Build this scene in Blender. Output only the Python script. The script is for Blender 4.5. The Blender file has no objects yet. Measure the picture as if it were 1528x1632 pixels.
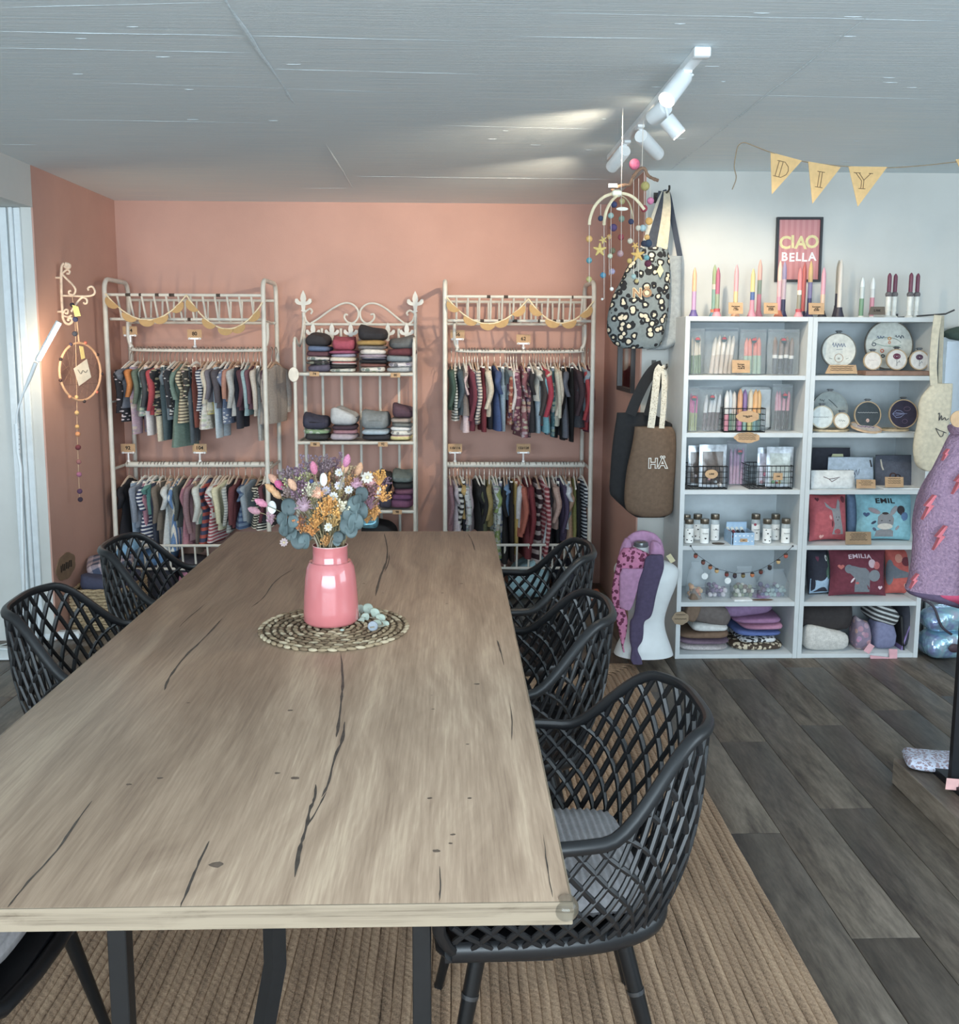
import bpy, math, random
from math import pi, sin, cos, radians, sqrt
from mathutils import Vector, Matrix
random.seed(11)
SC = bpy.context.scene
COL = SC.collection

# ------------------------------------------------------------------ camera
F, CX, CY, CAMH = 1500.0, 764.0, 745.0, 1.53
PITCH, YAW, ROLL = math.atan2(CY - 548, F), math.atan2(764 - 722, F), 0.004
RM = Matrix.Rotation(-YAW, 3, 'Z') @ Matrix.Rotation(-PITCH, 3, 'X') @ Matrix.Rotation(-ROLL, 3, 'Y')
cam = bpy.data.cameras.new('camera')
cam.sensor_fit = 'HORIZONTAL'; cam.sensor_width = 36.0; cam.lens = F / 1528 * 36.0
cam.shift_y = -(816 - CY) / 1528
cam.clip_start = 0.05; cam.clip_end = 100
camo = bpy.data.objects.new('camera', cam); COL.objects.link(camo)
camo.matrix_world = Matrix.Translation((0, 0, CAMH)) @ (RM @ Matrix.Rotation(pi / 2, 3, 'X')).to_4x4()
SC.camera = camo

# ------------------------------------------------------------------ world, daylight, exposure
W = bpy.data.worlds.new('world'); SC.world = W; W.use_nodes = True
W.node_tree.nodes['Background'].inputs[0].default_value = (0.72, 0.86, 1.0, 1)
W.node_tree.nodes['Background'].inputs[1].default_value = 1.0

def area(name, loc, size, rot, power, color):
    l = bpy.data.lights.new(name, 'AREA'); l.shape = 'RECTANGLE'; l.size, l.size_y = size
    l.energy = power; l.color = color
    o = bpy.data.objects.new(name, l); COL.objects.link(o); o.location = loc; o.rotation_euler = rot
    return o
# daylight coming in through the shop-front windows behind the camera
area('daylight_window', (-0.6, -2.45, 1.45), (5.6, 1.7), (radians(106), 0, 0), 245, (0.76, 0.90, 1.0))
area('daylight_side_window', (3.9, 0.4, 1.5), (2.6, 1.5), (radians(90), 0, radians(90)), 45, (0.76, 0.90, 1.0))

vs = SC.view_settings
vs.view_transform = 'Standard'; vs.look = 'None'; vs.gamma = 1.0; vs.use_curve_mapping = False
vs.exposure = 0.46

# ------------------------------------------------------------------ pixel helpers (layout only)
def ray(px, py): return RM @ Vector(((px - CX) / F, 1, -(py - CY) / F))
def UY(px, py, y):
    d = ray(px, py); t = y / d.y; return Vector((d.x * t, y, CAMH + d.z * t))
def UZ(px, py, z):
    d = ray(px, py); t = (z - CAMH) / d.z; return Vector((d.x * t, d.y * t, z))
def UX(px, py, x):
    d = ray(px, py); t = x / d.x; return Vector((x, d.y * t, CAMH + d.z * t))

# ------------------------------------------------------------------ materials
def lin(c):
    c = c / 255.0
    return c / 12.92 if c <= 0.04045 else ((c + 0.055) / 1.055) ** 2.4
GAIN, DESAT = 1.10, 0.19
def rgb(c, g=None):
    g = GAIN if g is None else g
    l = [lin(v) * g for v in c]; y = .30 * l[0] + .59 * l[1] + .11 * l[2]
    return tuple(min(0.9, v * (1 - DESAT) + y * DESAT) for v in l) + (1.0,)
_M = {}
class NT:
    def __init__(s, name):
        s.m = bpy.data.materials.new(name); s.m.use_nodes = True
        s.t = s.m.node_tree; s.b = s.t.nodes['Principled BSDF']
    def n(s, kind, **kw):
        o = s.t.nodes.new('ShaderNode' + kind)
        for k, v in kw.items():
            if k in o.inputs.keys(): o.inputs[k].default_value = v
            else: setattr(o, k, v)
        return o
    def l(s, a, b): s.t.links.new(a, b)
    def coord(s, which='Object', scale=(1, 1, 1), rot=(0, 0, 0)):
        c = s.n('TexCoord'); m = s.n('Mapping'); m.inputs['Scale'].default_value = scale; m.inputs['Rotation'].default_value = rot
        s.l(c.outputs[which], m.inputs['Vector']); return m.outputs[0]
    def noise(s, vec, scale, detail=2, rough=0.5, dist=0.0):
        o = s.n('TexNoise'); o.inputs['Scale'].default_value = scale; o.inputs['Detail'].default_value = detail
        o.inputs['Roughness'].default_value = rough; o.inputs['Distortion'].default_value = dist
        s.l(vec, o.inputs['Vector']); return o.outputs['Fac']
    def ramp(s, fac, stops, const=False):
        o = s.n('ValToRGB'); r = o.color_ramp
        if const: r.interpolation = 'CONSTANT'
        while len(r.elements) < len(stops): r.elements.new(0.5)
        for e, (p, c) in zip(r.elements, stops): e.position = p; e.color = c
        s.l(fac, o.inputs['Fac']); return o.outputs['Color']
    def mix(s, fac, a, b, mode='MIX'):
        o = s.n('MixRGB', blend_type=mode)
        for k, v in ((0, fac), (1, a), (2, b)):
            if hasattr(v, 'node'): s.l(v, o.inputs[k])
            else: o.inputs[k].default_value = v
        return o.outputs[0]
    def math(s, op, a, b=0.0):
        o = s.n('Math', operation=op)
        for k, v in ((0, a), (1, b)):
            if hasattr(v, 'node'): s.l(v, o.inputs[k])
            else: o.inputs[k].default_value = v
        return o.outputs[0]
    def bump(s, h, strength=0.3, dist=0.01):
        o = s.n('Bump'); o.inputs['Strength'].default_value = strength; o.inputs['Distance'].default_value = dist
        s.l(h, o.inputs['Height']); s.l(o.outputs[0], s.b.inputs['Normal'])
    def out(s, col=None, rough=0.6, metal=0.0, **kw):
        if col is not None:
            if hasattr(col, 'node'): s.l(col, s.b.inputs['Base Color'])
            else: s.b.inputs['Base Color'].default_value = col
        s.b.inputs['Roughness'].default_value = rough; s.b.inputs['Metallic'].default_value = metal
        for k, v in kw.items(): s.b.inputs[k].default_value = v
        return s.m

def mk(c, rough=0.6, metal=0.0, var=0.10, scale=30.0, bump=0.0, g=None, **kw):
    """plain procedural material: a colour with a little noise of its own"""
    key = ('mk', tuple(c), rough, metal, var, scale, bump, g, tuple(sorted(kw.items())))
    if key in _M: return _M[key]
    s = NT('paint'); v = s.coord(); base = rgb(c, g)
    if var > 0:
        fac = s.noise(v, scale, 2)
        lo = tuple(x * (1 - var) for x in base[:3]) + (1,); hi = tuple(min(0.95, x * (1 + var)) for x in base[:3]) + (1,)
        col = s.ramp(fac, [(0.3, lo), (0.7, hi)])
    else: col = base
    if bump: s.bump(s.noise(v, scale * 4, 3), bump, 0.004)
    _M[key] = s.out(col, rough, metal, **kw); return _M[key]

def fabric(c, pat=None, c2=(230, 225, 215), s1=1.0):
    """cloth: plain, striped, dotted, floral, plaid, leopard ..., in object space"""
    key = ('fab', tuple(c), pat, tuple(c2), s1)
    if key in _M: return _M[key]
    s = NT('cloth'); v = s.coord(); a = rgb(c); b = rgb(c2)
    fine = s.noise(v, 55, 2)
    if pat in ('stripe', 'wide', 'vstripe'):
        sx = s.n('SeparateXYZ'); s.l(v, sx.inputs[0])
        ax = sx.outputs[0] if pat == 'vstripe' else sx.outputs[2]
        per = (0.022 if pat == 'stripe' else 0.045 if pat == 'wide' else 0.02) * s1
        fr = s.math('FRACT', s.math('MULTIPLY', ax, 1 / per))
        col = s.mix(s.math('GREATER_THAN', fr, 0.55), a, b)
    elif pat == 'dot':
        vo = s.n('TexVoronoi'); vo.inputs['Scale'].default_value = 32 / s1; s.l(v, vo.inputs['Vector'])
        col = s.mix(s.math('LESS_THAN', vo.outputs['Distance'], 0.30), a, b)
    elif pat == 'floral':
        vo = s.n('TexVoronoi'); vo.inputs['Scale'].default_value = 30 / s1; s.l(v, vo.inputs['Vector'])
        hv = s.n('HueSaturation'); hv.inputs['Saturation'].default_value = 0.55; hv.inputs['Value'].default_value = 0.5
        s.l(vo.outputs['Color'], hv.inputs['Color'])
        pet = s.mix(0.55, hv.outputs[0], b)
        col = s.mix(s.math('LESS_THAN', vo.outputs['Distance'], 0.42), a, pet)
    elif pat == 'plaid':
        sx = s.n('SeparateXYZ'); s.l(v, sx.inputs[0])
        f1 = s.math('GREATER_THAN', s.math('FRACT', s.math('MULTIPLY', sx.outputs[0], 18 / s1)), 0.5)
        f2 = s.math('GREATER_THAN', s.math('FRACT', s.math('MULTIPLY', s.math('ADD', sx.outputs[1], sx.outputs[2]), 18 / s1)), 0.5)
        col = s.mix(s.math('MULTIPLY', s.math('ADD', f1, f2), 0.5), a, b)
    elif pat == 'leopard':
        nz = s.n('TexNoise'); nz.inputs['Scale'].default_value = 25; s.l(v, nz.inputs['Vector'])
        vv = s.mix(0.022, v, nz.outputs['Color'], 'ADD')
        vo = s.n('TexVoronoi'); vo.inputs['Scale'].default_value = 27 / s1; s.l(vv, vo.inputs['Vector'])
        col = s.ramp(vo.outputs['Distance'], [(0, b), (0.30, (0.014, 0.015, 0.018, 1)), (0.54, a)], const=True)
    elif pat == 'spots':
        nz = s.n('TexNoise'); nz.inputs['Scale'].default_value = 40; s.l(v, nz.inputs['Vector'])
        vv = s.mix(0.012, v, nz.outputs['Color'], 'ADD')
        vo = s.n('TexVoronoi'); vo.inputs['Scale'].default_value = 46 / s1; s.l(vv, vo.inputs['Vector'])
        col = s.ramp(vo.outputs['Distance'], [(0, b), (0.47, a)], const=True)
    elif pat == 'heather':
        col = s.mix(s.noise(v, 160, 3), a, b)
    else:
        col = a
    dk = s.ramp(fine, [(0.3, (0.86, 0.86, 0.86, 1)), (0.7, (1.08, 1.08, 1.08, 1))])
    col = s.mix(1.0, col, dk, 'MULTIPLY')
    s.bump(s.noise(v, 240, 2), 0.25, 0.002)
    _M[key] = s.out(col, 0.88); return _M[key]

def glassy(c=(235, 245, 250), alpha=0.25, rough=0.08):
    key = ('gl', tuple(c), alpha, rough)
    if key in _M: return _M[key]
    s = NT('clear_film'); v = s.coord()
    s.bump(s.noise(v, 45, 2, 0.5, 0.6), 0.35, 0.01)
    _M[key] = s.out(rgb(c), rough, 0.0, Alpha=alpha); return _M[key]

# ------------------------------------------------------------------ mesh building
class MB:
    def __init__(s): s.v = []; s.f = []
    def add(s, vs, fs, M=None):
        o = len(s.v)
        for p in vs:
            p = Vector(p)
            s.v.append(tuple(M @ p if M is not None else p))
        s.f += [tuple(i + o for i in f) for f in fs]; return s
    def box(s, c, d, M=None, rz=0.0, bev=0.0):
        x, y, z = (k / 2 for k in d); c = Vector(c)
        T = Matrix.Translation(c) @ Matrix.Rotation(rz, 4, 'Z')
        if M is not None: T = M @ T
        if bev <= 0:
            vs = [(-x, -y, -z), (x, -y, -z), (x, y, -z), (-x, y, -z), (-x, -y, z), (x, -y, z), (x, y, z), (-x, y, z)]
            return s.add(vs, [(3, 2, 1, 0), (4, 5, 6, 7), (0, 1, 5, 4), (1, 2, 6, 5), (2, 3, 7, 6), (3, 0, 4, 7)], T)
        b = min(bev, x * .9, y * .9, z * .9); rings = []
        vs = []
        for zz, ins in ((-z, b), (-z + b, 0), (z - b, 0), (z, b)):
            X, Y = x - ins, y - ins; k = min(b, X, Y) * 0.6
            vs += [(-X + k, -Y, zz), (X - k, -Y, zz), (X, -Y + k, zz), (X, Y - k, zz), (X - k, Y, zz), (-X + k, Y, zz), (-X, Y - k, zz), (-X, -Y + k, zz)]
        fs = [tuple(range(7, -1, -1)), tuple(range(24, 32))]
        for r in range(3):
            for i in range(8):
                j = (i + 1) % 8; fs.append((r * 8 + i, r * 8 + j, r * 8 + 8 + j, r * 8 + 8 + i))
        return s.add(vs, fs, T)
    def grid(s, nu, nv, fn, cu=False, cv=False, M=None):
        vs = [fn(i / (nu if cu else nu - 1), j / (nv if cv else nv - 1)) for i in range(nu) for j in range(nv)]
        fs = []
        for i in range(nu if cu else nu - 1):
            for j in range(nv if cv else nv - 1):
                a, b = i, (i + 1) % nu; c, d = j, (j + 1) % nv
                fs.append((a * nv + c, b * nv + c, b * nv + d, a * nv + d))
        return s.add(vs, fs, M)
    def tube(s, pts, r, n=8, closed=False, caps=True, flat=None, up=None, M=None):
        P = [Vector(p) for p in pts]; m = len(P)
        R = r if isinstance(r, (list, tuple)) else [r] * m
        rings = []; prev = None
        for i in range(m):
            if closed: t = P[(i + 1) % m] - P[i - 1]
            else: t = P[min(i + 1, m - 1)] - P[max(i - 1, 0)]
            t = t.normalized() if t.length > 1e-9 else Vector((0, 0, 1))
            if up is not None: a = Vector(up)
            elif prev is not None: a = prev
            else: a = Vector((0, 0, 1)) if abs(t.z) < 0.9 else Vector((0, 1, 0))
            a = a - t * a.dot(t)
            if a.length < 1e-6: a = t.orthogonal()
            a.normalize(); prev = a; b = t.cross(a)
            fa, fb = (1, 1) if flat is None else flat
            rings.append([P[i] + (a * cos(2 * pi * k / n) * fa + b * sin(2 * pi * k / n) * fb) * R[i] for k in range(n)])
        vs = [p for rg in rings for p in rg]; fs = []
        for i in range(m if closed else m - 1):
            j = (i + 1) % m
            for k in range(n):
                l = (k + 1) % n; fs.append((i * n + k, i * n + l, j * n + l, j * n + k))
        if caps and not closed:
            fs.append(tuple(range(n - 1, -1, -1))); fs.append(tuple((m - 1) * n + k for k in range(n)))
        return s.add(vs, fs, M)
    def lathe(s, prof, n=24, c=(0, 0, 0), M=None, caps=True):
        vs = [(c[0] + r * cos(2 * pi * k / n), c[1] + r * sin(2 * pi * k / n), c[2] + z) for r, z in prof for k in range(n)]
        fs = []
        for i in range(len(prof) - 1):
            for k in range(n):
                l = (k + 1) % n; fs.append((i * n + k, i * n + l, (i + 1) * n + l, (i + 1) * n + k))
        if caps:
            fs.append(tuple(range(n - 1, -1, -1))); fs.append(tuple((len(prof) - 1) * n + k for k in range(n)))
        return s.add(vs, fs, M)
    def ball(s, c, r, nu=12, nv=8, sc=(1, 1, 1), M=None):
        pr = [(max(1e-4, sin(pi * j / nv)), -cos(pi * j / nv)) for j in range(nv + 1)]
        T = Matrix.Translation(Vector(c)) @ Matrix.Diagonal((r * sc[0], r * sc[1], r * sc[2], 1))
        return s.lathe(pr, nu, (0, 0, 0), T if M is None else M @ T, caps=False)
    def prism(s, poly, d, M=None):
        """polygon in local x,z extruded along local y from -d/2 to d/2"""
        n = len(poly)
        vs = [(u, -d / 2, w) for u, w in poly] + [(u, d / 2, w) for u, w in poly]
        fs = [tuple(range(n)), tuple(range(2 * n - 1, n - 1, -1))]
        fs += [(j, i, n + i, n + j) for i, j in ((i, (i + 1) % n) for i in range(n))]
        return s.add(vs, fs, M)
    def mesh(s, name, smooth=True, ang=40):
        me = bpy.data.meshes.new(name); me.from_pydata(s.v, [], s.f); me.update()
        if smooth:
            me.polygons.foreach_set('use_smooth', [True] * len(me.polygons))
            me.set_sharp_from_angle(angle=radians(ang))
        return me
    def build(s, name, mat, parent=None, smooth=True, ang=40, off=None):
        """link as ONE mesh object; off moves the origin of a world-space mesh"""
        if off is not None: s.v = [(a - off[0], b - off[1], c - off[2]) for a, b, c in s.v]
        me = s.mesh(name, smooth, ang); return link(name, me, mat, parent, off)
def link(name, me, mat, parent=None, loc=None):
    o = bpy.data.objects.new(name, me)
    if mat is not None and not (len(me.materials)): me.materials.append(mat)
    COL.objects.link(o)
    if loc is not None: o.location = loc
    if parent is not None:
        o.parent = parent
        if loc is not None and parent.get('wl') is not None: o.location = Vector(loc) - Vector(parent['wl'])
    return o
def tag(o, label, cat, group=None):
    o['label'] = label; o['category'] = cat
    if group: o['group'] = group
    return o
def thing(name, label, cat, loc=(0, 0, 0), group=None, rz=0.0):
    o = bpy.data.objects.new(name, None); COL.objects.link(o); o.location = loc; o.rotation_euler = (0, 0, rz)
    o.empty_display_size = 0.05
    return tag(o, label, cat, group)
def struct(o): o['kind'] = 'structure'; return o
def copy_tree(o, parent=None):
    c = o.copy(); COL.objects.link(c); c.parent = parent
    for ch in list(o.children): copy_tree(ch, c)
    return c
def wpart(mb, name, mat, root, **kw):
    """part given in world coordinates under an unrotated thing"""
    L = root.location; mb.v = [(a - L.x, b - L.y, c - L.z) for a, b, c in mb.v]
    return mb.build(name, mat, root, **kw)
def lettering(body, size, mat, parent=None, loc=(0, 0, 0), rot=(pi / 2, 0, 0), ext=0.0006, off=0.0, align='CENTER', name='lettering', spacing=1.0, shear=0.0, line=1.0, mesh_only=False):
    c = bpy.data.curves.new(name, 'FONT'); c.body = body; c.size = size; c.extrude = ext; c.offset = off
    c.align_x = align; c.align_y = 'CENTER'; c.space_character = spacing; c.shear = shear; c.resolution_u = 3; c.space_line = line
    c.fill_mode = 'BOTH'; tmp = bpy.data.objects.new(name, c); me = bpy.data.meshes.new_from_object(tmp); bpy.data.objects.remove(tmp); bpy.data.curves.remove(c)
    me.name = name; me.materials.clear(); me.materials.append(mat)
    if mesh_only: return me
    o = bpy.data.objects.new(name, me); COL.objects.link(o)
    o.location = loc; o.rotation_euler = rot
    if parent is not None: o.parent = parent
    return o
def arc(c, r, a0, a1, n, ax='xz'):
    out = []
    for i in range(n + 1):
        a = a0 + (a1 - a0) * i / n
        if ax == 'xz': out.append((c[0] + r * cos(a), c[1], c[2] + r * sin(a)))
        elif ax == 'xy': out.append((c[0] + r * cos(a), c[1] + r * sin(a), c[2]))
        else: out.append((c[0], c[1] + r * cos(a), c[2] + r * sin(a)))
    return out
def spline(pts, n=6, closed=False):
    P = [Vector(p) for p in pts]; m = len(P); out = []
    for i in range(m if closed else m - 1):
        p0 = P[i - 1] if (i > 0 or closed) else P[0]; p1 = P[i]; p2 = P[(i + 1) % m]; p3 = P[(i + 2) % m] if (closed or i + 2 < m) else P[-1]
        for k in range(n):
            t = k / n
            out.append(0.5 * ((2 * p1) + (p2 - p0) * t + (2 * p0 - 5 * p1 + 4 * p2 - p3) * t * t + (3 * p1 - p0 - 3 * p2 + p3) * t ** 3))
    if not closed: out.append(P[-1])
    return out
WHITE_METAL = lambda: mk((206, 203, 192), 0.42, 0.0, 0.07, 18)
BLACK_PLASTIC = lambda: mk((30, 31, 34), 0.38, 0.0, 0.05, 30, g=0.9)
KRAFT = lambda: mk((190, 150, 105), 0.85, 0.0, 0.08, 60)
INK = lambda: mk((38, 33, 30), 0.8, 0.0, 0.0, g=0.8)
# ================================================================== the room
ZC, YB, YW, XL, XN = 2.381, 5.91, 4.77, -2.05, 0.945   # ceiling, salmon back wall, white wall, salmon side wall, niche side wall
Y0, X0, X1 = -2.6, -4.2, 4.0

def m_plaster(name, c, bump=0.12):
    s = NT(name); v = s.coord(); n = s.noise(v, 3.0, 4, 0.6); a = rgb(c)
    col = s.ramp(n, [(0.3, tuple(x * 0.95 for x in a[:3]) + (1,)), (0.7, tuple(min(.9, x * 1.04) for x in a[:3]) + (1,))])
    s.bump(s.noise(v, 130, 3), bump, 0.004); return s.out(col, 0.85)
M_PINK = m_plaster('salmon_wall_paint', (196, 148, 131))
M_WHITE = m_plaster('white_wall_paint', (200, 201, 196), 0.06)

def m_ceiling():
    s = NT('board_marked_concrete'); v = s.coord('Object', (0.5, 26, 1)); n = s.noise(v, 4.0, 6, 0.62)
    fine = s.noise(s.coord('Object', (1.2, 90, 1)), 3.0, 4, 0.6)
    col = s.ramp(n, [(0.25, rgb((204, 222, 230))), (0.75, rgb((226, 240, 246)))])
    s.bump(s.math('ADD', n, s.math('MULTIPLY', fine, 0.7)), 0.32, 0.008); return s.out(col, 0.8)
M_CEIL = m_ceiling()
M_SEAM = mk((206, 220, 226), 0.75, 0, 0.12, 60, 0.3)

ceil = MB().box(((X0 + X1) / 2, (Y0 + YB) / 2 + .06, ZC + 0.1), (X1 - X0 + .3, YB - Y0 + .4, 0.2)).build('ceiling', M_CEIL, off=(0, 0, ZC)); struct(ceil)
def seam(p, q, w=0.006, h=0.004):
    p, q = Vector(p), Vector(q); n = max(3, int((q - p).length / 0.12)); pts = []
    for i in range(n + 1):
        t = i / n; a = p.lerp(q, t); a.x += random.uniform(-.003, .003) if abs(q.y - p.y) > abs(q.x - p.x) else 0
        a.y += random.uniform(-.0025, .0025) if abs(q.y - p.y) <= abs(q.x - p.x) else 0; pts.append((a.x, a.y, a.z))
    rs = [w * random.uniform(.35, 1.2) for _ in pts]; rs[0] = rs[-1] = w * .15
    MB().tube(pts, rs, 6, flat=(h / w * 1.2, 1), up=(0, 0, 1)).build('board_seam', M_SEAM, ceil, off=(0, 0, ZC)).location = (0, 0, 0)
def cz(px, py): return UZ(px, py, ZC)
xs1 = cz(365, 12).x; xs2 = cz(1200, 178).x
seam((xs1, cz(360, 0).y - .3, ZC), (cz(470, 166).x, cz(470, 166).y, ZC), 0.007, 0.004)
seam((cz(520, 230).x, cz(520, 230).y, ZC), (cz(562, 300).x, cz(562, 300).y, ZC), 0.005, .003)
seam((cz(1340, 60).x, cz(1340, 60).y - .2, ZC), (cz(1062, 275).x, cz(1062, 275).y, ZC), 0.005, 0.003)
for (a, b, w) in [((-20, 50), (392, 57), .006), ((-20, 76), (400, 84), .004), ((392, 57), (770, 66), .005), ((430, 110), (760, 118), .004),
                  ((150, 132), (440, 140), .003), ((570, 281), (980, 286), .005), ((480, 300), (560, 300), .004), ((820, 58), (1100, 62), .004),
                  ((1130, 150), (1500, 158), .003), ((420, 140), (640, 147), .003), ((700, 200), (960, 206), .003), ((0, 230), (60, 231), .004),
                  ((60, 190), (420, 196), .003), ((860, 20), (1528, 34), .003), ((0, 12), (360, 4), .004)]:
    seam(cz(*a), cz(*b), w * .55, w * .28)
for i in range(26):   # little drips and burrs the formwork left
    px, py = random.uniform(0, 1500), random.uniform(4, 262); p = cz(px, py); l = random.uniform(.006, .025)
    MB().tube([(p.x - l, p.y, ZC), (p.x, p.y + .001, ZC), (p.x + l, p.y, ZC)], [.0006, .0016, .0006], 5).build('plaster_burr', M_SEAM, ceil, off=(0, 0, ZC)).location = (0, 0, 0)

# walls
struct(MB().box(((XL + XN) / 2, YB + .06, ZC / 2), (XN - XL + .3, 0.12, ZC)).build('wall_back', M_PINK))
struct(MB().box((XL - .004, (YW + YB) / 2 + .001, ZC / 2), (0.008, YB - YW - .002, ZC)).build('wall_left', M_PINK))
struct(MB().box((XN + .004, (YW + YB) / 2 + .001, ZC / 2), (0.008, YB - YW - .002, ZC)).build('wall_niche', M_PINK))
struct(MB().box(((XN + .008 + X1) / 2, YW + .06, ZC / 2), (X1 - XN - .008, 0.12, ZC)).build('wall_right', M_WHITE))
struct(MB().box(((X0 + XL - .008) / 2, YW + .06, ZC / 2), (XL - X0 - .008, 0.12, ZC)).build('wall_left_return', M_WHITE))
struct(MB().box((XL - .12, (Y0 + YW) / 2, ZC - .1), (0.24, YW - Y0, 0.2)).build('beam_left', M_WHITE))
struct(MB().box((X0 - .06, (Y0 + YW) / 2, ZC / 2), (0.12, YW - Y0, ZC)).build('wall_far_left', M_WHITE))
# vertical door-frame profiles on the white return
for i, (px, w, d) in enumerate([(20, .035, .02), (33, .018, .028), (41, .03, .016)]):
    x = UY(px + 14, 800, YW).x
    struct(MB().box((x, YW - d / 2, 1.09), (w, d, 2.18), bev=.004).build('trim_%d' % (i + 1), mk((214, 222, 226), .5, 0, .04)))
# shop front behind the camera, with window openings that let the daylight in
wf = MB()
for (xa, xb, za, zb) in [(X0, -3.45, 0, ZC), (2.3, X1, 0, ZC), (-3.45, 2.3, 0, .55), (-3.45, 2.3, 2.32, ZC)]:
    wf.box(((xa + xb) / 2, Y0 - .06, (za + zb) / 2), (xb - xa, .12, zb - za))
struct(wf.build('wall_front', M_WHITE))
wr = MB()
for (ya, yb, za, zb) in [(Y0, -.95, 0, ZC), (1.75, YW, 0, ZC), (-.95, 1.75, 0, .7), (-.95, 1.75, 2.28, ZC)]:
    wr.box((X1 + .06, (ya + yb) / 2, (za + zb) / 2), (.12, yb - ya, zb - za))
struct(wr.build('wall_side', M_WHITE))
w1 = MB()
for x in (-3.42, -2.0, -.55, .85, 2.27): w1.box((x, Y0 + .02, 1.43), (.06, .05, 1.77))
for z in (.57, 1.75, 2.3): w1.box((-.57, Y0 + .02, z), (5.72, .045, .05))
struct(w1.build('window_1', mk((60, 64, 68), .5)))
# floor: boards laid towards the back wall, each its own piece
M_JOINT = mk((40, 37, 34), .8)
fl = MB().box(((X0 + X1) / 2, (Y0 + YB) / 2, -.06), (X1 - X0 + .2, YB - Y0 + .2, 0.1)).build('floor', M_JOINT); struct(fl)
def m_plank(k=1.0):
    s = NT('dark_oak_vinyl'); v = s.coord('Object', (1, .16, 1))
    oi = s.n('ObjectInfo'); off = s.n('VectorMath', operation='ADD'); s.l(v, off.inputs[0]); cmb = s.n('CombineXYZ')
    s.l(s.math('MULTIPLY', oi.outputs['Random'], 37.0), cmb.inputs[2]); s.l(cmb.outputs[0], off.inputs[1])
    n = s.noise(off.outputs[0], 16, 6, 0.62, 0.6); f = s.noise(off.outputs[0], 75, 4, .65)
    t = s.math('ADD', s.math('MULTIPLY', n, .58), s.math('MULTIPLY', f, .42))
    a = [(62, 53, 46), (94, 83, 71), (122, 109, 94)]
    col = s.ramp(t, [(0.34, rgb(a[0], 1.1 * k)), (0.5, rgb(a[1], 1.1 * k)), (0.68, rgb(a[2], 1.1 * k))])
    br = s.math('ADD', 0.93, s.math('MULTIPLY', oi.outputs['Random'], 0.15))
    cm = s.n('CombineXYZ')
    for i in range(3): s.l(br, cm.inputs[i])
    col = s.mix(1.0, col, cm.outputs[0], 'MULTIPLY')
    s.bump(f, .18, .002); return s.out(col, 0.42)
M_PLANK, M_PLINTH = m_plank(1.12), m_plank(1.9)
PW, PL = 0.184, 1.22
_pl = {}
def plank(x, y0, y1):
    key = round(y1 - y0, 3)
    if key not in _pl:
        _pl[key] = MB().box((0, 0, -.006), (PW - .0022, key - .002, .012), bev=.0012).mesh('plank', True); _pl[key].materials.append(M_PLANK)
    link('plank', _pl[key], None, fl, (x, (y0 + y1) / 2, 0))
nx = 0; x = -2.92
while x < 2.9:
    y = .55 - (nx * 0.437 % 1.0) * PL
    while y < YB:
        y1 = min(y + PL, YB); vis = True
        if x < XL - .1 and y > YW: vis = False
        if x > XN + .1 and y > YW + .1: vis = False
        if vis: plank(x, round(y, 3), round(y1, 3))
        y = y1
    x += PW; nx += 1

# ---- jute rug, braided in rectangular rounds
def m_jute():
    s = NT('braided_jute'); v = s.coord('Object', (1, 1, 1))
    w = s.n('TexWave', bands_direction='DIAGONAL'); w.inputs['Scale'].default_value = 26; w.inputs['Distortion'].default_value = 5; w.inputs['Detail'].default_value = 2
    s.l(v, w.inputs['Vector'])
    n = s.noise(v, 260, 3, .7); big = s.noise(s.coord('Object', (14, .8, 1)), 2.2, 3)
    t = s.math('ADD', s.math('MULTIPLY', n, .5), s.math('ADD', s.math('MULTIPLY', w.outputs['Fac'], .05), s.math('MULTIPLY', big, .42)))
    col = s.ramp(t, [(.34, rgb((104, 82, 61))), (.48, rgb((160, 126, 94))), (.66, rgb((200, 164, 126)))])
    s.bump(s.math('ADD', n, s.math('MULTIPLY', w.outputs['Fac'], .35)), .6, .004); return s.out(col, .92)
M_JUTE = m_jute()
RX0, RX1, RY0, RY1 = -1.62, 0.872, -0.60, 4.345
rug = thing('jute_rug', 'braided tan jute rug lying under the long dining table', 'rug', ((RX0 + RX1) / 2, (RY0 + RY1) / 2, 0))
BWD = (RX1 - RX0) / 108; k = 0
while True:
    a, b, c, d = RX0 + BWD * (k + .5), RX1 - BWD * (k + .5), RY0 + BWD * (k + .5), RY1 - BWD * (k + .5)
    if k > 53: break
    g = MB(); ro = min(.02, (b - a) * .3)
    loop = [(a + ro, c), (b - ro, c), (b, c + ro), (b, d - ro), (b - ro, d), (a + ro, d), (a, d - ro), (a, c + ro)]
    pts = []
    for i in range(8):
        p, q = Vector(loop[i]), Vector(loop[(i + 1) % 8]); L = (q - p).length; m = max(1, int(L / .10))
        for j in range(m):
            t = p.lerp(q, j / m); pts.append((t.x + random.uniform(-.0016, .0016), t.y + random.uniform(-.0016, .0016), .0062))
    g.tube(pts, BWD / 2 + .0004, 8, closed=True, flat=(.50, 1), up=(0, 0, 1))
    wpart(g, 'braid_round', M_JUTE, rug); k += 1

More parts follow.
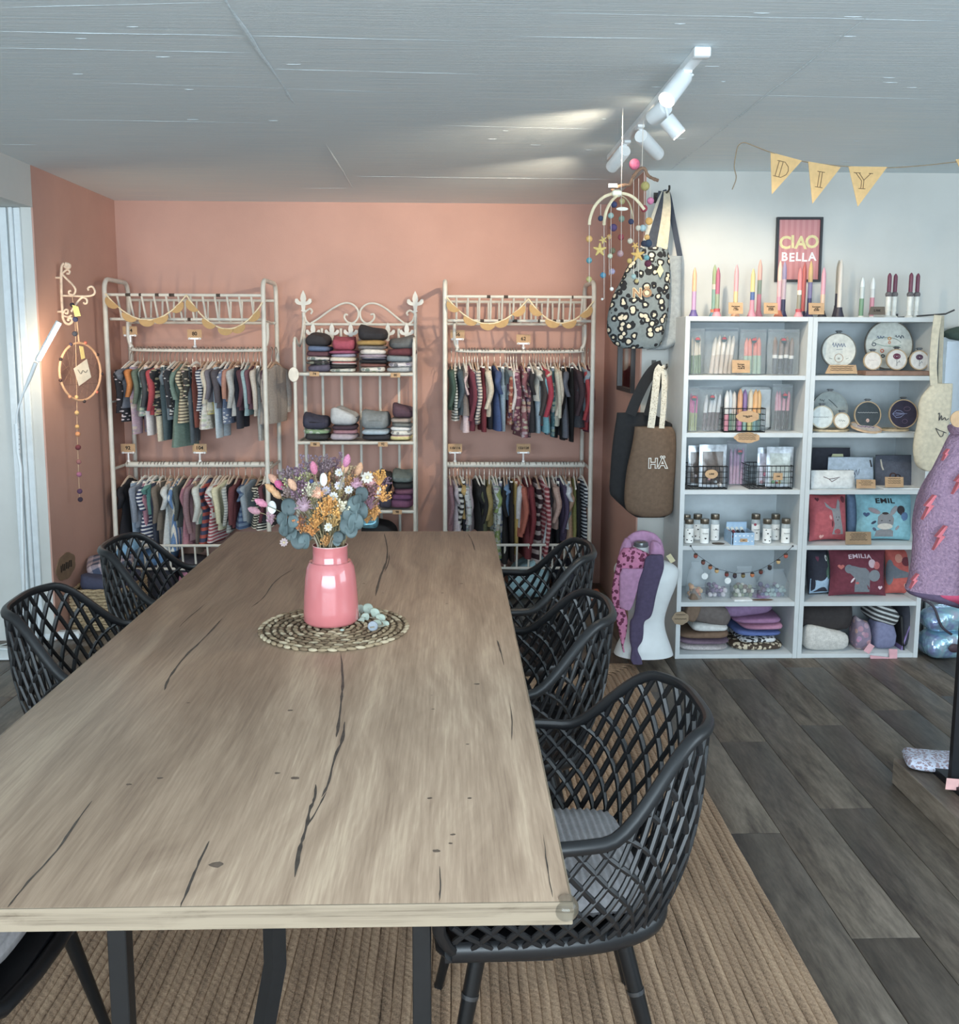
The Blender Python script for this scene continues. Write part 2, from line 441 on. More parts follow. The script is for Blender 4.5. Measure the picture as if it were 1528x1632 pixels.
# ================================================================== the long table
TX0, TX1, TY0, TY1, TZ = -0.905, 0.168, 1.233, 3.882, 0.75
def m_oak(edge=False):
    s = NT('oak_laminate_edge' if edge else 'oak_laminate')
    if edge: v = s.coord('Object', (.12, 1, 2.2))
    else: v = s.coord('Object', (1, .10, 1))
    wob = s.noise(s.coord('Object', (1, .35, 1)), 2.6, 2)
    vv = s.n('VectorMath', operation='ADD'); cm = s.n('CombineXYZ'); s.l(s.math('MULTIPLY', wob, .42), cm.inputs[0]); s.l(v, vv.inputs[0]); s.l(cm.outputs[0], vv.inputs[1])
    big = s.noise(vv.outputs[0], 5.5, 4, .55); mid = s.noise(vv.outputs[0], 26, 5, .65); fine = s.noise(s.coord('Object', (1, .035, 1) if not edge else (.02, 1, 1.5)), 210, 3, .6)
    w = s.n('TexWave', wave_type='RINGS', rings_direction='Y'); w.inputs['Scale'].default_value = 4.2; w.inputs['Distortion'].default_value = 9; w.inputs['Detail'].default_value = 3; w.inputs['Detail Scale'].default_value = 1.2
    s.l(vv.outputs[0], w.inputs['Vector'])
    t = s.math('ADD', s.math('MULTIPLY', big, .26), s.math('ADD', s.math('MULTIPLY', mid, .38), s.math('MULTIPLY', w.outputs['Fac'], .12)))
    t = s.math('ADD', t, s.math('MULTIPLY', fine, .40 if not edge else .5))
    if edge: st = [(.44, rgb((98, 82, 64))), (.54, rgb((132, 115, 93))), (.68, rgb((150, 132, 108)))]
    else: st = [(.40, rgb((132, 105, 82))), (.52, rgb((151, 123, 97))), (.61, rgb((164, 135, 108))), (.74, rgb((184, 156, 126)))]
    col = s.ramp(t, st); s.bump(s.math('ADD', fine, mid), .10, .002)
    return s.out(col, 0.40)
M_OAK, M_OAKE = m_oak(), m_oak(True)
tab = thing('dining_table', 'long oak-look table with black steel legs in the middle of the shop', 'table', ((TX0 + TX1) / 2, (TY0 + TY1) / 2, 0))
wpart(MB().box(((TX0 + TX1) / 2, (TY0 + TY1) / 2, TZ - .0165), (TX1 - TX0 - .002, TY1 - TY0 - .002, .033), bev=.0012), 'tabletop', M_OAK, tab)
for (c, d) in [(((TX0 + TX1) / 2, TY0, TZ - .0172), (TX1 - TX0, .0022, .0338)), (((TX0 + TX1) / 2, TY1, TZ - .0172), (TX1 - TX0, .0022, .0338)),
               ((TX0, (TY0 + TY1) / 2, TZ - .0172), (.0022, TY1 - TY0, .0338)), ((TX1, (TY0 + TY1) / 2, TZ - .0172), (.0022, TY1 - TY0, .0338))]:
    wpart(MB().box(c, d), 'edge_band', M_OAKE, tab)
M_CRACK = mk((92, 80, 70), .6, 0, .3, 60, g=.8)
def crack(pts, w):
    P = [UZ(x, y, TZ + .0004) for x, y in pts]; P = spline(P, 4); g = MB(); n = len(P); vs = []
    for i, p in enumerate(P):
        t = (P[min(i + 1, n - 1)] - P[max(i - 1, 0)]); t.z = 0; t.normalize(); s_ = Vector((-t.y, t.x, 0))
        ww = w * min(1, i / 2 + .12, (n - 1 - i) / 2 + .12) * random.uniform(.45, 1.25) / 2; j = random.uniform(-.0006, .0006)
        vs += [p + s_ * (ww + j), p - s_ * (ww - j)]
    g.add(vs, [(2 * i, 2 * i + 1, 2 * i + 3, 2 * i + 2) for i in range(n - 1)])
    wpart(g, 'printed_crack', M_CRACK, tab, smooth=False)
for pts, w in [([(543, 1040), (546, 1080), (544, 1110), (540, 1150), (536, 1175)], .006), ([(549, 1150), (545, 1180), (534, 1205), (524, 1245), (513, 1270)], .006),
               ([(503, 1250), (502, 1270), (494, 1290), (486, 1325), (478, 1350), (470, 1398)], .006), ([(520, 1262), (505, 1290), (490, 1316)], .003),
               ([(333, 1340), (318, 1372), (302, 1410), (287, 1446)], .004), ([(147, 1276), (120, 1312), (90, 1356), (45, 1405), (12, 1446)], .004),
               ([(355, 985), (320, 1022), (295, 1046), (270, 1080), (262, 1100)], .006), ([(612, 850), (617, 872), (616, 893), (612, 905), (605, 922), (598, 950)], .008),
               ([(620, 880), (619, 896), (612, 912)], .004), ([(745, 850), (752, 862), (757, 878)], .004), ([(792, 1020), (797, 1036), (803, 1060)], .004),
               ([(470, 905), (440, 925), (420, 952), (400, 968)], .004), ([(700, 1380), (702, 1410), (700, 1436)], .002), ([(812, 1120), (816, 1150), (815, 1180)], .002),
               ([(866, 1330), (872, 1380), (880, 1430)], .002), ([(330, 960), (300, 985), (285, 1000)], .003)]: crack(pts, w)
M_KNOT = mk((112, 92, 76), .6, 0, .25, 60)
for px, py, r in [(760, 1090, .008), (745, 1186, .004), (690, 1130, .004), (748, 1272, .004), (685, 1272, .005), (722, 1330, .005), (695, 1356, .007), (718, 1344, .004), (205, 1250, .006), (255, 1240, .006),
                  (462, 1132, .007), (442, 1232, .006), (470, 1240, .009), (345, 1378, .012), (300, 1120, .005), (735, 930, .007), (705, 945, .005), (712, 962, .005), (610, 945, .004), (580, 930, .006), (688, 1108, .003)]:
    p = UZ(px, py, TZ + .0003); n = 10
    vs = [(p.x + r * cos(2 * pi * i / n) * random.uniform(.7, 1.1), p.y + .7 * r * sin(2 * pi * i / n) * random.uniform(.7, 1.1), p.z) for i in range(n)]
    wpart(MB().add(vs, [tuple(range(n))]), 'printed_knot', M_KNOT, tab, smooth=False)
# steel legs: two posts at each end joined by a top and a foot rail
M_STEEL = mk((34, 35, 37), .45, 0, .06, 30, g=.85)
for y in (1.62, 3.52):
    for x in (-.612, -.058):
        wpart(MB().box((x, y, .358), (.034, .036, .70), bev=.003), 'leg_post', M_STEEL, tab)
    wpart(MB().box((-.335, y, .699), (.72, .06, .03), bev=.003), 'leg_top_rail', M_STEEL, tab)
    wpart(MB().box((-.335, y, .015 + .0135), (.80, .06, .03), bev=.003), 'leg_foot_rail', M_STEEL, tab)
wpart(MB().tube([(-.338, 1.66, .70), (-.338, 1.66, .36), (-.40, 1.66, .03)], .018, 4, flat=(1, 1.2), up=(0, 1, 0)), 'centre_strut', M_STEEL, tab)
cl = NT('clear_silicone'); cl.out(rgb((235, 240, 240), 1), .04, 0, **{'Transmission Weight': 1.0, 'IOR': 1.35})
wpart(MB().ball((TX1 - .008, TY0 + .008, TZ - .014), .0185, 18, 12), 'corner_guard', cl.m, tab)

# ================================================================== lattice armchairs
def rimf(u):
    """rim of the shell: u 0..1 from one arm front round the back to the other"""
    a = pi * u; c, sn = cos(a), sin(a)
    x = -.287 * (abs(c) ** .62) * (1 if c >= 0 else -1); y = .205 - .475 * (abs(sn) ** .80)
    k = max(0.0, min(1.0, (sn - .46) / .42)); k = k * k * (3 - 2 * k)
    x *= 1 - .12 * k
    f = max(0.0, 1 - u / .06, 1 - (1 - u) / .06)
    return Vector((x, y - .02 * k, .645 + .155 * k - .02 * f * f))
def basef(u):
    a = pi * u; c, sn = cos(a), sin(a)
    return Vector((-.236 * (abs(c) ** .5) * (1 if c >= 0 else -1), .222 - .425 * (abs(sn) ** .62), .428))
def surf(u, t):
    p = basef(u).lerp(rimf(u), t); d = Vector((p.x, p.y - .02, 0))
    if d.length > 1e-6: p += d.normalized() * .030 * sin(pi * t) * (1 - .5 * t)
    return p
_cm = {}
_tb = [0.0]
for _i in range(400): _tb.append(_tb[-1] + (surf((_i + 1) / 400, .55) - surf(_i / 400, .55)).length)
def ua(s_):
    """arc length fraction round the shell to its parameter"""
    L = max(0.0, min(1.0, s_)) * _tb[-1]; lo, hi = 0, 400
    while hi - lo > 1:
        m = (lo + hi) // 2
        if _tb[m] < L: lo = m
        else: hi = m
    return (lo + (L - _tb[lo]) / max(1e-9, _tb[hi] - _tb[lo])) / 400
def chair_meshes():
    g = MB(); pts = [rimf(i / 60) for i in range(61)]
    fl_ = [surf(0, t) + Vector((0, .020 * sin(pi * t), 0)) for t in (.88, .7, .5, .3, .12, 0)]
    fr_ = [surf(1, t) + Vector((0, .020 * sin(pi * t), 0)) for t in (.88, .7, .5, .3, .12, 0)]
    g.tube(fl_[::-1] + pts + fr_, .0118, 10, flat=(.9, 1.15)); _cm['rim'] = g.mesh('rim')
    g = MB()
    for sgn in (1, -1):
        for k in range(-6, 36):
            pp = []
            for i in range(15):
                t = i / 14; u = (k + .5) / 29 + sgn * (t - .5) * .135
                if -.001 <= u <= 1.001: pp.append(surf(ua(u), t))
            if len(pp) > 2: g.tube(pp, .0072, 6, flat=(.8, 1.0))
    _cm['lattice'] = g.mesh('lattice')
    g = MB(); g.tube([basef(i / 40) + Vector((0, 0, -.004)) for i in range(41)], .016, 10, flat=(1.25, .75), up=(0, 0, 1))
    g.tube([(-.236, .222, .424), (-.20, .238, .412), (-.1, .246, .400), (0, .248, .396), (.1, .246, .400), (.20, .238, .412), (.236, .222, .424)], .015, 10)
    _cm['seat_band'] = g.mesh('seat_band')
    g = MB()
    def pan(i, j):
        u = i; v = j; q = basef(u); c = Vector((0, .03, .405)); p = c.lerp(Vector((q.x, q.y, .42)), v)
        return (p.x, p.y, p.z + .012 * v ** 4)
    g.grid(41, 5, pan); g.prism([(-.235, -.012), (.235, -.012), (.235, .0), (-.235, .0)], .20, Matrix.Translation((0, .135, .414)))
    _cm['seat_pan'] = g.mesh('seat_pan')
    for i, (sx, sy) in enumerate([(-1, 1), (1, 1), (-1, -1), (1, -1)]):
        top = Vector((sx * .165, .03 + sy * .135, .405)); bot = Vector((sx * .235, .02 + sy * .225, .012)); mid = top.lerp(bot, .27)
        g = MB(); g.tube([top, mid, bot], [.0165, .016, .0105], 12); _cm['leg%d' % i] = g.mesh('leg')
        g = MB(); d = (bot - top).normalized(); g.tube([mid - d * .004, mid + d * .004], .0172, 12); _cm['ring%d' % i] = g.mesh('leg_ring')
        g = MB(); g.tube([bot + Vector((0, 0, .006)), bot - Vector((0, 0, .012))], .011, 10); _cm['foot%d' % i] = g.mesh('leg_foot')
    g = MB(); g.tube([(-.165, .165, .398), (.165, -.105, .398)], .012, 6, flat=(.6, 1.2), up=(0, 0, 1)); g.tube([(.165, .165, .398), (-.165, -.105, .398)], .012, 6, flat=(.6, 1.2), up=(0, 0, 1)); _cm['under_frame'] = g.mesh('under_frame')
chair_meshes()
def chair(loc, rz, label):
    t = thing('lattice_armchair', label, 'chair', loc, 'black lattice armchairs round the table', rz)
    bp, st = BLACK_PLASTIC(), mk((28, 29, 31), .33, .2, .04, 30, g=.85)
    for k in ('rim', 'lattice', 'seat_band', 'seat_pan', 'under_frame'): link(k, _cm[k], bp, t)
    for i in range(4):
        l = link('leg', _cm['leg%d' % i], st, t); link('leg_ring', _cm['ring%d' % i], mk((90, 92, 96), .3, .8, .05), l); link('leg_foot', _cm['foot%d' % i], bp, l)
    return t
CH = [((.215, 1.835, 0), pi / 2 + .02, 'black lattice armchair with ribbed grey cushion, at the clear corner guard of the table'),
      ((.15, 2.56, 0), pi / 2 - .03, 'middle of three black lattice armchairs on the white-shelf side of the table'),
      ((.21, 3.31, 0), pi / 2 - .05, 'black lattice armchair on the white-shelf side, closest to the clothes racks'),
      ((-1.00, 1.68, 0), -pi / 2 + .0, 'black lattice armchair mostly hidden at the cropped corner of the table, grey cushion on it'),
      ((-.955, 2.66, 0), -pi / 2 + .08, 'middle black lattice armchair on the white-lamp side of the table'),
      ((-.975, 3.42, 0), -pi / 2 + .05, 'black lattice armchair on the white-lamp side, closest to the wicker basket')]
for c in CH: chair(*c)
def cushion(loc, rz, label):
    g = MB(); ny, nxx = 150, 13
    def edge(q): return max(0.0, 1 - abs(q) ** 5) ** .5
    def top(i, j, s):
        x, y = (2 * i - 1), (2 * j - 1)
        e = edge(x) * edge(y); X = x * .190 * (1 - .05 * abs(y) ** 4); Yv = y * .188 * (1 - .05 * abs(x) ** 4)
        z = s * (.008 + .026 * e) if e > 0 else 0
        rib = .0026 * cos(Yv * 2 * pi / .0155) * (e > .05)
        return (X, Yv, z + s * rib)
    g.grid(nxx, ny, lambda i, j: top(i, j, 1)); g.grid(nxx, ny, lambda i, j: top(1 - i, j, -1))
    o = g.build('seat_cushion', fabric((158, 155, 158), 'heather', (180, 177, 180)), ang=80); o.location = loc; o.rotation_euler = (0, 0, rz)
    tag(o, label, 'cushion', 'grey ribbed seat cushions')
cushion((.185, 1.835, .464), pi / 2 + .05, 'grey ribbed seat cushion on the armchair at the corner guard')
cushion((-.975, 1.68, .464), -pi / 2, 'grey ribbed cushion peeking out under the cropped table corner')
# ================================================================== white metal garment racks
def rack(name_label, xl, xr, zt, seed, rail_label):
    """tubular bed-frame style rack: posts, guard frames with spindles, two hanging rails"""
    wm = WHITE_METAL(); yf, yr = 5.45, 5.84; R_ = random.Random(seed)
    t = thing('garment_rack', name_label, 'clothes rack', ((xl + xr) / 2, (yf + yr) / 2, 0), 'white tubular garment racks')
    P = lambda mb, n, **k: wpart(mb, n, wm, t, **k)
    for x in (xl, xr):   # each side is one bent tube up, over and down
        pts = [(x, yf, .012), (x, yf, zt - .06)] + [(x, yf + .06 - .06 * cos(a), zt - .06 + .06 * sin(a)) for a in (.4, .8, 1.2, pi / 2)] + \
              [(x, yr - .06 + .06 * sin(a), zt - .06 + .06 * cos(a)) for a in (0, .4, .8, 1.2, pi / 2)] + [(x, yr, zt - .12), (x, yr, .012)]
        P(MB().tube(pts, .0135, 10), 'side_frame')
        for z in (1.19, .80, .12): P(MB().tube([(x, yf, z), (x, yr, z)], .006, 8), 'side_brace')
    for (z1, z0, y1, y0, k) in ((zt - .088, zt - .222, yf, yf + .07, 12), (zt - .10, zt - .235, yr, yr - .02, 12), (.345, .20, yf + .03, yf + .05, 11)):
        for z, y in ((z1, y1), (z0, y0)): P(MB().tube([(xl, y, z), (xr, y, z)], .0085, 8), 'guard_rail')
        for i in range(k):
            x = xl + (xr - xl) * (i + 1) / (k + 1)
            P(MB().tube([(x, y1, z1), (x, y0, z0)], .0062, 8), 'spindle')
    zu = 1.487   # upper hanging rail: bent up at both ends to the guard frame
    a, b = xl + .055, xr - .02; ym = 5.65
    P(MB().tube([(a, ym, zt - .235)] + spline([(a, ym, zt - .24), (a, ym, zu + .07), (a + .018, ym, zu + .02), (a + .075, ym, zu), (b - .075, ym, zu), (b - .018, ym, zu + .02), (b, ym, zu + .07), (b, ym, zt - .24)], 5), .0105, 10), 'upper_rail')
    for x in (a, b): P(MB().tube([(x, yf + .06, zt - .222), (x, yr - .02, zt - .235)], .006, 8), 'rail_bracket')
    P(MB().tube([(xl + .01, ym, .805), (xr - .01, ym, .805)], .017, 12), 'lower_rail')
    for x in (xl, xr): P(MB().tube([(x, yf, .805), (x, yr, .805)], .006, 8), 'rail_bracket')
    for i in range(9):   # scuffs where the white paint has chipped off
        x = R_.uniform(xl + .1, xr - .1); z = R_.choice([zt - .088, zt - .222]); y = yf if z > zt - .15 else yf + .07
        wpart(MB().tube([(x, y - .0005, z), (x + R_.uniform(.008, .03), y - .0005, z)], .0087, 8), 'paint_chip', mk((70, 60, 52), .8), t)
    return t
XA0, XA1 = UY(168, 500, 5.45).x, UY(420, 500, 5.45).x
XB0, XB1 = UY(709, 500, 5.45).x, UY(946, 500, 5.45).x
RKA = rack('white tubular garment rack beside the beaded wall hoop', XA0, XA1, 1.885, 1, 'A')
RKB = rack('white tubular garment rack beside the hanging tote bags', XB0, XB1, 1.885, 2, 'B')

# ---- garments -----------------------------------------------------------------
ORD = ('first second third fourth fifth sixth seventh eighth ninth tenth eleventh twelfth thirteenth fourteenth fifteenth sixteenth seventeenth eighteenth nineteenth twentieth '
       'twenty-first twenty-second twenty-third twenty-fourth twenty-fifth twenty-sixth twenty-seventh twenty-eighth twenty-ninth thirtieth thirty-first thirty-second thirty-third thirty-fourth '
       'thirty-fifth thirty-sixth thirty-seventh thirty-eighth thirty-ninth fortieth').split()
_gm = {}
def gmesh(kind, var):
    """body / sleeve meshes of unit length (z 0..-1 below the shoulder), origin at the hanger hook"""
    key = (kind, var)
    if key in _gm: return _gm[key]
    R_ = random.Random(sum(map(ord, kind)) % 97 + var * 13); out = {}
    ph = [R_.uniform(0, 6.28) for _ in range(4)]
    def body(prof, nseg=18):
        def f(i, j):
            k = i * (len(prof) - 1); a = int(min(k, len(prof) - 2)); q = k - a
            z0, w0, t0 = prof[a]; z1, w1, t1 = prof[a + 1]; z, w, t = z0 + (z1 - z0) * q, w0 + (w1 - w0) * q, t0 + (t1 - t0) * q
            an = 2 * pi * j; fold = 1 + .55 * min(1, max(0, -z - .25) * 1.6) * sin(3 * an + ph[0] + 3 * z) * .6
            x = w * cos(an); y = t * sin(an) * fold + .006 * sin(6 * z + ph[1]) * (-z)
            return (x, y, z)
        g = MB(); n = (len(prof) - 1) * 3 + 1; g.grid(n, nseg, f, cv=True)
        m0 = len(g.v) - nseg; g.f.append(tuple(range(m0, m0 + nseg))); g.f.append(tuple(range(nseg - 1, -1, -1)))
        return g.mesh('garment_body', ang=60)
    if kind in ('top', 'tee', 'shirt', 'jumper'):
        out['body'] = body([(.055, .04, .012), (.03, .06, .014), (-.02, .135, .015), (-.12, .140, .017), (-.6, .136, .02), (-1, .142, .022)])
    elif kind == 'dress':
        out['body'] = body([(.05, .04, .012), (.02, .06, .013), (-.015, .115, .014), (-.1, .118, .016), (-.42, .115, .018), (-.7, .150, .028), (-1, .178, .036)])
    elif kind == 'vest':
        out['body'] = body([(.05, .05, .012), (.02, .08, .013), (-.1, .10, .014), (-.3, .128, .017), (-1, .14, .02)])
    elif kind == 'pants':
        out['body'] = body([(.02, .118, .012), (-.06, .12, .014), (-.3, .135, .020), (-.36, .135, .018)])
        for s_ in (-1, 1):
            g = MB(); pts = [(s_ * .066, 0, -.26), (s_ * .070, .004 * s_, -.6), (s_ * .072, .006 * s_, -1)]
            g.tube(spline(pts, 3), [.068, .066, .062, .058, .055, .052, .05], 12, flat=(1, .28), up=(1, 0, 0)); out['leg%d' % s_] = g.mesh('trouser_leg')
    if kind in ('top', 'tee', 'shirt', 'jumper', 'dress'):
        sl = {'top': .86, 'shirt': .8, 'jumper': .9, 'tee': .33, 'dress': .4}[kind] * R_.uniform(.92, 1.06)
        for s_ in (-1, 1):
            w0 = .125 if kind != 'dress' else .105
            pts = [(s_ * w0, 0, -.03), (s_ * (w0 + .028), .004, -.12), (s_ * (w0 + .036), .01 * R_.choice((-1, 1)), -sl * .55), (s_ * (w0 + .022 + R_.uniform(-.02, .015)), .012 * R_.choice((-1, 1)), -sl)]
            g = MB(); g.tube(spline(pts, 3), [.022, .034, .036, .036, .034, .033, .031, .029, .027, .026][:len(spline(pts, 3))], 10, flat=(1, .48), up=(1, 0, 0)); out['slv%d' % s_] = g.mesh('sleeve')
    _gm[key] = out; return out
def hanger_mesh():
    g = MB()
    hk = [(0, 0, -.078), (0, 0, -.052)] + [(.0 + .0225 * sin(a), 0, -.014 - .0225 * cos(a) + .010) for a in [0.3, .9, 1.5, 2.1, 2.7, 3.3, 3.9, 4.4]]
    g.tube(spline(hk, 2), .0028, 6); me1 = g.mesh('hook')
    g = MB(); g.tube(spline([(-.135, 0, -.128), (-.06, 0, -.092), (0, 0, -.072), (.06, 0, -.092), (.135, 0, -.128)], 3), .0065, 8, flat=(1.3, .8)); me2 = g.mesh('hanger')
    g = MB(); g.tube([(-.11, 0, -.098), (.11, 0, -.098)], .004, 8); g.box((-.085, 0, -.106), (.014, .016, .034)); g.box((.085, 0, -.106), (.014, .016, .034)); g.tube([(0, 0, -.07), (0, 0, -.098)], .003, 6)
    return me1, me2, g.mesh('clip_hanger')
HKM, HGM, CLM = hanger_mesh()
def oslot(o, mat):
    if not o.material_slots: o.data.materials.append(None)
    o.material_slots[0].link = 'OBJECT'; o.material_slots[0].material = mat; return o
def part_of(name, me, mat, parent):
    o = bpy.data.objects.new(name, me); COL.objects.link(o); o.parent = parent; return oslot(o, mat)
HANG = [lambda: mk((228, 224, 214), .4, 0, .04), lambda: mk((214, 190, 168), .5, 0, .06), lambda: mk((196, 158, 128), .5, 0, .1)]
KW = {'top': 'long-sleeved top', 'tee': 'short-sleeved top', 'shirt': 'shirt', 'jumper': 'jumper', 'dress': 'dress', 'vest': 'sleeveless top', 'pants': 'trousers'}
def garments(items, zr, where, end, seed, scx, scy, ox, oy, yaw0):
    R_ = random.Random(seed); items = sorted(items, key=lambda i: i[0]); n = len(items)
    xs = [UY(ox + it[0] / scx, oy + 300 / scy, 5.65).x for it in items]
    for i in range(1, n): xs[i] = max(xs[i], xs[i - 1] + .0165)
    for i, it in enumerate(items):
        cx_, bot, kind, c, word = it[:5]; pat = it[5] if len(it) > 5 else None; c2 = it[6] if len(it) > 6 else (226, 222, 214)
        zb = UY(ox + cx_ / scx, oy + bot / scy, 5.55).z; L = max(.16, zr - .13 - zb)
        nm = {'pants': 'trousers', 'dress': 'dress', 'vest': 'sleeveless_top', 'tee': 'short_sleeved_top', 'top': 'long_sleeved_top', 'shirt': 'shirt', 'jumper': 'jumper'}[kind]
        patw = {'stripe': 'striped ', 'wide': 'broad-striped ', 'vstripe': 'pinstriped ', 'dot': 'dotted ', 'floral': 'flowered ', 'plaid': 'checked ', 'leopard': 'leopard-print ', 'spots': 'spotted ', 'heather': 'mottled '}.get(pat, '')
        t = thing(nm, '%s %s%s, %s from %s, %s' % (word, patw, KW[kind], ORD[i], end, where), 'trousers' if kind == 'pants' else 'dress' if kind == 'dress' else 'top',
                  (xs[i], 5.65, zr + .0), 'garments on the ' + where, pi / 2 + yaw0 + R_.uniform(-.13, .13))
        m = fabric(c, pat, c2, 2.6 if pat in ('stripe', 'wide') else 1.7); G = gmesh(kind, R_.randrange(3)); hm = HANG[R_.choice((0, 0, 1, 2))]()
        h = part_of('clip_hanger' if kind == 'pants' else 'hanger', CLM if kind == 'pants' else HGM, hm, t); hk = part_of('hook', HKM, mk((170, 160, 150), .35, .6, .05), h)
        ws = R_.uniform(.88, 1.08)
        for k, me in G.items():
            o = part_of({'b': 'garment_body', 's': 'sleeve', 'l': 'trouser_leg'}[k[0]], me, m, t); o.location = (0, 0, -.105); o.scale = (ws, R_.uniform(.85, 1.15), L)
U_A = [(255, 1235, 'top', (42, 42, 50), 'black', 'dot', (205, 190, 195)), (280, 1130, 'tee', (110, 118, 132), 'blue-grey'), (315, 1090, 'top', (205, 124, 46), 'mustard orange'), (332, 1330, 'pants', (176, 150, 168), 'lilac', 'floral', (200, 180, 190)),
       (352, 1150, 'top', (100, 118, 104), 'sage green'), (398, 1190, 'dress', (140, 164, 158), 'pale teal', 'floral', (225, 225, 215)), (425, 1340, 'pants', (214, 212, 216), 'off-white'), (447, 1150, 'top', (66, 72, 78), 'charcoal'),
       (482, 1180, 'top', (178, 62, 74), 'crimson'), (510, 1385, 'pants', (206, 196, 172), 'cream'), (530, 1190, 'shirt', (44, 46, 50), 'black', 'floral', (190, 160, 120)), (560, 1375, 'pants', (72, 92, 100), 'dark teal'),
       (598, 1220, 'tee', (112, 128, 140), 'slate blue'), (628, 1190, 'shirt', (46, 50, 58), 'dark', 'dot', (200, 200, 200)), (655, 1425, 'dress', (106, 132, 122), 'sage green'), (688, 1240, 'dress', (116, 108, 92), 'olive and cream', 'stripe', (214, 200, 166)),
       (735, 1400, 'pants', (84, 98, 108), 'blue-grey'), (762, 1110, 'top', (58, 58, 56), 'dark', 'floral', (220, 205, 180)), (795, 1280, 'pants', (128, 66, 54), 'rust'), (822, 1215, 'top', (60, 72, 100), 'navy', 'stripe', (214, 216, 220)),
       (852, 1290, 'dress', (212, 210, 202), 'white lacy', 'floral', (225, 222, 214)), (888, 1150, 'top', (214, 204, 182), 'cream'), (905, 1180, 'vest', (196, 178, 90), 'pale yellow', 'floral', (220, 212, 180)), (932, 1085, 'top', (116, 112, 122), 'grey lilac'),
       (942, 1360, 'pants', (184, 200, 210), 'pale blue'), (985, 1130, 'jumper', (84, 80, 88), 'dusky charcoal'), (1015, 1250, 'tee', (112, 128, 158), 'blue', 'dot', (212, 216, 220)), (1046, 1080, 'jumper', (182, 128, 108), 'dusty terracotta'),
       (1082, 1190, 'top', (176, 178, 176), 'light grey'), (1108, 1290, 'pants', (52, 54, 66), 'dark navy'), (1130, 1150, 'top', (88, 54, 66), 'dark plum'), (1160, 1190, 'shirt', (150, 182, 188), 'pale turquoise'),
       (1200, 1140, 'jumper', (118, 78, 90), 'burgundy mauve'), (1232, 1190, 'jumper', (204, 196, 184), 'cream knitted'), (1255, 1380, 'pants', (178, 178, 174), 'pale grey', 'vstripe', (150, 150, 148)), (1290, 1250, 'dress', (166, 156, 148), 'taupe'),
       (1340, 1130, 'top', (92, 66, 80), 'dark purple'), (1372, 1250, 'jumper', (164, 154, 146), 'taupe grey')]
garments(U_A, 1.487, 'upper rail by the beaded hoop', 'wall corner', 3, 4.775, 4.775, 150, 420, -.10)
L_A = [(275, 880, 'dress', (36, 36, 44), 'black'), (370, 770, 'pants', (140, 162, 186), 'light denim'), (400, 720, 'shirt', (128, 140, 158), 'blue-grey'), (430, 800, 'pants', (196, 132, 150), 'pink'), (460, 880, 'dress', (54, 66, 104), 'navy', 'stripe', (220, 222, 226)),
       (490, 620, 'tee', (92, 152, 144), 'teal green'), (515, 860, 'pants', (58, 66, 86), 'dark navy'), (535, 740, 'top', (124, 112, 100), 'grey-brown'), (560, 920, 'pants', (112, 102, 92), 'taupe'), (600, 890, 'dress', (206, 212, 212), 'white'), (632, 850, 'pants', (164, 162, 158), 'grey'),
       (665, 895, 'dress', (96, 138, 190), 'blue', 'vstripe', (224, 224, 214)), (705, 720, 'top', (78, 86, 84), 'dark green-grey'), (760, 860, 'dress', (182, 122, 138), 'dusty pink'), (820, 820, 'jumper', (146, 112, 120), 'mauve'), (845, 930, 'pants', (128, 112, 98), 'brown'), (868, 690, 'top', (206, 212, 206), 'white'),
       (888, 690, 'tee', (98, 136, 128), 'green'), (910, 860, 'dress', (62, 72, 104), 'navy', 'wide', (178, 76, 62)), (962, 830, 'dress', (186, 84, 100), 'red', 'stripe', (222, 212, 214)), (990, 640, 'tee', (216, 216, 212), 'white'), (1022, 640, 'top', (164, 78, 64), 'rust red'), (1046, 740, 'shirt', (210, 204, 168), 'pale yellow'),
       (1070, 760, 'top', (196, 200, 196), 'white', 'stripe', (150, 160, 160)), (1100, 740, 'top', (40, 40, 46), 'black'), (1135, 720, 'jumper', (112, 56, 62), 'maroon'), (1190, 720, 'dress', (104, 130, 158), 'blue', 'wide', (60, 84, 124)), (1240, 720, 'shirt', (146, 160, 172), 'blue-grey'),
       (1310, 720, 'dress', (38, 38, 38), 'black and cream', 'stripe', (214, 208, 188)), (1345, 700, 'top', (108, 56, 70), 'maroon'), (1372, 730, 'dress', (40, 40, 42), 'black and white', 'stripe', (214, 212, 200)), (1400, 730, 'jumper', (60, 62, 70), 'charcoal')]
garments(L_A, .805, 'lower rail by the beaded hoop', 'wall corner', 5, 4.93, 4.93, 150, 700, -.10)
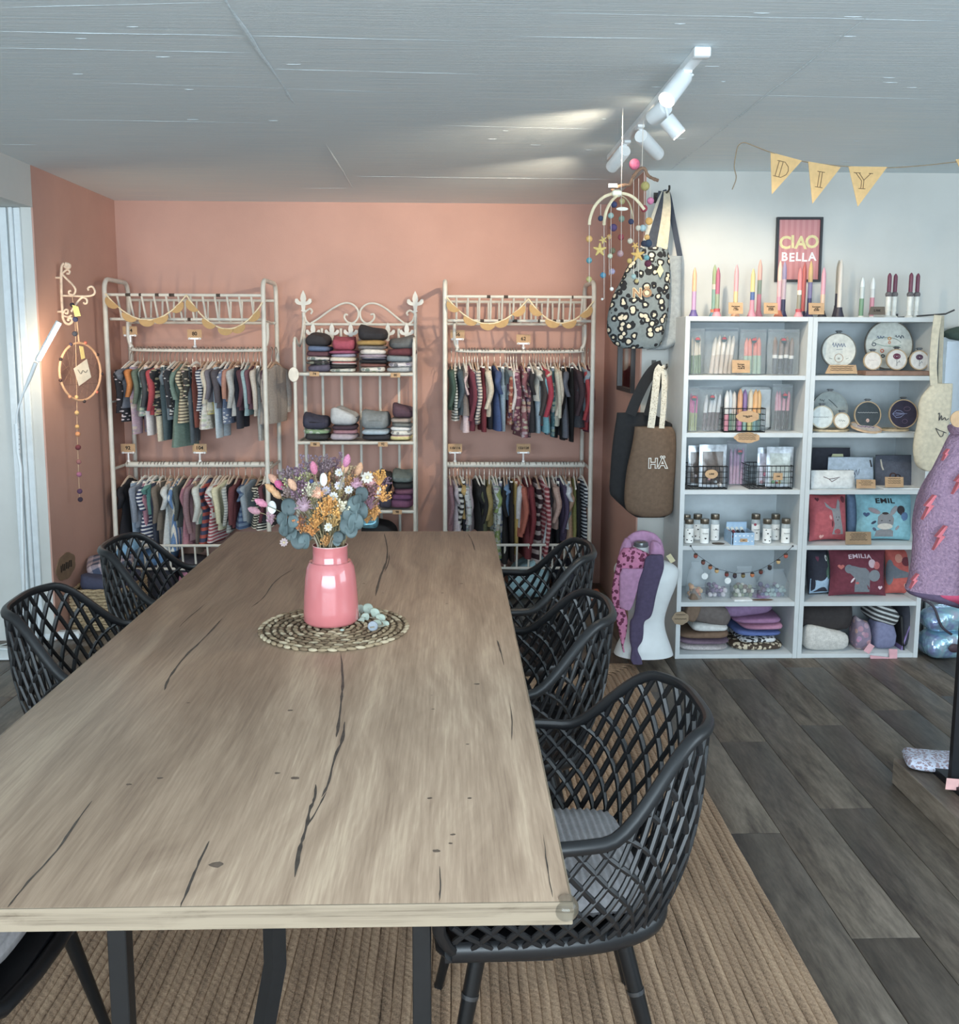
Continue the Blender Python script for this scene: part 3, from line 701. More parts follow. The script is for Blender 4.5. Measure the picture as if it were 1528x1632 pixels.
U_B = [(200, 1170, 'top', (62, 88, 78), 'dark green'), (232, 1260, 'shirt', (110, 116, 110), 'green-grey', 'stripe', (214, 216, 212)), (262, 1210, 'top', (66, 84, 96), 'dark teal'), (298, 1215, 'dress', (128, 120, 118), 'taupe'), (318, 1350, 'dress', (214, 192, 198), 'pale pink'), (345, 1340, 'top', (118, 48, 66), 'burgundy'),
       (362, 1200, 'shirt', (50, 54, 72), 'navy', 'floral', (212, 206, 200)), (385, 1230, 'vest', (34, 34, 38), 'black'), (408, 1285, 'top', (208, 200, 188), 'cream', 'stripe', (110, 112, 118)), (450, 1350, 'pants', (124, 44, 58), 'wine red'), (474, 1225, 'top', (208, 198, 176), 'cream'), (500, 1330, 'pants', (36, 38, 46), 'black'),
       (550, 1335, 'dress', (58, 82, 132), 'royal blue'), (600, 1345, 'pants', (146, 172, 192), 'pale blue'), (640, 1090, 'top', (118, 130, 134), 'teal-grey'), (655, 1290, 'pants', (102, 56, 84), 'plum'), (672, 1290, 'shirt', (150, 74, 60), 'rust', 'floral', (214, 160, 120)), (697, 1230, 'top', (210, 206, 204), 'white'), (722, 1340, 'top', (118, 66, 88), 'raspberry', 'floral', (196, 150, 160)),
       (775, 1390, 'dress', (142, 88, 98), 'old-rose', 'floral', (206, 186, 180)), (800, 1395, 'pants', (92, 62, 82), 'plum', 'floral', (170, 120, 120)), (838, 1350, 'dress', (46, 46, 52), 'black'), (868, 1100, 'tee', (206, 204, 194), 'cream'), (884, 1360, 'pants', (158, 180, 196), 'pale blue'), (908, 1290, 'top', (72, 66, 66), 'charcoal'),
       (930, 1300, 'top', (178, 48, 72), 'crimson'), (956, 1350, 'dress', (104, 168, 184), 'turquoise'), (982, 1140, 'tee', (210, 200, 180), 'cream', 'floral', (222, 216, 200)), (1012, 1390, 'pants', (62, 110, 122), 'dark teal', 'floral', (150, 190, 190)), (1040, 1300, 'shirt', (196, 196, 178), 'ecru'), (1062, 1250, 'top', (208, 200, 182), 'oatmeal'), (1080, 1415, 'pants', (28, 28, 32), 'black'),
       (1120, 1390, 'dress', (92, 98, 112), 'slate grey'), (1165, 1430, 'pants', (34, 34, 36), 'black'), (1190, 1290, 'top', (66, 48, 56), 'dark plum'), (1240, 1310, 'dress', (66, 68, 76), 'charcoal'), (1262, 1180, 'tee', (140, 158, 172), 'grey-blue'), (1285, 1330, 'top', (176, 52, 62), 'red'), (1318, 1350, 'top', (108, 46, 66), 'burgundy')]
garments(U_B, 1.487, 'upper rail by the tote bags', 'scroll-shelf side', 7, 5.093, 5.093, 680, 430, .08)
L_B = [(130, 800, 'top', (148, 112, 122), 'mauve'), (160, 800, 'dress', (196, 184, 192), 'pale lilac'), (190, 800, 'top', (206, 204, 196), 'white and black', 'wide', (52, 52, 56)), (212, 700, 'tee', (204, 168, 92), 'mustard'), (236, 800, 'pants', (46, 48, 58), 'black-navy'), (265, 800, 'shirt', (200, 204, 206), 'white', 'floral', (150, 164, 172)), (290, 800, 'top', (186, 170, 178), 'lilac'),
       (335, 800, 'dress', (34, 34, 36), 'black'), (365, 760, 'top', (38, 38, 40), 'soft black'), (402, 800, 'dress', (92, 96, 66), 'olive'), (442, 760, 'top', (160, 140, 78), 'dull mustard'), (460, 800, 'shirt', (200, 206, 204), 'white', 'floral', (150, 164, 172)), (490, 1000, 'dress', (142, 164, 92), 'lime green', 'floral', (214, 216, 200)), (525, 1030, 'pants', (88, 102, 128), 'denim', 'floral', (180, 186, 196)),
       (555, 1040, 'dress', (34, 32, 34), 'black'), (578, 680, 'tee', (112, 152, 196), 'blue'), (602, 1040, 'pants', (52, 44, 42), 'brown-black'), (640, 990, 'pants', (206, 168, 74), 'mustard yellow'), (660, 840, 'top', (176, 92, 72), 'brick orange'), (678, 770, 'shirt', (200, 198, 200), 'white'), (722, 1000, 'dress', (112, 40, 48), 'dark red'), (752, 980, 'top', (128, 44, 52), 'wine red'),
       (805, 1050, 'dress', (56, 30, 38), 'maroon', 'wide', (190, 172, 166)), (850, 1050, 'top', (150, 52, 66), 'red', 'stripe', (204, 160, 160)), (868, 980, 'top', (206, 210, 216), 'white'), (905, 1040, 'dress', (38, 38, 46), 'black'), (935, 780, 'top', (184, 152, 140), 'pink-beige'), (968, 1010, 'pants', (38, 40, 48), 'black'), (995, 880, 'top', (78, 66, 96), 'purple'), (1020, 780, 'tee', (206, 212, 218), 'white and blue'),
       (1042, 1000, 'pants', (126, 146, 156), 'teal grey'), (1070, 990, 'dress', (186, 150, 122), 'camel'), (1106, 900, 'vest', (150, 152, 80), 'lime'), (1130, 930, 'pants', (40, 42, 46), 'black'), (1168, 900, 'dress', (46, 52, 68), 'navy', 'stripe', (214, 218, 224))]
garments(L_B, .805, 'lower rail by the tote bags', 'scroll-shelf side', 9, 4.93, 4.93, 690, 690, .08)

# ---- kraft size cards in clip holders on the rails
def size_card(px, py, zr, txt, where):
    p = UY(px, py, 5.65); t = thing('size_card', 'kraft size card clipped %s' % where, 'sign', (p.x, 5.65, zr + .012), 'kraft size cards on the rails')
    zc = p.z - zr - .012; w, h = .084, .05
    MB().box((0, 0, zc), (w, .002, h)).build('card', KRAFT(), t, False)
    lettering(txt, .030 if len(txt) < 4 else .020, INK(), t, (0, -.0018, zc), off=.0006)
    wm = mk((236, 238, 240), .25, .2, .03)
    g = MB(); g.tube([(0, 0, 0), (0, 0, zc - h / 2 - .004)], .006, 8); g.ball((0, 0, .008), .011, 10, 6); g.box((0, 0, zc - h / 2 - .003), (.075, .01, .008)); g.ball((-.03, -.004, zc - h / 2 - .003), .008, 8, 6); g.ball((.03, -.004, zc - h / 2 - .003), .008, 8, 6)
    g.build('clip', wm, t)
for a in [(207, 527, 1.487, '74', 'at the corner end of the upper rail by the beaded hoop'), (310, 532, 1.487, '80', 'mid-way on the upper rail by the beaded hoop'), (204, 714, .805, '92', 'at the corner end of the lower rail by the beaded hoop'), (318, 714, .805, '104', 'mid-way on the lower rail by the beaded hoop'),
          (729, 533, 1.487, '56', 'at the scroll-shelf end of the upper rail by the totes'), (834, 540, 1.487, '62', 'mid-way on the upper rail by the totes'), (725, 714, .805, '110/116', 'at the scroll-shelf end of the lower rail by the totes'), (834, 714, .805, '122/128', 'mid-way on the lower rail by the totes')]: size_card(*a)

# ---- kraft scallop garlands swagged over the guard frames
M_MUST = mk((180, 143, 84), .85, 0, .05, 60)
def garland(swags, label, y):
    p0 = UY(*swags[0][0], y); t = thing('scallop_garland', label, 'garland', (p0.x, y, p0.z), 'mustard scallop garlands')
    for A, B, sag, n in swags:
        a, b = UY(*A, y), UY(*B, y); mid = UY((A[0] + B[0]) / 2, sag, y); pts = []
        for i in range(25):
            s_ = i / 24; q = a.lerp(b, s_); q.z += (mid.z - (a.z + b.z) / 2) * (1 - (2 * s_ - 1) ** 2); pts.append(q)
        wpart(MB().tube(pts, .0042, 6), 'cord', mk((222, 205, 165), .8), t)
        for k in range(n):
            i = int(24 * (k + .5) / n); q = pts[i]; d = (pts[min(24, i + 1)] - pts[max(0, i - 1)]).normalized(); an = math.atan2(d.z, d.x); r = .044
            poly = [(r * cos(th), .85 * r * sin(th)) for th in [pi + pi * j / 12 for j in range(13)]]
            wpart(MB().prism(poly, .0025, Matrix.Translation(q + Vector((0, -.003, 0))) @ Matrix.Rotation(-an * .8, 4, 'Y') @ Matrix.Rotation(random.uniform(-.25, .25), 4, 'Z')), 'scallop_flag', M_MUST, t, smooth=False)
garland([((168, 468), (297, 470), 510, 5), ((297, 470), (418, 482), 524, 5)], 'mustard scallop garland swagged across the rack beside the beaded hoop', 5.415)
garland([((712, 474), (842, 476), 516, 5), ((842, 476), (946, 480), 515, 4)], 'mustard scallop garland swagged across the rack beside the tote bags', 5.415)

# ================================================================== scrollwork shelf between the racks
wm = WHITE_METAL(); yf, yr = 5.5, 5.8
XE0, XE1 = UY(470, 600, yf).x, UY(660, 600, yf).x
et = thing('scroll_shelf', 'white wrought-iron shelf with scroll top and lily finials between the two garment racks', 'shelf', ((XE0 + XE1) / 2, 5.65, 0))
P = lambda mb, n, m=None, **k: wpart(mb, n, m or wm, et, **k)
zt = UY(483, 498, yr).z
xr0, xr1 = UY(485, 560, yr).x, UY(662, 560, yr).x
for x, xf in ((xr0, XE0), (xr1, XE1)):
    P(MB().tube([(x, yr, .01), (x, yr, zt)], .0115, 10), 'rear_post')
    P(MB().tube([(xf, yf, .01), (xf, yf, UY(470, 545, yf).z)], .0105, 10), 'front_post')
    P(MB().tube(spline([(x, yr, zt - .02), (x, yr - .05, zt - .11), ((x + xf) / 2, 5.66, zt - .20), (xf, yf + .03, 1.56), (xf, yf, UY(470, 550, yf).z)], 5), .008, 8), 'side_arm')
    for z in (.545, .955, 1.352, .14): P(MB().tube([(xf, yf, z), (x, yr, z)], .007, 8), 'side_brace')
SHZ = [1.352, .952, .543, .16]
for z in SHZ:
    P(MB().box(((XE0 + XE1) / 2, 5.65, z - .004), (XE1 - XE0 - .01, .30, .008)), 'shelf_plate')
    P(MB().tube([(XE0, yf, z), (XE1, yf, z)], .010, 8), 'shelf_edge')
    P(MB().tube([(xr0, yr, z), (xr1, yr, z)], .008, 8), 'shelf_edge')
for px in (515, 545, 575, 606, 636):
    x = UY(px, 650, yr).x; P(MB().tube([(x, yr, .16), (x, yr, 1.62)], .0085, 8), 'back_bar')
zr1 = UY(570, 517, yr).z
P(MB().tube([(xr0, yr, zr1), (xr1, yr, zr1)], .008, 8), 'top_rail')
def px3(pts, sx=5.44, ox=440, oy=460, y=yr): return [UY(ox + a / sx, oy + b / sx, y) for a, b in pts]
for pts in [[(300, 300), (360, 265), (470, 185), (560, 135), (625, 125), (680, 150), (712, 200), (705, 260), (665, 298), (620, 290), (592, 255), (598, 225), (622, 228)],
            [(1110, 300), (1060, 262), (960, 180), (880, 135), (815, 128), (760, 152), (728, 200), (738, 265), (780, 300), (822, 290), (850, 255), (845, 222), (818, 226)],
            [(245, 220), (258, 275), (290, 305), (320, 300)], [(248, 205), (290, 175), (312, 195), (300, 220)], [(1200, 225), (1185, 275), (1150, 305), (1115, 302)], [(1200, 215), (1160, 190), (1132, 210), (1142, 232)]]:
    P(MB().tube(spline(px3(pts), 5), .0062, 8), 'scroll')
def lily(x, y, z, s_, nm):
    o = [(0, .075), (.012, .05), (.016, .03), (.012, .012), (.022, .016), (.032, .03), (.044, .028), (.046, .012), (.036, 0), (.024, -.004), (.012, -.006), (.008, -.03), (.014, -.036), (0, -.045)]
    poly = [(a * s_, b * s_) for a, b in o] + [(-a * s_, b * s_) for a, b in o[-2:0:-1]]
    P(MB().prism(poly, .014, Matrix.Translation((x, y, z))), nm)
lily(xr0, yr, zt + .05, 1.1, 'lily_finial'); lily(xr1, yr, zt + .05, 1.1, 'lily_finial')
for px in (499, 529, 559, 618, 648):
    q = UY(px, 533, yr - .012); lily(q.x, q.y, q.z, .95, 'lily_ornament')
q = UY(468, 597, 5.48)
md = tag(MB().lathe([(.005, 0), (.026, 0), (.034, .003), (.036, .008), (.034, .013), (.026, .015), (.005, .012)], 24, M=Matrix.Diagonal((1, 1, 1, 1))).build('oval_medallion', mk((222, 214, 198), .6)), 'small oval cream medallion tied to the front post of the scroll shelf', 'ornament')
md.location = (q.x, 5.486, q.z); md.rotation_euler = (pi / 2, 0, 0); md.scale = (.85, 1.2, 1)
for px, py, z, tx, wh in [(501, 596, 1.352, '74', 'top shelf, wall-hoop end'), (630, 598, 1.352, '80', 'top shelf, tote end'), (502, 708, .952, '86', 'second shelf, wall-hoop end'), (610, 708, .952, '92', 'second shelf, tote end'), (633, 816, .543, '98', 'third shelf')]:
    p = UY(px, py, 5.485)
    t = thing('shelf_tag', 'small kraft size tag on the scroll shelf, ' + wh, 'sign', (p.x, 5.484, p.z), 'kraft size tags of the scroll shelf')
    MB().box((0, 0, 0), (.055, .003, .026)).build('card', KRAFT(), t, False); lettering(tx, .02, INK(), t, (0, -.0018, 0), off=.0004)

# ---- folded clothes: every piece its own slab with rounded folds
def folded_mesh(w, d, h, seed, wav=.25):
    R_ = random.Random(seed); p = [R_.uniform(0, 6.28) for _ in range(4)]
    g = MB(); nu, nv = 22, 9
    def f(i, j):
        a = 2 * pi * i; s_ = lambda q: (abs(q) ** .45) * (1 if q >= 0 else -1)
        th = -pi / 2 + pi * j; r = max(0, cos(th)) ** .45
        x = s_(cos(a)) * r; y = s_(sin(a)) * r; z = sin(th)
        z = (abs(z) ** .7) * (1 if z > 0 else -1)
        zz = h / 2 * z
        if z > 0: zz += h * wav * (.5 * sin(2.1 * x + p[0]) + .35 * sin(3 * y + p[1])) * (r if r > 0 else .001) + 0
        return (w / 2 * x * (1 + .05 * sin(2 * a + p[2])), d / 2 * y, zz + h / 2)
    g.grid(nu, nv, f, cu=True); return g.mesh('folded_cloth', ang=70)
def stack(x0, x1, zs, items, where, y=5.64, d=.25, seed=0, nm='folded_garment', cat='folded clothes', grp=None, tot=None):
    """items from bottom to top: (thickness, colour, word, pattern, colour2)"""
    z = zs; n = len(items); R_ = random.Random(seed)
    for i, it in enumerate(items):
        h, c, word = it[:3]; pat = it[3] if len(it) > 3 else None; c2 = it[4] if len(it) > 4 else (225, 222, 215)
        w = (x1 - x0) * R_.uniform(.88, 1.0)
        o = link(nm, folded_mesh(w, d * R_.uniform(.88, 1), h * 1.12, seed * 31 + i, .16 if i < n - 1 else .48), fabric(c, pat, c2))
        o.location = ((x0 + x1) / 2 + R_.uniform(-.008, .008), y + R_.uniform(-.01, .01), z); o.rotation_euler = (0, 0, R_.uniform(-.10, .10)); z += h
        pos = 'topmost' if i == n - 1 else 'lowest' if i == 0 else ORD[i] + ' from below'
        tag(o, 'folded %s garment, %s in the %s' % (word, pos, where), cat, grp or 'folded garments on the scroll shelf')
def pz(cy, y=5.52): return UY(560, 460 + cy / 5.44, y).z
def st_px(c0, c1, zs, rows, where, seed):
    x0, x1 = UY(440 + c0 / 5.44, 620, 5.52).x, UY(440 + c1 / 5.44, 620, 5.52).x
    items = []
    for r in rows[::-1]: items.append((max(.014, (r[1] - r[0]) / 5.44 / 1500 * 5.6),) + r[2:])
    tot = sum(i[0] for i in items); want = pz(rows[0][0]) - zs; k = want / tot
    stack(x0, x1, zs, [(i[0] * k,) + i[1:] for i in items], where, seed=seed)
st_px(250, 470, 1.362, [(410, 500, (52, 50, 54), 'black'), (500, 545, (92, 112, 146), 'denim blue'), (545, 590, (96, 62, 72), 'maroon'), (588, 620, (196, 192, 188), 'white', 'floral', (120, 120, 120)), (620, 655, (54, 54, 56), 'black', 'floral', (140, 130, 110)), (655, 718, (92, 88, 110), 'purple-grey')], 'first stack on the top shelf', 1)
st_px(462, 690, 1.362, [(430, 545, (168, 68, 90), 'crimson'), (545, 575, (150, 70, 104), 'raspberry'), (570, 600, (150, 150, 176), 'lilac'), (592, 635, (216, 206, 188), 'cream'), (635, 660, (210, 190, 190), 'white and red', 'stripe', (176, 60, 70)), (655, 690, (52, 50, 52), 'black'), (688, 722, (206, 210, 202), 'white', 'floral', (160, 170, 160))], 'second stack on the top shelf', 2)
st_px(705, 955, 1.362, [(345, 455, (48, 47, 52), 'crumpled black'), (455, 500, (164, 130, 62), 'mustard'), (495, 530, (122, 120, 122), 'grey'), (530, 578, (212, 206, 200), 'cream'), (578, 602, (160, 146, 164), 'lilac'), (600, 622, (70, 72, 98), 'navy', 'stripe', (210, 210, 214)), (618, 650, (46, 46, 52), 'black'), (645, 680, (122, 78, 72), 'red-brown'), (678, 724, (206, 204, 196), 'white', 'floral', (130, 140, 130))], 'third stack on the top shelf', 3)
st_px(955, 1205, 1.362, [(432, 530, (100, 104, 106), 'charcoal grey'), (525, 590, (104, 50, 58), 'dark red'), (585, 640, (126, 138, 146), 'blue-grey'), (630, 680, (206, 200, 204), 'white', 'floral', (130, 110, 130)), (678, 724, (140, 146, 152), 'grey', 'heather', (180, 184, 188))], 'fourth stack on the top shelf', 4)
st_px(212, 440, .962, [(1118, 1240, (62, 62, 82), 'navy'), (1236, 1285, (130, 160, 120), 'green and white', 'floral', (215, 220, 210)), (1280, 1335, (54, 54, 58), 'black')], 'first stack on the second shelf', 5)
st_px(455, 688, .962, [(1075, 1210, (186, 190, 194), 'light grey'), (1205, 1245, (70, 52, 66), 'dark plum'), (1238, 1280, (158, 112, 124), 'mauve'), (1275, 1335, (176, 164, 176), 'pale lilac')], 'second stack on the second shelf', 6)
st_px(722, 985, .962, [(1090, 1245, (128, 136, 140), 'blue-grey'), (1240, 1290, (164, 184, 200), 'pale blue'), (1285, 1335, (48, 48, 58), 'black')], 'third stack on the second shelf', 7)
st_px(985, 1195, .962, [(1028, 1135, (88, 62, 76), 'plum'), (1135, 1185, (164, 150, 140), 'taupe'), (1180, 1215, (112, 118, 118), 'grey'), (1212, 1250, (216, 216, 218), 'white'), (1248, 1290, (214, 214, 206), 'white', 'dot', (150, 150, 150)), (1288, 1335, (206, 196, 130), 'yellow and pink', 'wide', (206, 170, 168))], 'fourth stack on the second shelf', 8)
st_px(990, 1200, .553, [(1605, 1690, (112, 124, 120), 'green-grey'), (1690, 1740, (46, 46, 48), 'black'), (1738, 1785, (120, 72, 96), 'raspberry plum'), (1785, 1830, (104, 60, 100), 'purple'), (1830, 1900, (120, 70, 104), 'magenta')], 'last stack on the third shelf', 9)
st_px(860, 985, .553, [(1610, 1700, (44, 44, 46), 'black'), (1700, 1780, (58, 58, 62), 'charcoal'), (1780, 1900, (70, 66, 84), 'dark mauve')], 'stack beside the bouquet on the third shelf', 10)
stack(XE0 + .03, XE0 + .24, .553, [(.05, (60, 60, 66), 'charcoal'), (.05, (150, 140, 150), 'lilac grey')], 'hidden stack on the third shelf', seed=11)
stack(XE1 - .33, XE1 - .10, .17, [(.08, (50, 48, 52), 'black'), (.08, (44, 44, 48), 'dark'), (.10, (40, 40, 44), 'crumpled black')], 'black stack on the lowest shelf', seed=12)
o = tag(link('metallic_pouch', folded_mesh(.10, .12, .07, 77, .4), mk((120, 190, 214), .25, .6, .3, 50)), 'small shiny turquoise pouch on the dark stack, lowest scroll-shelf tier', 'pouch'); o.location = (XE1 - .27, 5.56, .435)
# ================================================================== white shelf units and what stands in them
YS, YBK = 4.43, 4.755
SZ = [1.662, 1.387, 1.114, .839, .566, .285, .022]   # upper faces: top board, five shelves, bottom
M_SHELF = mk((198, 204, 206), .45, 0, .03, 20)
def unit(x0, x1, label):
    t = thing('shelf_unit', label, 'shelf', ((x0 + x1) / 2, YS, 0), 'white open shelf units')
    P = lambda mb, n: wpart(mb, n, M_SHELF, t)
    for x in (x0 + .011, x1 - .011): P(MB().box((x, (YS + YBK) / 2, SZ[0] / 2), (.022, YBK - YS, SZ[0]), bev=.001), 'side_panel')
    for i, z in enumerate(SZ): P(MB().box(((x0 + x1) / 2, (YS + YBK) / 2 + .001, z - .011), (x1 - x0 - .044, YBK - YS - .004, .022), bev=.001), 'top_board' if i == 0 else 'bottom_board' if i == 6 else 'shelf_board')
    wpart(MB().box(((x0 + x1) / 2, YBK - .004, SZ[0] / 2), (x1 - x0 - .046, .006, SZ[0] - .02)), 'back_panel', mk((184, 195, 200), .6, 0, .03), t)
XS0, XS1, XS2 = 1.087, 1.690, 2.293
unit(XS0, XS1, 'white open shelf unit of candles, jars and felt balls, beside the mannequin')
unit(XS1 + .001, XS2, 'white open shelf unit of embroidery hoops and appliqued cushions')
def C1(cx, cy, y): return UY(1080 + cx / 6.945, 500 + cy / 6.945, y)      # rows one and two, candle unit
def C2(cx, cy, y): return UY(1280 + cx / 6.161, 490 + cy / 6.161, y)      # rows one and two, hoop unit
def C3(cx, cy, y): return UY(1080 + cx / 6.945, 680 + cy / 6.945, y)      # rows three and four, candle unit
def C4(cx, cy, y): return UY(1270 + cx / 5.922, 690 + cy / 5.922, y)      # rows three and four, hoop unit
def C5(cx, cy, y): return UY(1070 + cx / 6.945, 860 + cy / 6.945, y)      # rows five and six, candle unit
def C6(cx, cy, y): return UY(1260 + cx / 5.70, 860 + cy / 5.70, y)        # rows five and six, hoop unit

def candle_mesh(L, r=.0115, n=12):
    return MB().lathe([(r * .9, 0), (r, .004), (r, L * .80), (r * .93, L * .86), (r * .6, L * .94), (r * .25, L * .985), (r * .1, L)], n)
def band_mat(bands):
    """dip-dyed wax: bands [(upto fraction of height, colour)] in generated z"""
    key = ('band', tuple((f, tuple(c)) for f, c in bands))
    if key in _M: return _M[key]
    s = NT('dyed_wax'); c = s.n('TexCoord'); sp = s.n('SeparateXYZ'); s.l(c.outputs['Generated'], sp.inputs[0])
    st = []; lo = 0.0
    for f, col in bands: st.append((lo, rgb(col))); lo = f
    if len(st) == 1: st.append((1.0, st[0][1]))
    col = s.ramp(sp.outputs[2], st, const=True)
    _M[key] = s.out(col, .42); return _M[key]
def sticker(t, x, y, z, r=.014):
    poly = [(r * cos(a), r * sin(a)) for a in [2 * pi * i / 16 for i in range(16)]]
    half = [p for p in poly if p[1] >= -.001]; low = [p for p in poly if p[1] <= .001]
    wpart(MB().prism(poly, .001, Matrix.Translation((x, y, z))), 'round_sticker', mk((70, 90, 96), .5), t, smooth=False)
    wpart(MB().prism([(a * .85, b * .85) for a, b in half], .0012, Matrix.Translation((x, y - .0004, z))), 'sticker_mark', mk((178, 72, 80), .5), t, smooth=False)
def candle_pack(x0, x1, z, h, y, top, low, n, label, split=.5, lean=0.0, film=(225, 235, 238), stk=True, band=None):
    w = x1 - x0; t = thing('candle_pack', label, 'candle pack', ((x0 + x1) / 2, y, z), 'clear bags of candles')
    def q(i, j):
        u, v = 2 * i - 1, j; d = .020 * (1 - abs(u) ** 4) * (1 - v) ** .5 + .001
        return d
    g = MB()
    g.grid(11, 9, lambda i, j: (x0 + w * i + .003 * sin(9 * j + i * 3), y - q(i, j) - .002 * sin(14 * i + 6 * j), z + .002 + h * j))
    g.grid(11, 9, lambda i, j: (x1 - w * i, y + q(1 - i, j), z + .002 + h * j))
    wpart(g, 'film_bag', glassy(tuple(int(v * .8) for v in film), .22, .06), t, ang=80)
    wpart(MB().box((x0 + w / 2, y, z + h * .965), (w * .98, .003, h * .05)), 'bag_seal', mk((120, 128, 134), .35), t)
    me = {}
    for i in range(n):
        x = x0 + w * (.16 + .68 * (i + .5) / n); L = h * random.uniform(.80, .85)
        cm = candle_mesh(L, min(.0115, w * .64 / n / 2)); T = Matrix.Translation((x, y + random.uniform(-.004, .004), z + .004)) @ Matrix.Rotation(lean + random.uniform(-.03, .03), 4, 'Y')
        cm.v = [tuple(T @ Vector(p)) for p in cm.v]
        bd = [(split, low), (1, top)] if band is None else [(split - .04, low), (split + .05, band), (1, top)]
        wpart(cm, 'candle', band_mat(bd), t)
    if stk: sticker(t, x0 + w * random.uniform(.45, .62), y - .023, z + h * .76, .013)
    return t
def kraft_sign(p0, p1, txt, label, size, shape='rect', lean=.18, mat=None, lines=None, grp='kraft price signs'):
    """standing card: p0 lower corner, p1 upper corner (world, same y); lettering or unreadable strokes"""
    w, h = abs(p1.x - p0.x), abs(p1.z - p0.z); c = (p0 + p1) / 2
    t = thing('price_sign', label, 'sign', (c.x, p0.y, min(p0.z, p1.z)), grp)
    if shape == 'cloud':
        poly = []
        for i in range(48):
            a = 2 * pi * i / 48; r = 1 + .10 * abs(sin(a * 3.5)); poly.append((w * .46 * r * cos(a), h * .46 * r * sin(a)))
    elif shape == 'oval': poly = [(w / 2 * cos(2 * pi * i / 24), h / 2 * sin(2 * pi * i / 24)) for i in range(24)]
    elif shape == 'trap': poly = [(-w / 2, -h / 2), (w / 2, -h / 2), (w * .44, h / 2), (-w * .38, h / 2)]
    else: poly = [(-w / 2, -h / 2), (w / 2, -h / 2), (w / 2, h / 2 * .96), (-w / 2 * .98, h / 2)]
    T = Matrix.Translation((0, 0, h / 2)) @ Matrix.Rotation(-lean if shape == 'rect' else 0, 4, 'X')
    MB().prism(poly, .0025, T).build('card', mat or KRAFT(), t, False)
    if shape == 'rect': MB().prism([(-w * .3, -h / 2), (w * .3, -h / 2), (w * .3, h * .3), (-w * .3, h * .3)], .002, Matrix.Translation((0, .014, h / 2)) @ Matrix.Rotation(.15, 4, 'X')).build('rear_flap', mat or KRAFT(), t, False)
    if txt:
        o = lettering(txt, size, INK(), t, T @ Vector((0, -.002, 0)), (pi / 2 - (lean if shape == 'rect' else 0), 0, 0), off=.0002, line=.86)
    for i in range(lines or 0):   # handwriting too small to read: plain strokes
        zz = h * (.30 - .62 * (i + .5) / lines + .12); ww = w * random.uniform(.5, .74)
        MB().tube([Vector((-ww / 2 + ww * k / 12, -.0022, zz + .0012 * sin(k * 2.3 + i))) for k in range(13)], .0011, 5, M=T).build('handwriting_line', INK(), t)
    return t
# ---- row one: bags of candles
z1 = SZ[1]
def pack(a, b, top, z, fn, y, *args, **kw):
    p, q = fn(a, top, y), fn(b, top, y); return candle_pack(p.x, q.x, z + .001, q.z - z, y, *args, **kw)
pack(128, 300, 170, z1, C1, 4.50, (196, 184, 164), (92, 118, 84), 4, 'bag of beige and green candles in the top compartment, next to the unit edge')
pack(300, 672, 165, z1, C1, 4.53, (206, 198, 186), (188, 172, 158), 5, 'wide clear bag of pale beige candles in the top compartment', lean=.10)
pack(690, 985, 180, z1, C1, 4.51, (206, 118, 106), (140, 166, 146), 4, 'bag of coral and sage candles behind the top kraft sign')
pack(1000, 1350, 180, z1, C1, 4.50, (120, 104, 98), (50, 58, 70), 4, 'bag of brown and navy candles with white middle band', split=.46, band=(206, 204, 200))
kraft_sign(C1(597, 655, 4.445), C1(800, 512, 4.445), 'Kerzen\n4er Set\n14,90 €', 'kraft sign for sets of four candles, top compartment of the candle shelf', .0115)
# ---- row two
z2 = SZ[2]
pack(108, 240, 815, z2, C1, 4.49, (184, 72, 138), (142, 150, 92), 4, 'bag of pink and olive candles in the second compartment')
pack(232, 500, 810, z2, C1, 4.51, (186, 190, 194), (80, 66, 72), 4, 'bag of silvery grey and brown candles beside the wire basket', lean=.09)
pack(1048, 1275, 785, z2, C1, 4.53, (206, 140, 158), (48, 44, 50), 4, 'bag of rose and black candles at the end of the second compartment')
o = tag(MB().box(((C1(690, 900, 4.62).x + C1(1040, 900, 4.62).x) / 2, 4.63, z2 + .105), (.155, .03, .21), bev=.012).build('white_box', mk((222, 228, 228), .35)), 'glossy white upright box behind the coloured single candles', 'box')
def wire_basket(x0, x1, z, h, y0, y1, label, nx=9, ny=5, nz=4):
    t = thing('wire_basket', label, 'basket', ((x0 + x1) / 2, (y0 + y1) / 2, z), 'black wire baskets'); m = mk((40, 42, 45), .4, .5, .03)
    g = MB(); r = .0014
    for k in range(nz + 1):
        zz = z + .003 + (h - .004) * k / nz; rr = .0024 if k in (0, nz) else r
        g.tube([(x0, y0, zz), (x1, y0, zz), (x1, y1, zz), (x0, y1, zz)], rr, 5, closed=True)
    wpart(g, 'ring_wires', m, t); g = MB()
    for i in range(nx + 1):
        x = x0 + (x1 - x0) * i / nx
        g.tube([(x, y0, z + h), (x, y0, z + .003), (x, y1, z + .003), (x, y1, z + h)], r, 5)
    for j in range(1, ny):
        y = y0 + (y1 - y0) * j / ny
        g.tube([(x0, y, z + h), (x0, y, z + .003), (x1, y, z + .003), (x1, y, z + h)], r, 5)
    wpart(g, 'upright_wires', m, t); return t
a, b = C1(508, 1290, 4.45), C1(962, 1290, 4.45)
wire_basket(a.x, b.x, z2, C1(700, 1048, 4.45).z - z2, 4.45, 4.56, 'black wire basket of single candles in the second compartment')
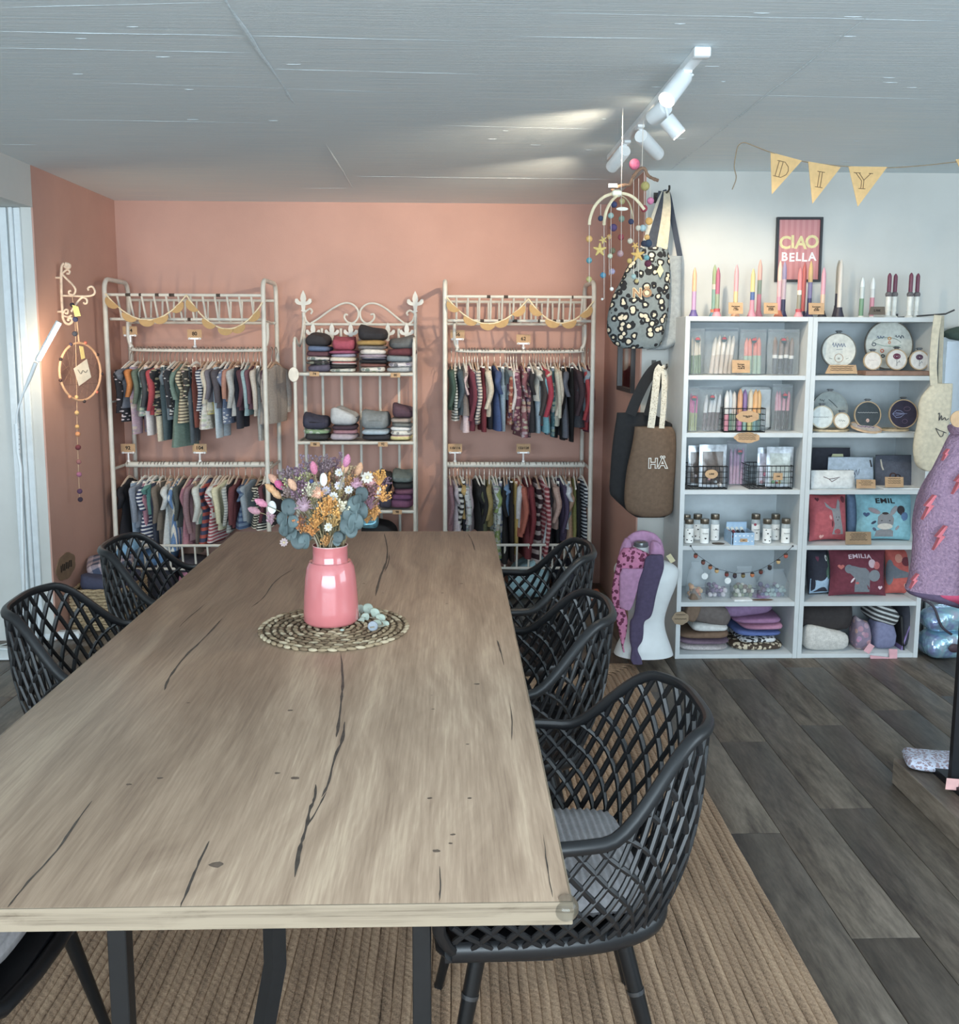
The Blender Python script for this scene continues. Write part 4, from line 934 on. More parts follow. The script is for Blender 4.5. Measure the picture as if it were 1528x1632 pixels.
for cx_, top, cu, cl, w_ in [(548, 850, (206, 204, 200), (206, 130, 146), 'white and rose'), (600, 845, (200, 204, 206), (128, 160, 140), 'white and green'), (650, 860, (206, 194, 180), (150, 168, 150), 'beige and green'), (708, 830, (214, 150, 100), (206, 130, 176), 'orange and pink'),
                            (772, 840, (140, 106, 160), (150, 190, 176), 'purple and mint'), (828, 835, (206, 190, 160), (214, 204, 130), 'cream and yellow'), (880, 838, (222, 162, 92), (130, 168, 168), 'apricot and teal'), (925, 845, (224, 172, 100), (110, 136, 130), 'yellow-orange and green')]:
    p = C1(cx_, top, 4.49); o = candle_mesh(p.z - z2 - .005, .0125).build('candle', band_mat([(.42, cl), (1, cu)])); o.location = (p.x, 4.48 + random.uniform(0, .05), z2 + .005)
    tag(o, '%s single candle standing in the wire basket' % w_, 'candle', 'single candles in the wire basket')
kraft_sign(C1(640, 1205, 4.443), C1(905, 1072, 4.443), 'Kerzen einzeln\n3,90 €', 'cloud-shaped kraft sign on the wire basket of single candles', .0075, 'cloud')
# ---- row three
z3 = SZ[3]
kraft_sign(C3(618, 182, 4.425), C3(912, 62, 4.425), None, 'cloud-shaped kraft notice hanging from the shelf edge above the wire baskets', .006, 'cloud', lines=4)
a, b = C3(92, 660, 4.45), C3(545, 660, 4.45)
wire_basket(a.x, b.x, z3, C3(300, 440, 4.45).z - z3, 4.45, 4.60, 'black wire basket with silver-edged bags, next to the unit edge, third compartment', 10)
def foil_pack(c0, c1, top, y, fn, z, label, window=(92, 84, 80), bits=None, foil=(158, 166, 174)):
    p, q = fn(c0, top, y), fn(c1, top, y); w, h = q.x - p.x, p.z - z; x = (p.x + q.x) / 2
    t = thing('foil_pack', label, 'bag', (x, y, z), 'foil-edged craft bags')
    def f(i, j, s_): return (p.x + w * i, y + s_ * (.012 * (1 - abs(2 * i - 1) ** 3) * (1 - j) ** .4 + .0012) + .0015 * sin(11 * i + 7 * j), z + .003 + h * j)
    g = MB(); g.grid(9, 8, lambda i, j: f(i, j, -1)); g.grid(9, 8, lambda i, j: f(1 - i, j, 1)); wpart(g, 'foil', mk(foil, .30, .5, .35, 35), t, ang=80)
    g = MB(); g.grid(9, 8, lambda i, j: (p.x + w * (.12 + .76 * i), f(.12 + .76 * i, .06 + .78 * j, -1)[1] - .0012, z + .003 + h * (.06 + .78 * j))); wpart(g, 'window', mk(window, .15, 0, .25, 40), t, ang=80)
    R_ = random.Random(int(c0)); 
    for k, c in enumerate(bits or []):
        wpart(MB().ball((x + R_.uniform(-.36, .36) * w, y - .015, z + .012 + R_.uniform(0, .25) * h), R_.uniform(.006, .011), 8, 6), 'craft_bead', mk(c, .5), t)
foil_pack(118, 320, 215, 4.54, C3, z3 + .006, 'silver-edged craft bag at the back of the first wire basket', bits=[(206, 200, 196), (180, 176, 190)])
foil_pack(240, 540, 205, 4.48, C3, z3 + .006, 'silver-edged craft bag with dark window behind the oval price tag', bits=[(206, 200, 196), (206, 150, 150), (190, 196, 200), (120, 120, 130)])
kraft_sign(C3(300, 575, 4.444), C3(445, 475, 4.444), '3,90€', 'oval kraft price tag on the first wire basket, third compartment', .011, 'oval')
pack(545, 770, 165, z3, C3, 4.60, (176, 134, 168), (196, 150, 176), 4, 'bag of lilac and pink candles between the two wire baskets', film=(210, 214, 232))
a, b = C3(795, 665, 4.45), C3(1268, 665, 4.45)
wire_basket(a.x, b.x, z3, C3(1000, 435, 4.45).z - z3, 4.45, 4.60, 'black wire basket with bright bead bags, third compartment', 10)
foil_pack(885, 1080, 235, 4.55, C3, z3 + .006, 'pale foil craft bag at the back of the second wire basket', window=(190, 188, 204), bits=[(206, 120, 150), (212, 208, 200), (206, 160, 170), (180, 160, 190)])
foil_pack(985, 1282, 228, 4.49, C3, z3 + .006, 'pale foil craft bag with red sticker in the second wire basket', window=(170, 182, 180), bits=[(206, 96, 90), (222, 170, 80), (120, 168, 120), (206, 150, 170), (222, 204, 120)])
kraft_sign(C3(1055, 590, 4.444), C3(1160, 512, 4.444), '1,90€', 'small kraft price tag on the second wire basket, third compartment', .009, 'rect', lean=0)
# ---- row four: jars and a heart box
z4 = SZ[4]
M_JARGLASS = glassy((225, 236, 236), .35, .05)
_jar = None
def jar(cx_, lid_cy, yy, label, heart):
    global _jar
    p = C3(cx_, lid_cy, yy); h = p.z - z4; r = .0215
    t = thing('jar', label, 'jar', (p.x, yy, z4 + .001), 'labelled glass jars')
    MB().lathe([(r * .94, 0), (r, .003), (r, h * .74), (r * .86, h * .80), (r * .86, h * .84)], 20).build('glass_body', M_JARGLASS, t)
    MB().lathe([(r * .97, h * .80), (r, h * .81), (r, h * .96), (r * .94, h), (r * .05, h)], 20).build('lid', mk((112, 100, 84), .3, .7, .05), t)
    g = MB(); g.grid(13, 2, lambda i, j: ((r + .0006) * sin(-1.35 + 2.7 * i), -(r + .0006) * cos(-1.35 + 2.7 * i), h * (.02 + .60 * j))); lb = g.build('label', mk((232, 232, 226), .7), t)
    hp = [(0, -.8), (.5, -.35), (.85, .1), (.8, .5), (.5, .7), (.2, .6), (0, .35), (-.2, .6), (-.5, .7), (-.8, .5), (-.85, .1), (-.5, -.35)]
    for (hx, hz, k) in heart: MB().prism([(a * k, b * k) for a, b in hp], .0012, Matrix.Translation((hx * r, -(r + .0006) * cos(math.asin(hx)) - .0004, hz * h)) @ Matrix.Rotation(math.asin(hx), 4, 'Z')).build('heart_print', INK(), lb, False)
    return t, r, h
H1 = [(0, .22, .006)]; H2 = [(-.1, .42, .005), (-.6, .15, .005), (.6, .28, .005), (-.5, .56, .004), (.35, .12, .004)]
for a in [(95, 975, 4.58, 'jar half hidden at the unit edge behind two front jars', H2), (222, 968, 4.58, 'second jar in the back row, above the dotted-heart jars', H2), (415, 968, 4.56, 'back-row jar standing apart beside the blue heart box', [(0, .45, .004), (0, .15, .004)]),
          (128, 1022, 4.50, 'front jar with scattered black hearts at the unit edge', H2), (300, 1020, 4.49, 'front jar with one heart under script, before the blue heart box', H1), (866, 966, 4.56, 'back-row jar with round red sticker on the far side of the heart box', [(0, .3, .004)]),
          (1085, 968, 4.57, 'back-row jar nearest the middle panel', [(0, .45, .004), (0, .15, .004)]), (992, 1022, 4.49, 'front jar with many black hearts behind the heart box', H2), (1198, 1018, 4.49, 'front jar with one heart under script by the middle panel', H1)]:
    t, r, h = jar(*a)
    if a[4] is H1 or len(a[4]) < 3:
        pts = [(-.014 + .028 * k / 14, -(r + .0012) * cos((-.014 + .028 * k / 14) / r), h * .42 + .0022 * sin(k * 1.7)) for k in range(15)]
        MB().tube(pts, .0009, 5).build('script_line', INK(), t)
    if 'red sticker' in a[3]: MB().prism([(.007 * cos(2 * pi * i / 14), .007 * sin(2 * pi * i / 14)) for i in range(14)], .0012, Matrix.Translation((-.009, -r - .0001, h * .62))).build('round_sticker', mk((160, 50, 76), .5), t, False)
p, q = C3(615, 1290, 4.445), C3(848, 1175, 4.445); w = q.x - p.x
hb = thing('heart_box', 'open blue box with white hearts holding tubes, between the jars', 'box', ((p.x + q.x) / 2, 4.50, z4))
g = MB(); x0, x1, hh = p.x, q.x, q.z - z4
g.box(((x0 + x1) / 2, 4.447, z4 + hh / 2), (x1 - x0, .003, hh)); g.box((x0 - .008, 4.51, z4 + hh / 2), (.003, .125, hh)); g.box((x1, 4.51, z4 + hh / 2), (.003, .125, hh)); g.box(((x0 + x1) / 2, 4.572, z4 + hh * .75), (x1 - x0, .003, hh * 1.5)); g.box(((x0 + x1) / 2, 4.51, z4 + .003), (x1 - x0, .12, .003))
wpart(g, 'tray', mk((150, 184, 214), .6), hb, smooth=False)
hp = [(0, -.8), (.5, -.35), (.85, .1), (.8, .5), (.5, .7), (.2, .6), (0, .35), (-.2, .6), (-.5, .7), (-.8, .5), (-.85, .1), (-.5, -.35)]
for i in range(5):
    for j in range(2): wpart(MB().prism([(a * .0045, b * .0045) for a, b in hp], .001, Matrix.Translation((x0 + (x1 - x0) * (i + .5) / 5, 4.4452, z4 + hh * (.3 + .45 * j)))), 'heart_print', mk((236, 240, 240), .6), hb, smooth=False)
for i in range(4):
    x = x0 - .004 + (x1 - x0) * (i + .4) / 4.4; o = thing('glue_tube', 'white-capped tube lying in the blue heart box, %s of four' % ORD[i], 'tube', (x, 4.55, z4 + .02), 'tubes in the blue heart box')
    MB().tube([(0, -.06, .012), (0, .0, .030)], .0072, 10).build('tube_body', mk([(150, 40, 56), (150, 40, 56), (48, 40, 54), (40, 40, 50)][i], .4), o); MB().tube([(0, 0, .030), (0, .022, .040)], .008, 10).build('cap', mk((226, 232, 226), .4), o)
kraft_sign(C3(690, 1275, 4.441), C3(770, 1240, 4.441), '3,90 €', 'tiny kraft price tag stuck on the blue heart box', .0055, 'rect', lean=0)
o = tag(MB().lathe([(.001, 0), (.030, 0), (.031, .002), (.001, .003)], 20).build('coaster', mk((88, 74, 62), .7)), 'flat dark round coaster lying before the jars', 'coaster'); o.location = (C3(450, 1280, 4.47).x, 4.475, z4 + .001); o.scale = (1, .7, 1)
# ---- row five: felt-ball bags behind an acorn garland
z5 = SZ[5]
def felt_bag(c0, c1, top, y, cols, label, neck=.5):
    p, q = C5(c0, top, y), C5(c1, top, y); w, h = q.x - p.x, p.z - z5; xm = (p.x + q.x) / 2
    t = thing('felt_ball_bag', label, 'bag', (xm, y, z5), 'clear bags of felt balls')
    R_ = random.Random(int(c0)); n = 14
    def f(i, j):
        k = max(.0, j - .45) / .55; ww = w / 2 * (1 - k * (1 - neck) if j < .85 else neck + .10 * (j - .85) / .15); d = .045 * (1 - .9 * k) + .003; a = 2 * pi * i
        sx = (abs(cos(a)) ** .6) * (1 if cos(a) > 0 else -1); wr = 1 + .06 * sin(7 * a + 9 * j)
        return (xm + ww * sx * wr, y + d * sin(a) * wr, z5 + .002 + h * j)
    g = MB(); g.grid(24, 10, f, cu=True); wpart(g, 'film_bag', glassy((206, 218, 226), .20, .06), t, ang=80)
    k = 0; r = .0125
    for layer in range(3):
        m = int(w / (2 * r + .001)) - layer // 2
        for i in range(m):
            for yy in (-.022, .012):
                if layer == 2 and R_.random() < .4: continue
                c = R_.choice(cols); x = p.x + .008 + r + (w - .016 - 2 * r) * (i + .5 * (layer % 2)) / max(1, m)
                wpart(MB().ball((x + R_.uniform(-.002, .002), y + yy, z5 + .003 + r + layer * r * 1.7), r * R_.uniform(.85, 1.05), 9, 6), 'felt_ball', mk(c, .95, 0, .15, 90), t)
felt_bag(172, 385, 250, 4.53, [(206, 120, 66), (214, 150, 84), (206, 166, 110)], 'clear bag of orange felt balls next to the unit edge', .5)
felt_bag(380, 655, 330, 4.54, [(110, 84, 122), (206, 198, 204), (150, 110, 150), (90, 74, 110)], 'clear bag of purple and white felt balls under the acorn garland', .55)
felt_bag(660, 950, 300, 4.53, [(120, 130, 92), (206, 204, 192), (92, 104, 80), (110, 80, 60)], 'clear bag of green and white felt balls under the acorn garland', .5)
felt_bag(955, 1310, 330, 4.54, [(110, 130, 150), (120, 100, 130), (150, 176, 176), (90, 86, 130)], 'clear bag of blue-grey felt balls by the middle panel', .55)
for cx_, cy_, w_ in ((368, 405, 'orange and purple bags'), (622, 455, 'purple and green bags')):
    p = C5(cx_, cy_, 4.47); o = tag(MB().lathe([(.001, 0), (.016, 0), (.016, .001), (.001, .0012)], 18, M=Matrix.Translation(p) @ Matrix.Rotation(pi / 2, 4, 'X')).build('round_price_sticker', mk((226, 234, 238), .4)), 'round white sticker between the %s of felt balls' % w_, 'sticker')
ag = thing('acorn_garland', 'cord garland of felt acorns strung across the felt-ball compartment', 'garland', C5(780, 395, 4.42))
gp = [(212, 70), (265, 150), (350, 215), (430, 270), (500, 320), (612, 350), (700, 372), (790, 368), (890, 358), (985, 330), (1075, 280), (1178, 215), (1260, 150), (1342, 72)]
wpart(MB().tube(spline([C5(a, b, 4.422) for a, b in gp], 4), .0012, 5), 'cord', mk((60, 66, 80), .8), ag)
for (cx_, cy_), c in zip([(267, 180), (350, 252), (428, 305), (500, 345), (610, 385), (700, 402), (792, 398), (893, 390), (988, 358), (1086, 312), (1182, 245), (1265, 180)],
                          [(150, 70, 56), (120, 70, 60), (176, 104, 56), (206, 164, 100), (130, 56, 50), (66, 54, 66), (128, 110, 66), (196, 114, 60), (112, 50, 44), (52, 48, 56), (206, 170, 110), (186, 84, 62)]):
    q = C5(cx_, cy_, 4.416); o = wpart(MB().ball(q, .0105, 10, 7, (1, 1, 1.15)), 'acorn', mk(c, .9, 0, .1, 90), ag); wpart(MB().ball(q + Vector((0, 0, .0075)), .0098, 10, 6, (1, 1, .6)), 'acorn_cap', mk((66, 54, 48), .9), ag)
for cx_, cy_ in ((212, 70), (1342, 72)): wpart(MB().ball(C5(cx_, cy_, 4.424), .0048, 8, 6), 'pin', mk((50, 54, 60), .4), ag)
p, q = C5(690, 650, 4.45), C5(890, 650, 4.45)
tag(MB().box(((p.x + q.x) / 2, 4.47, z5 + .005), (q.x - p.x, .06, .009), bev=.002).build('white_card_stack', mk((232, 236, 238), .6)), 'thin stack of white cards lying before the felt-ball bags', 'cards')
p, q = C5(895, 655, 4.45), C5(1140, 655, 4.45)
o = tag(MB().ball(((p.x + q.x) / 2, 4.46, z5 + .004), 1, 16, 6, ((q.x - p.x) / 2, .012, .0038)).build('dried_leaf', mk((112, 80, 56), .8, 0, .2)), 'long brown dried leaf lying at the shelf edge before the felt balls', 'leaf')
# ---- row six: fabrics
z6 = SZ[6]
def slab(c0, c1, lo, hi, fn, z, col, label, seed, y=4.58, d=.25, pat=None, c2=(225, 222, 215), rz=0.0, tilt=0.0, wav=.3, nm='folded_fabric', cat='fabric', h=None):
    p, q = fn(c0, lo, 4.46), fn(c1, hi, 4.46); h = h or (q.z - p.z)
    o = link(nm, folded_mesh(q.x - p.x, d, h * 1.05, seed, wav), fabric(col, pat, c2)); o.location = ((p.x + q.x) / 2, y, z if z is not None else p.z); o.rotation_euler = (0, tilt, rz)
    return tag(o, label, cat)
G6 = 'folded fabrics in the bottom compartments'
for a in [(120, 660, 1300, 1240, z6 + .001, (138, 118, 132), 'greyish-pink folded fabric, lowest of the brown stack in the bottom compartment', 41, {'pat': 'heather'}), (118, 665, 1245, 1185, z6 + .031, (124, 100, 120), 'mauve folded fabric, second from below in the brown stack', 42, {}),
          (115, 670, 1190, 1120, z6 + .060, (122, 94, 72), 'brown folded fabric in the middle of the brown stack', 43, {}), (240, 668, 1150, 1075, z6 + .096, (206, 208, 206), 'off-white folded fabric edging out of the brown stack', 44, {})]:
    slab(a[0], a[1], a[2], a[3], C5, a[4], a[5], a[6], a[7], y=4.59, d=.24, **a[8])
slab(115, 690, 1100, 850, C5, z6 + .128, (108, 98, 94), 'large grey-brown fabric sloping over the top of the brown stack', 45, y=4.60, d=.24, tilt=.24, h=.10)
slab(330, 560, 900, 790, C5, z6 + .225, (96, 84, 94), 'dark folded fabric tip behind the sloping grey-brown fabric', 46, y=4.66, d=.12, h=.05, tilt=.2)
slab(445, 600, 960, 830, C5, z6 + .20, (150, 168, 180), 'pale blue fabric corner behind the sloping grey-brown fabric', 47, y=4.65, d=.14, h=.05, tilt=.35)
slab(120, 290, 1050, 830, C5, z6 + .15, (124, 100, 80), 'tan curled fabric edge at the unit side, bottom compartment', 48, y=4.50, d=.06, h=.14, tilt=.3)
for a in [(690, 1270, 1285, 1205, z6 + .001, (74, 58, 46), 'brown leopard-print folded blanket, lowest of the lilac stack', 51, {'pat': 'spots', 'c2': (206, 190, 160), 's': 1}), (750, 1200, 1210, 1145, z6 + .040, (212, 214, 214), 'white cow-spot folded blanket in the lilac stack', 52, {'pat': 'spots', 'c2': (52, 52, 56)}),
          (730, 1240, 1150, 1090, z6 + .074, (84, 108, 172), 'blue folded blanket in the lilac stack', 53, {}), (790, 1265, 1105, 1035, z6 + .105, (190, 128, 160), 'pink folded blanket in the lilac stack', 54, {}), (720, 1250, 1040, 975, z6 + .137, (156, 108, 150), 'mauve folded blanket in the lilac stack', 55, {})]:
    kw = dict(a[8]); kw.pop('s', None); slab(a[0], a[1], a[2], a[3], C5, a[4], a[5], a[6], a[7], y=4.59, d=.25, **kw)
slab(600, 1180, 1000, 840, C5, z6 + .165, (140, 108, 150), 'lilac blanket peaking on top of the lilac stack', 56, y=4.61, d=.24, tilt=-.12, h=.085, wav=.45)
kraft_sign(C5(2, 945, 4.422), C5(195, 795, 4.422), None, 'cloud-shaped kraft sign on the unit edge beside the mannequin', .008, 'cloud', lines=2, mat=mk((150, 128, 100), .85))

# ---- hoop unit: embroidery hoops
def heartless_loop(cx_, cz_, rx, rz, a0=0, a1=2 * pi, n=16): return [(cx_ + rx * cos(a0 + (a1 - a0) * i / n), cz_ + rz * sin(a0 + (a1 - a0) * i / n)) for i in range(n + 1)]
def hoop(fn, cx_, cy_, rpx, y, z, cloth, frame, label, art=(), tilt=.10, sc=6.161):
    c = fn(cx_, cy_, y); r = (fn(cx_ + rpx, cy_, y).x - c.x)
    t = thing('embroidery_hoop', label, 'embroidery hoop', (c.x, y, z), 'embroidery hoops'); t.rotation_euler = (-tilt, 0, 0)
    T = Matrix.Translation((0, 0, r + .002)) @ Matrix.Rotation(pi / 2, 4, 'X')
    MB().lathe([(r - .005, -.005), (r, -.005), (r, .005), (r - .005, .005), (r - .005, -.005)], 40, caps=False, M=T).build('hoop_frame', mk(frame, .5, 0, .12, 40), t)
    MB().lathe([(.0005, .0035), (r - .004, .0035), (r - .004, .0015), (.0005, .0015)], 40, caps=False, M=T).build('stretched_cloth', fabric(cloth), t)
    MB().box((0, 0, 2 * r + .008), (.020, .008, .012)).build('clasp', mk((70, 72, 74), .35, .7), t); MB().tube([(-.017, 0, 2 * r + .010), (.017, 0, 2 * r + .010)], .0022, 6).build('screw', mk((70, 72, 74), .35, .7), t)
    for pts, col, w in art:
        MB().tube([(a * r, -.0042, r + .002 + b * r) for a, b in pts], w, 5).build('stitching', mk(col, .8), t)
    return t
CREAM, WOODF = (206, 206, 196), (176, 150, 112)
blue = (84, 104, 140)
def script(x0, x1, zc, amp, n, seed=1):
    R_ = random.Random(seed); return [(x0 + (x1 - x0) * i / n, zc + amp * (sin(i * 1.9) * R_.uniform(.5, 1))) for i in range(n + 1)]
zh = SZ[1]
hoop(C2, 355, 395, 172, 4.53, zh + .030, CREAM, (110, 108, 100), 'grey-rimmed embroidery hoop with blue script above a small round face', [(script(-.38, .38, .30, .17, 16), blue, .0016), ([(-.15, .06), (.2, .07)], blue, .001)] + [(heartless_loop(0, -.42, .24, .24), (176, 146, 120), .0016), (heartless_loop(0, -.45, .05, .04), (60, 60, 60), .001), ([(-.55, -.42), (-.38, -.47)], (80, 90, 90), .001), ([(.4, -.47), (.55, -.42)], (80, 90, 90), .001)])
kraft_sign(C2(212, 650, 4.45), C2(535, 565, 4.45), None, 'ragged kraft sign leaning under the grey-rimmed script hoop', .006, 'trap', lines=3)
wr = [((heartless_loop(-.1, .0, .62, .30, pi * .9, pi * .1, 16)), (110, 130, 116), .0012), ([(-.55, .05), (-.2, -.05), (.15, -.06), (.5, -.02)], (110, 150, 130), .0014), (script(-.5, -.2, .30, .08, 8, 3), blue, .002), (script(.25, .6, .34, .09, 9, 4), (60, 70, 90), .002), (heartless_loop(.02, .26, .06, .05), (206, 150, 80), .003), (heartless_loop(.02, .1, .04, .05), (206, 130, 80), .002), (heartless_loop(-.62, .02, .08, .06), (60, 70, 90), .002), (heartless_loop(-.28, -.24, .06, .06), (196, 110, 80), .003), (heartless_loop(-.25, -.45, .07, .05), (60, 74, 84), .003)]
hoop(C2, 845, 425, 238, 4.58, zh + .024, (196, 200, 192), (104, 96, 84), 'large dark-rimmed hoop with embroidered flower wreath, top compartment', wr)
bd = tag(MB().box(((C2(588, 640, 4.48).x + C2(1250, 640, 4.48).x) / 2, 4.50, zh + .012), (C2(1250, 640, 4.48).x - C2(588, 640, 4.48).x, .10, .022), bev=.002).build('display_board', mk((140, 104, 84), .6, 0, .2, 30)), 'brown wooden board carrying three small hoops, top compartment', 'board')
hoop(C2, 682, 530, 90, 4.475, zh + .024, (214, 206, 196), WOODF, 'small hoop with faint pink stitching on the wooden board', [(script(-.5, .5, .05, .08, 10, 6), (206, 180, 176), .0008)])
fl_ = lambda c: [([(0, -.6), (.0, 0)], (90, 90, 96), .0010), (heartless_loop(0, .30, .30, .22), c, .0035), (heartless_loop(0, .30, .14, .10), c, .0035), ([(.05, -.35), (.25, -.1), (.3, -.3)], (70, 74, 90), .0010)]
hoop(C2, 918, 530, 102, 4.478, zh + .024, (206, 202, 196), WOODF, 'small hoop with one dark red flower, middle of the wooden board', fl_((112, 48, 76)))
hoop(C2, 1140, 532, 96, 4.48, zh + .024, (206, 204, 200), WOODF, 'small hoop with slim plum flower, beside the beige tote', fl_((92, 60, 84)))
zh = SZ[2]
hoop(C2, 268, 1000, 176, 4.60, zh + .010, (150, 160, 158), (140, 146, 142), 'large all-grey hoop at the back of the second hoop compartment', [(script(-.6, -.3, .5, .08, 8, 8), (90, 96, 98), .0012), ([(-.1, .55), (.15, .35), (.4, .1)], (90, 96, 98), .002)])
hoop(C2, 188, 1040, 112, 4.50, zh + .013, (206, 214, 212), (190, 178, 150), 'white hoop with a single line of script next to the middle panel', [(script(-.8, .55, .0, .05, 24, 9), (110, 116, 118), .0009)])
hoop(C2, 380, 1080, 80, 4.485, zh + .013, (212, 212, 204), WOODF, 'smallest white hoop with tiny script in the second hoop compartment', [(script(-.4, .4, .0, .14, 10, 10), (120, 124, 124), .0009)])
hoop(C2, 635, 1045, 132, 4.53, zh + .012, (62, 72, 78), WOODF, 'slate-dark hoop with thin white script line', [(script(-.75, .75, .16, .03, 26, 11), (206, 206, 206), .0009), (heartless_loop(0, -.42, .07, .09), (206, 170, 160), .004)])
petal = lambda s_: ([(-.75, .0), (-.5, .25 * s_), (-.2, .22 * s_), (.1, .02), (-.25, .06 * s_), (-.55, .1 * s_)], (130, 140, 180), .0016)
hoop(C2, 985, 1058, 142, 4.52, zh + .012, (52, 48, 70), WOODF, 'navy hoop with lilac line flower beside the beige tote', [petal(1), petal(-1), ([(-.7, 0), (.25, .02)], (130, 140, 180), .0012), (heartless_loop(.25, .35, .22, .14), (120, 96, 120), .001), (heartless_loop(.1, -.5, .18, .14), (110, 90, 120), .001)])
for (c0, c1, cy_, dd, nm_, seed) in [(92, 490, 1195, .11, 'stack edge of a wooden hoop lying flat by the middle panel', 1), (812, 1085, 1205, .10, 'wooden hoop lying flat under the navy hoop', 2)]:
    p, q = C2(c0, cy_, 4.50), C2(c1, cy_, 4.50); rr = (q.x - p.x) / 2
    o = tag(MB().lathe([(rr - .006, 0), (rr, 0), (rr, .010), (rr - .006, .010), (rr - .006, 0)], 36, caps=False).build('lying_hoop', mk((186, 162, 122), .5, 0, .2, 40)), nm_, 'embroidery hoop'); o.location = ((p.x + q.x) / 2, 4.56, zh + .001); o.scale = (1, .8, 1)
p, q = C2(490, 1150, 4.47), C2(790, 1150, 4.47); rr = (q.x - p.x) / 2
t = thing('lying_hoop', 'wooden hoop with purple stitched cloth lying tilted before the slate hoop', 'embroidery hoop', ((p.x + q.x) / 2, 4.50, zh + .016)); t.rotation_euler = (radians(14), radians(5), 0)
MB().lathe([(rr - .006, 0), (rr, 0), (rr, .010), (rr - .006, .010), (rr - .006, 0)], 36, caps=False).build('hoop_frame', mk((206, 170, 130), .5, 0, .2, 40), t); MB().lathe([(.001, .006), (rr - .006, .006), (rr - .006, .004), (.001, .004)], 36, caps=False).build('stretched_cloth', fabric((206, 196, 190)), t)
MB().tube([(a * rr, b * rr, .0068) for a, b in script(-.5, .6, .1, .2, 14, 12)], .0018, 5).build('stitching', mk((110, 80, 140), .8), t)
# ---- pouches
zp = SZ[3]
def pouch(c0, c1, top, bot, y, col, label, pat=None, c2=(225, 222, 215), art=(), tilt=.12, fn=C4, th=.03, seed=0, z=None, zipc=None):
    p, q = fn(c0, bot, y), fn(c1, top, y); z = p.z if z is None else z; w, h = q.x - p.x, q.z - z
    t = thing('zip_pouch', label, 'pouch', ((p.x + q.x) / 2, y, z), 'zip pouches'); t.rotation_euler = (-tilt, 0, 0)
    def f(i, j, s_):
        u, v = 2 * i - 1, j; d = th / 2 * (1 - abs(u) ** 4) ** .5 * (1 - v ** 3 * .8) * (min(1, v * 6 + .2)); k = 1 - .03 * v
        return (w / 2 * u * k, s_ * d + .002 * sin(5 * u + 7 * v + seed), h * v)
    g = MB(); g.grid(13, 9, lambda i, j: f(i, j, -1)); g.grid(13, 9, lambda i, j: f(1 - i, j, 1)); g.build('pouch_body', fabric(col, pat, c2), t, ang=75)
    MB().tube([f(k / 10, 1, 0) for k in range(11)], .0024, 6).build('zip', mk(zipc or tuple(int(v * .7) for v in col), .5), t)
    for pts, c, wd in art:
        P_ = []
        for a, b in pts:
            i, j = (a + 1) / 2, (b + 1) / 2; v = f(min(1, max(0, i)), min(1, max(0, j)), -1); P_.append((v[0], v[1] - .0012, v[2]))
        MB().tube(P_, wd, 5).build('embroidery', mk(c, .8), t)
    return t
pouch(140, 522, 145, 425, 4.62, (52, 54, 66), 'large dark navy pouch at the back of the pouch compartment', z=zp, seed=1)
pouch(735, 1102, 215, 478, 4.56, (72, 78, 96), 'slate-blue pouch with cream zip pull and dark flower, by the beige tote', 'heather', (92, 98, 112), [(heartless_loop(-.1, -.35, .16, .2), (80, 50, 44), .003), (heartless_loop(.15, -.4, .14, .16), (52, 44, 48), .003), ([(-.75, .75), (-.7, .3), (-.62, .05)], (196, 190, 176), .004)], z=zp, seed=2)
pouch(288, 735, 232, 440, 4.53, (150, 170, 192), 'light blue denim pouch with dark sprig embroidery', 'heather', (176, 194, 210), [(script(-.3, .35, -.1, .3, 14, 3), (84, 84, 100), .0012), (heartless_loop(.05, -.3, .12, .2), (90, 86, 104), .001), ([(.86, .8), (.9, .3)], (54, 56, 60), .004)], z=zp + .012, seed=3)
pouch(132, 560, 355, 520, 4.475, (212, 216, 216), 'white canvas pouch with dark bird embroidery at the front', None, art=[([(-.5, .25), (-.25, .0), (-.05, .05), (.25, .22), (.0, -.12), (-.15, -.3), (-.25, .0)], (96, 64, 72), .0016)], th=.05, z=zp, seed=4, tilt=.25)
kraft_sign(C4(318, 240, 4.60), C4(440, 198, 4.60), None, 'pale yellow label peeping over the denim pouch', .004, 'trap', mat=mk((196, 198, 150), .8))
kraft_sign(C4(556, 523, 4.442), C4(742, 440, 4.442), None, 'kraft card before the denim pouch', .005, lines=3)
kraft_sign(C4(826, 512, 4.446), C4(1006, 415, 4.446), None, 'kraft card before the slate-blue pouch', .005, lines=3)
tag(MB().box(((C4(800, 525, 4.46).x + C4(1180, 525, 4.46).x) / 2, 4.50, zp + .003), (.19, .10, .004)).build('paper_sheets', mk((226, 230, 230), .7)), 'loose white paper lying under the slate-blue pouch', 'paper')
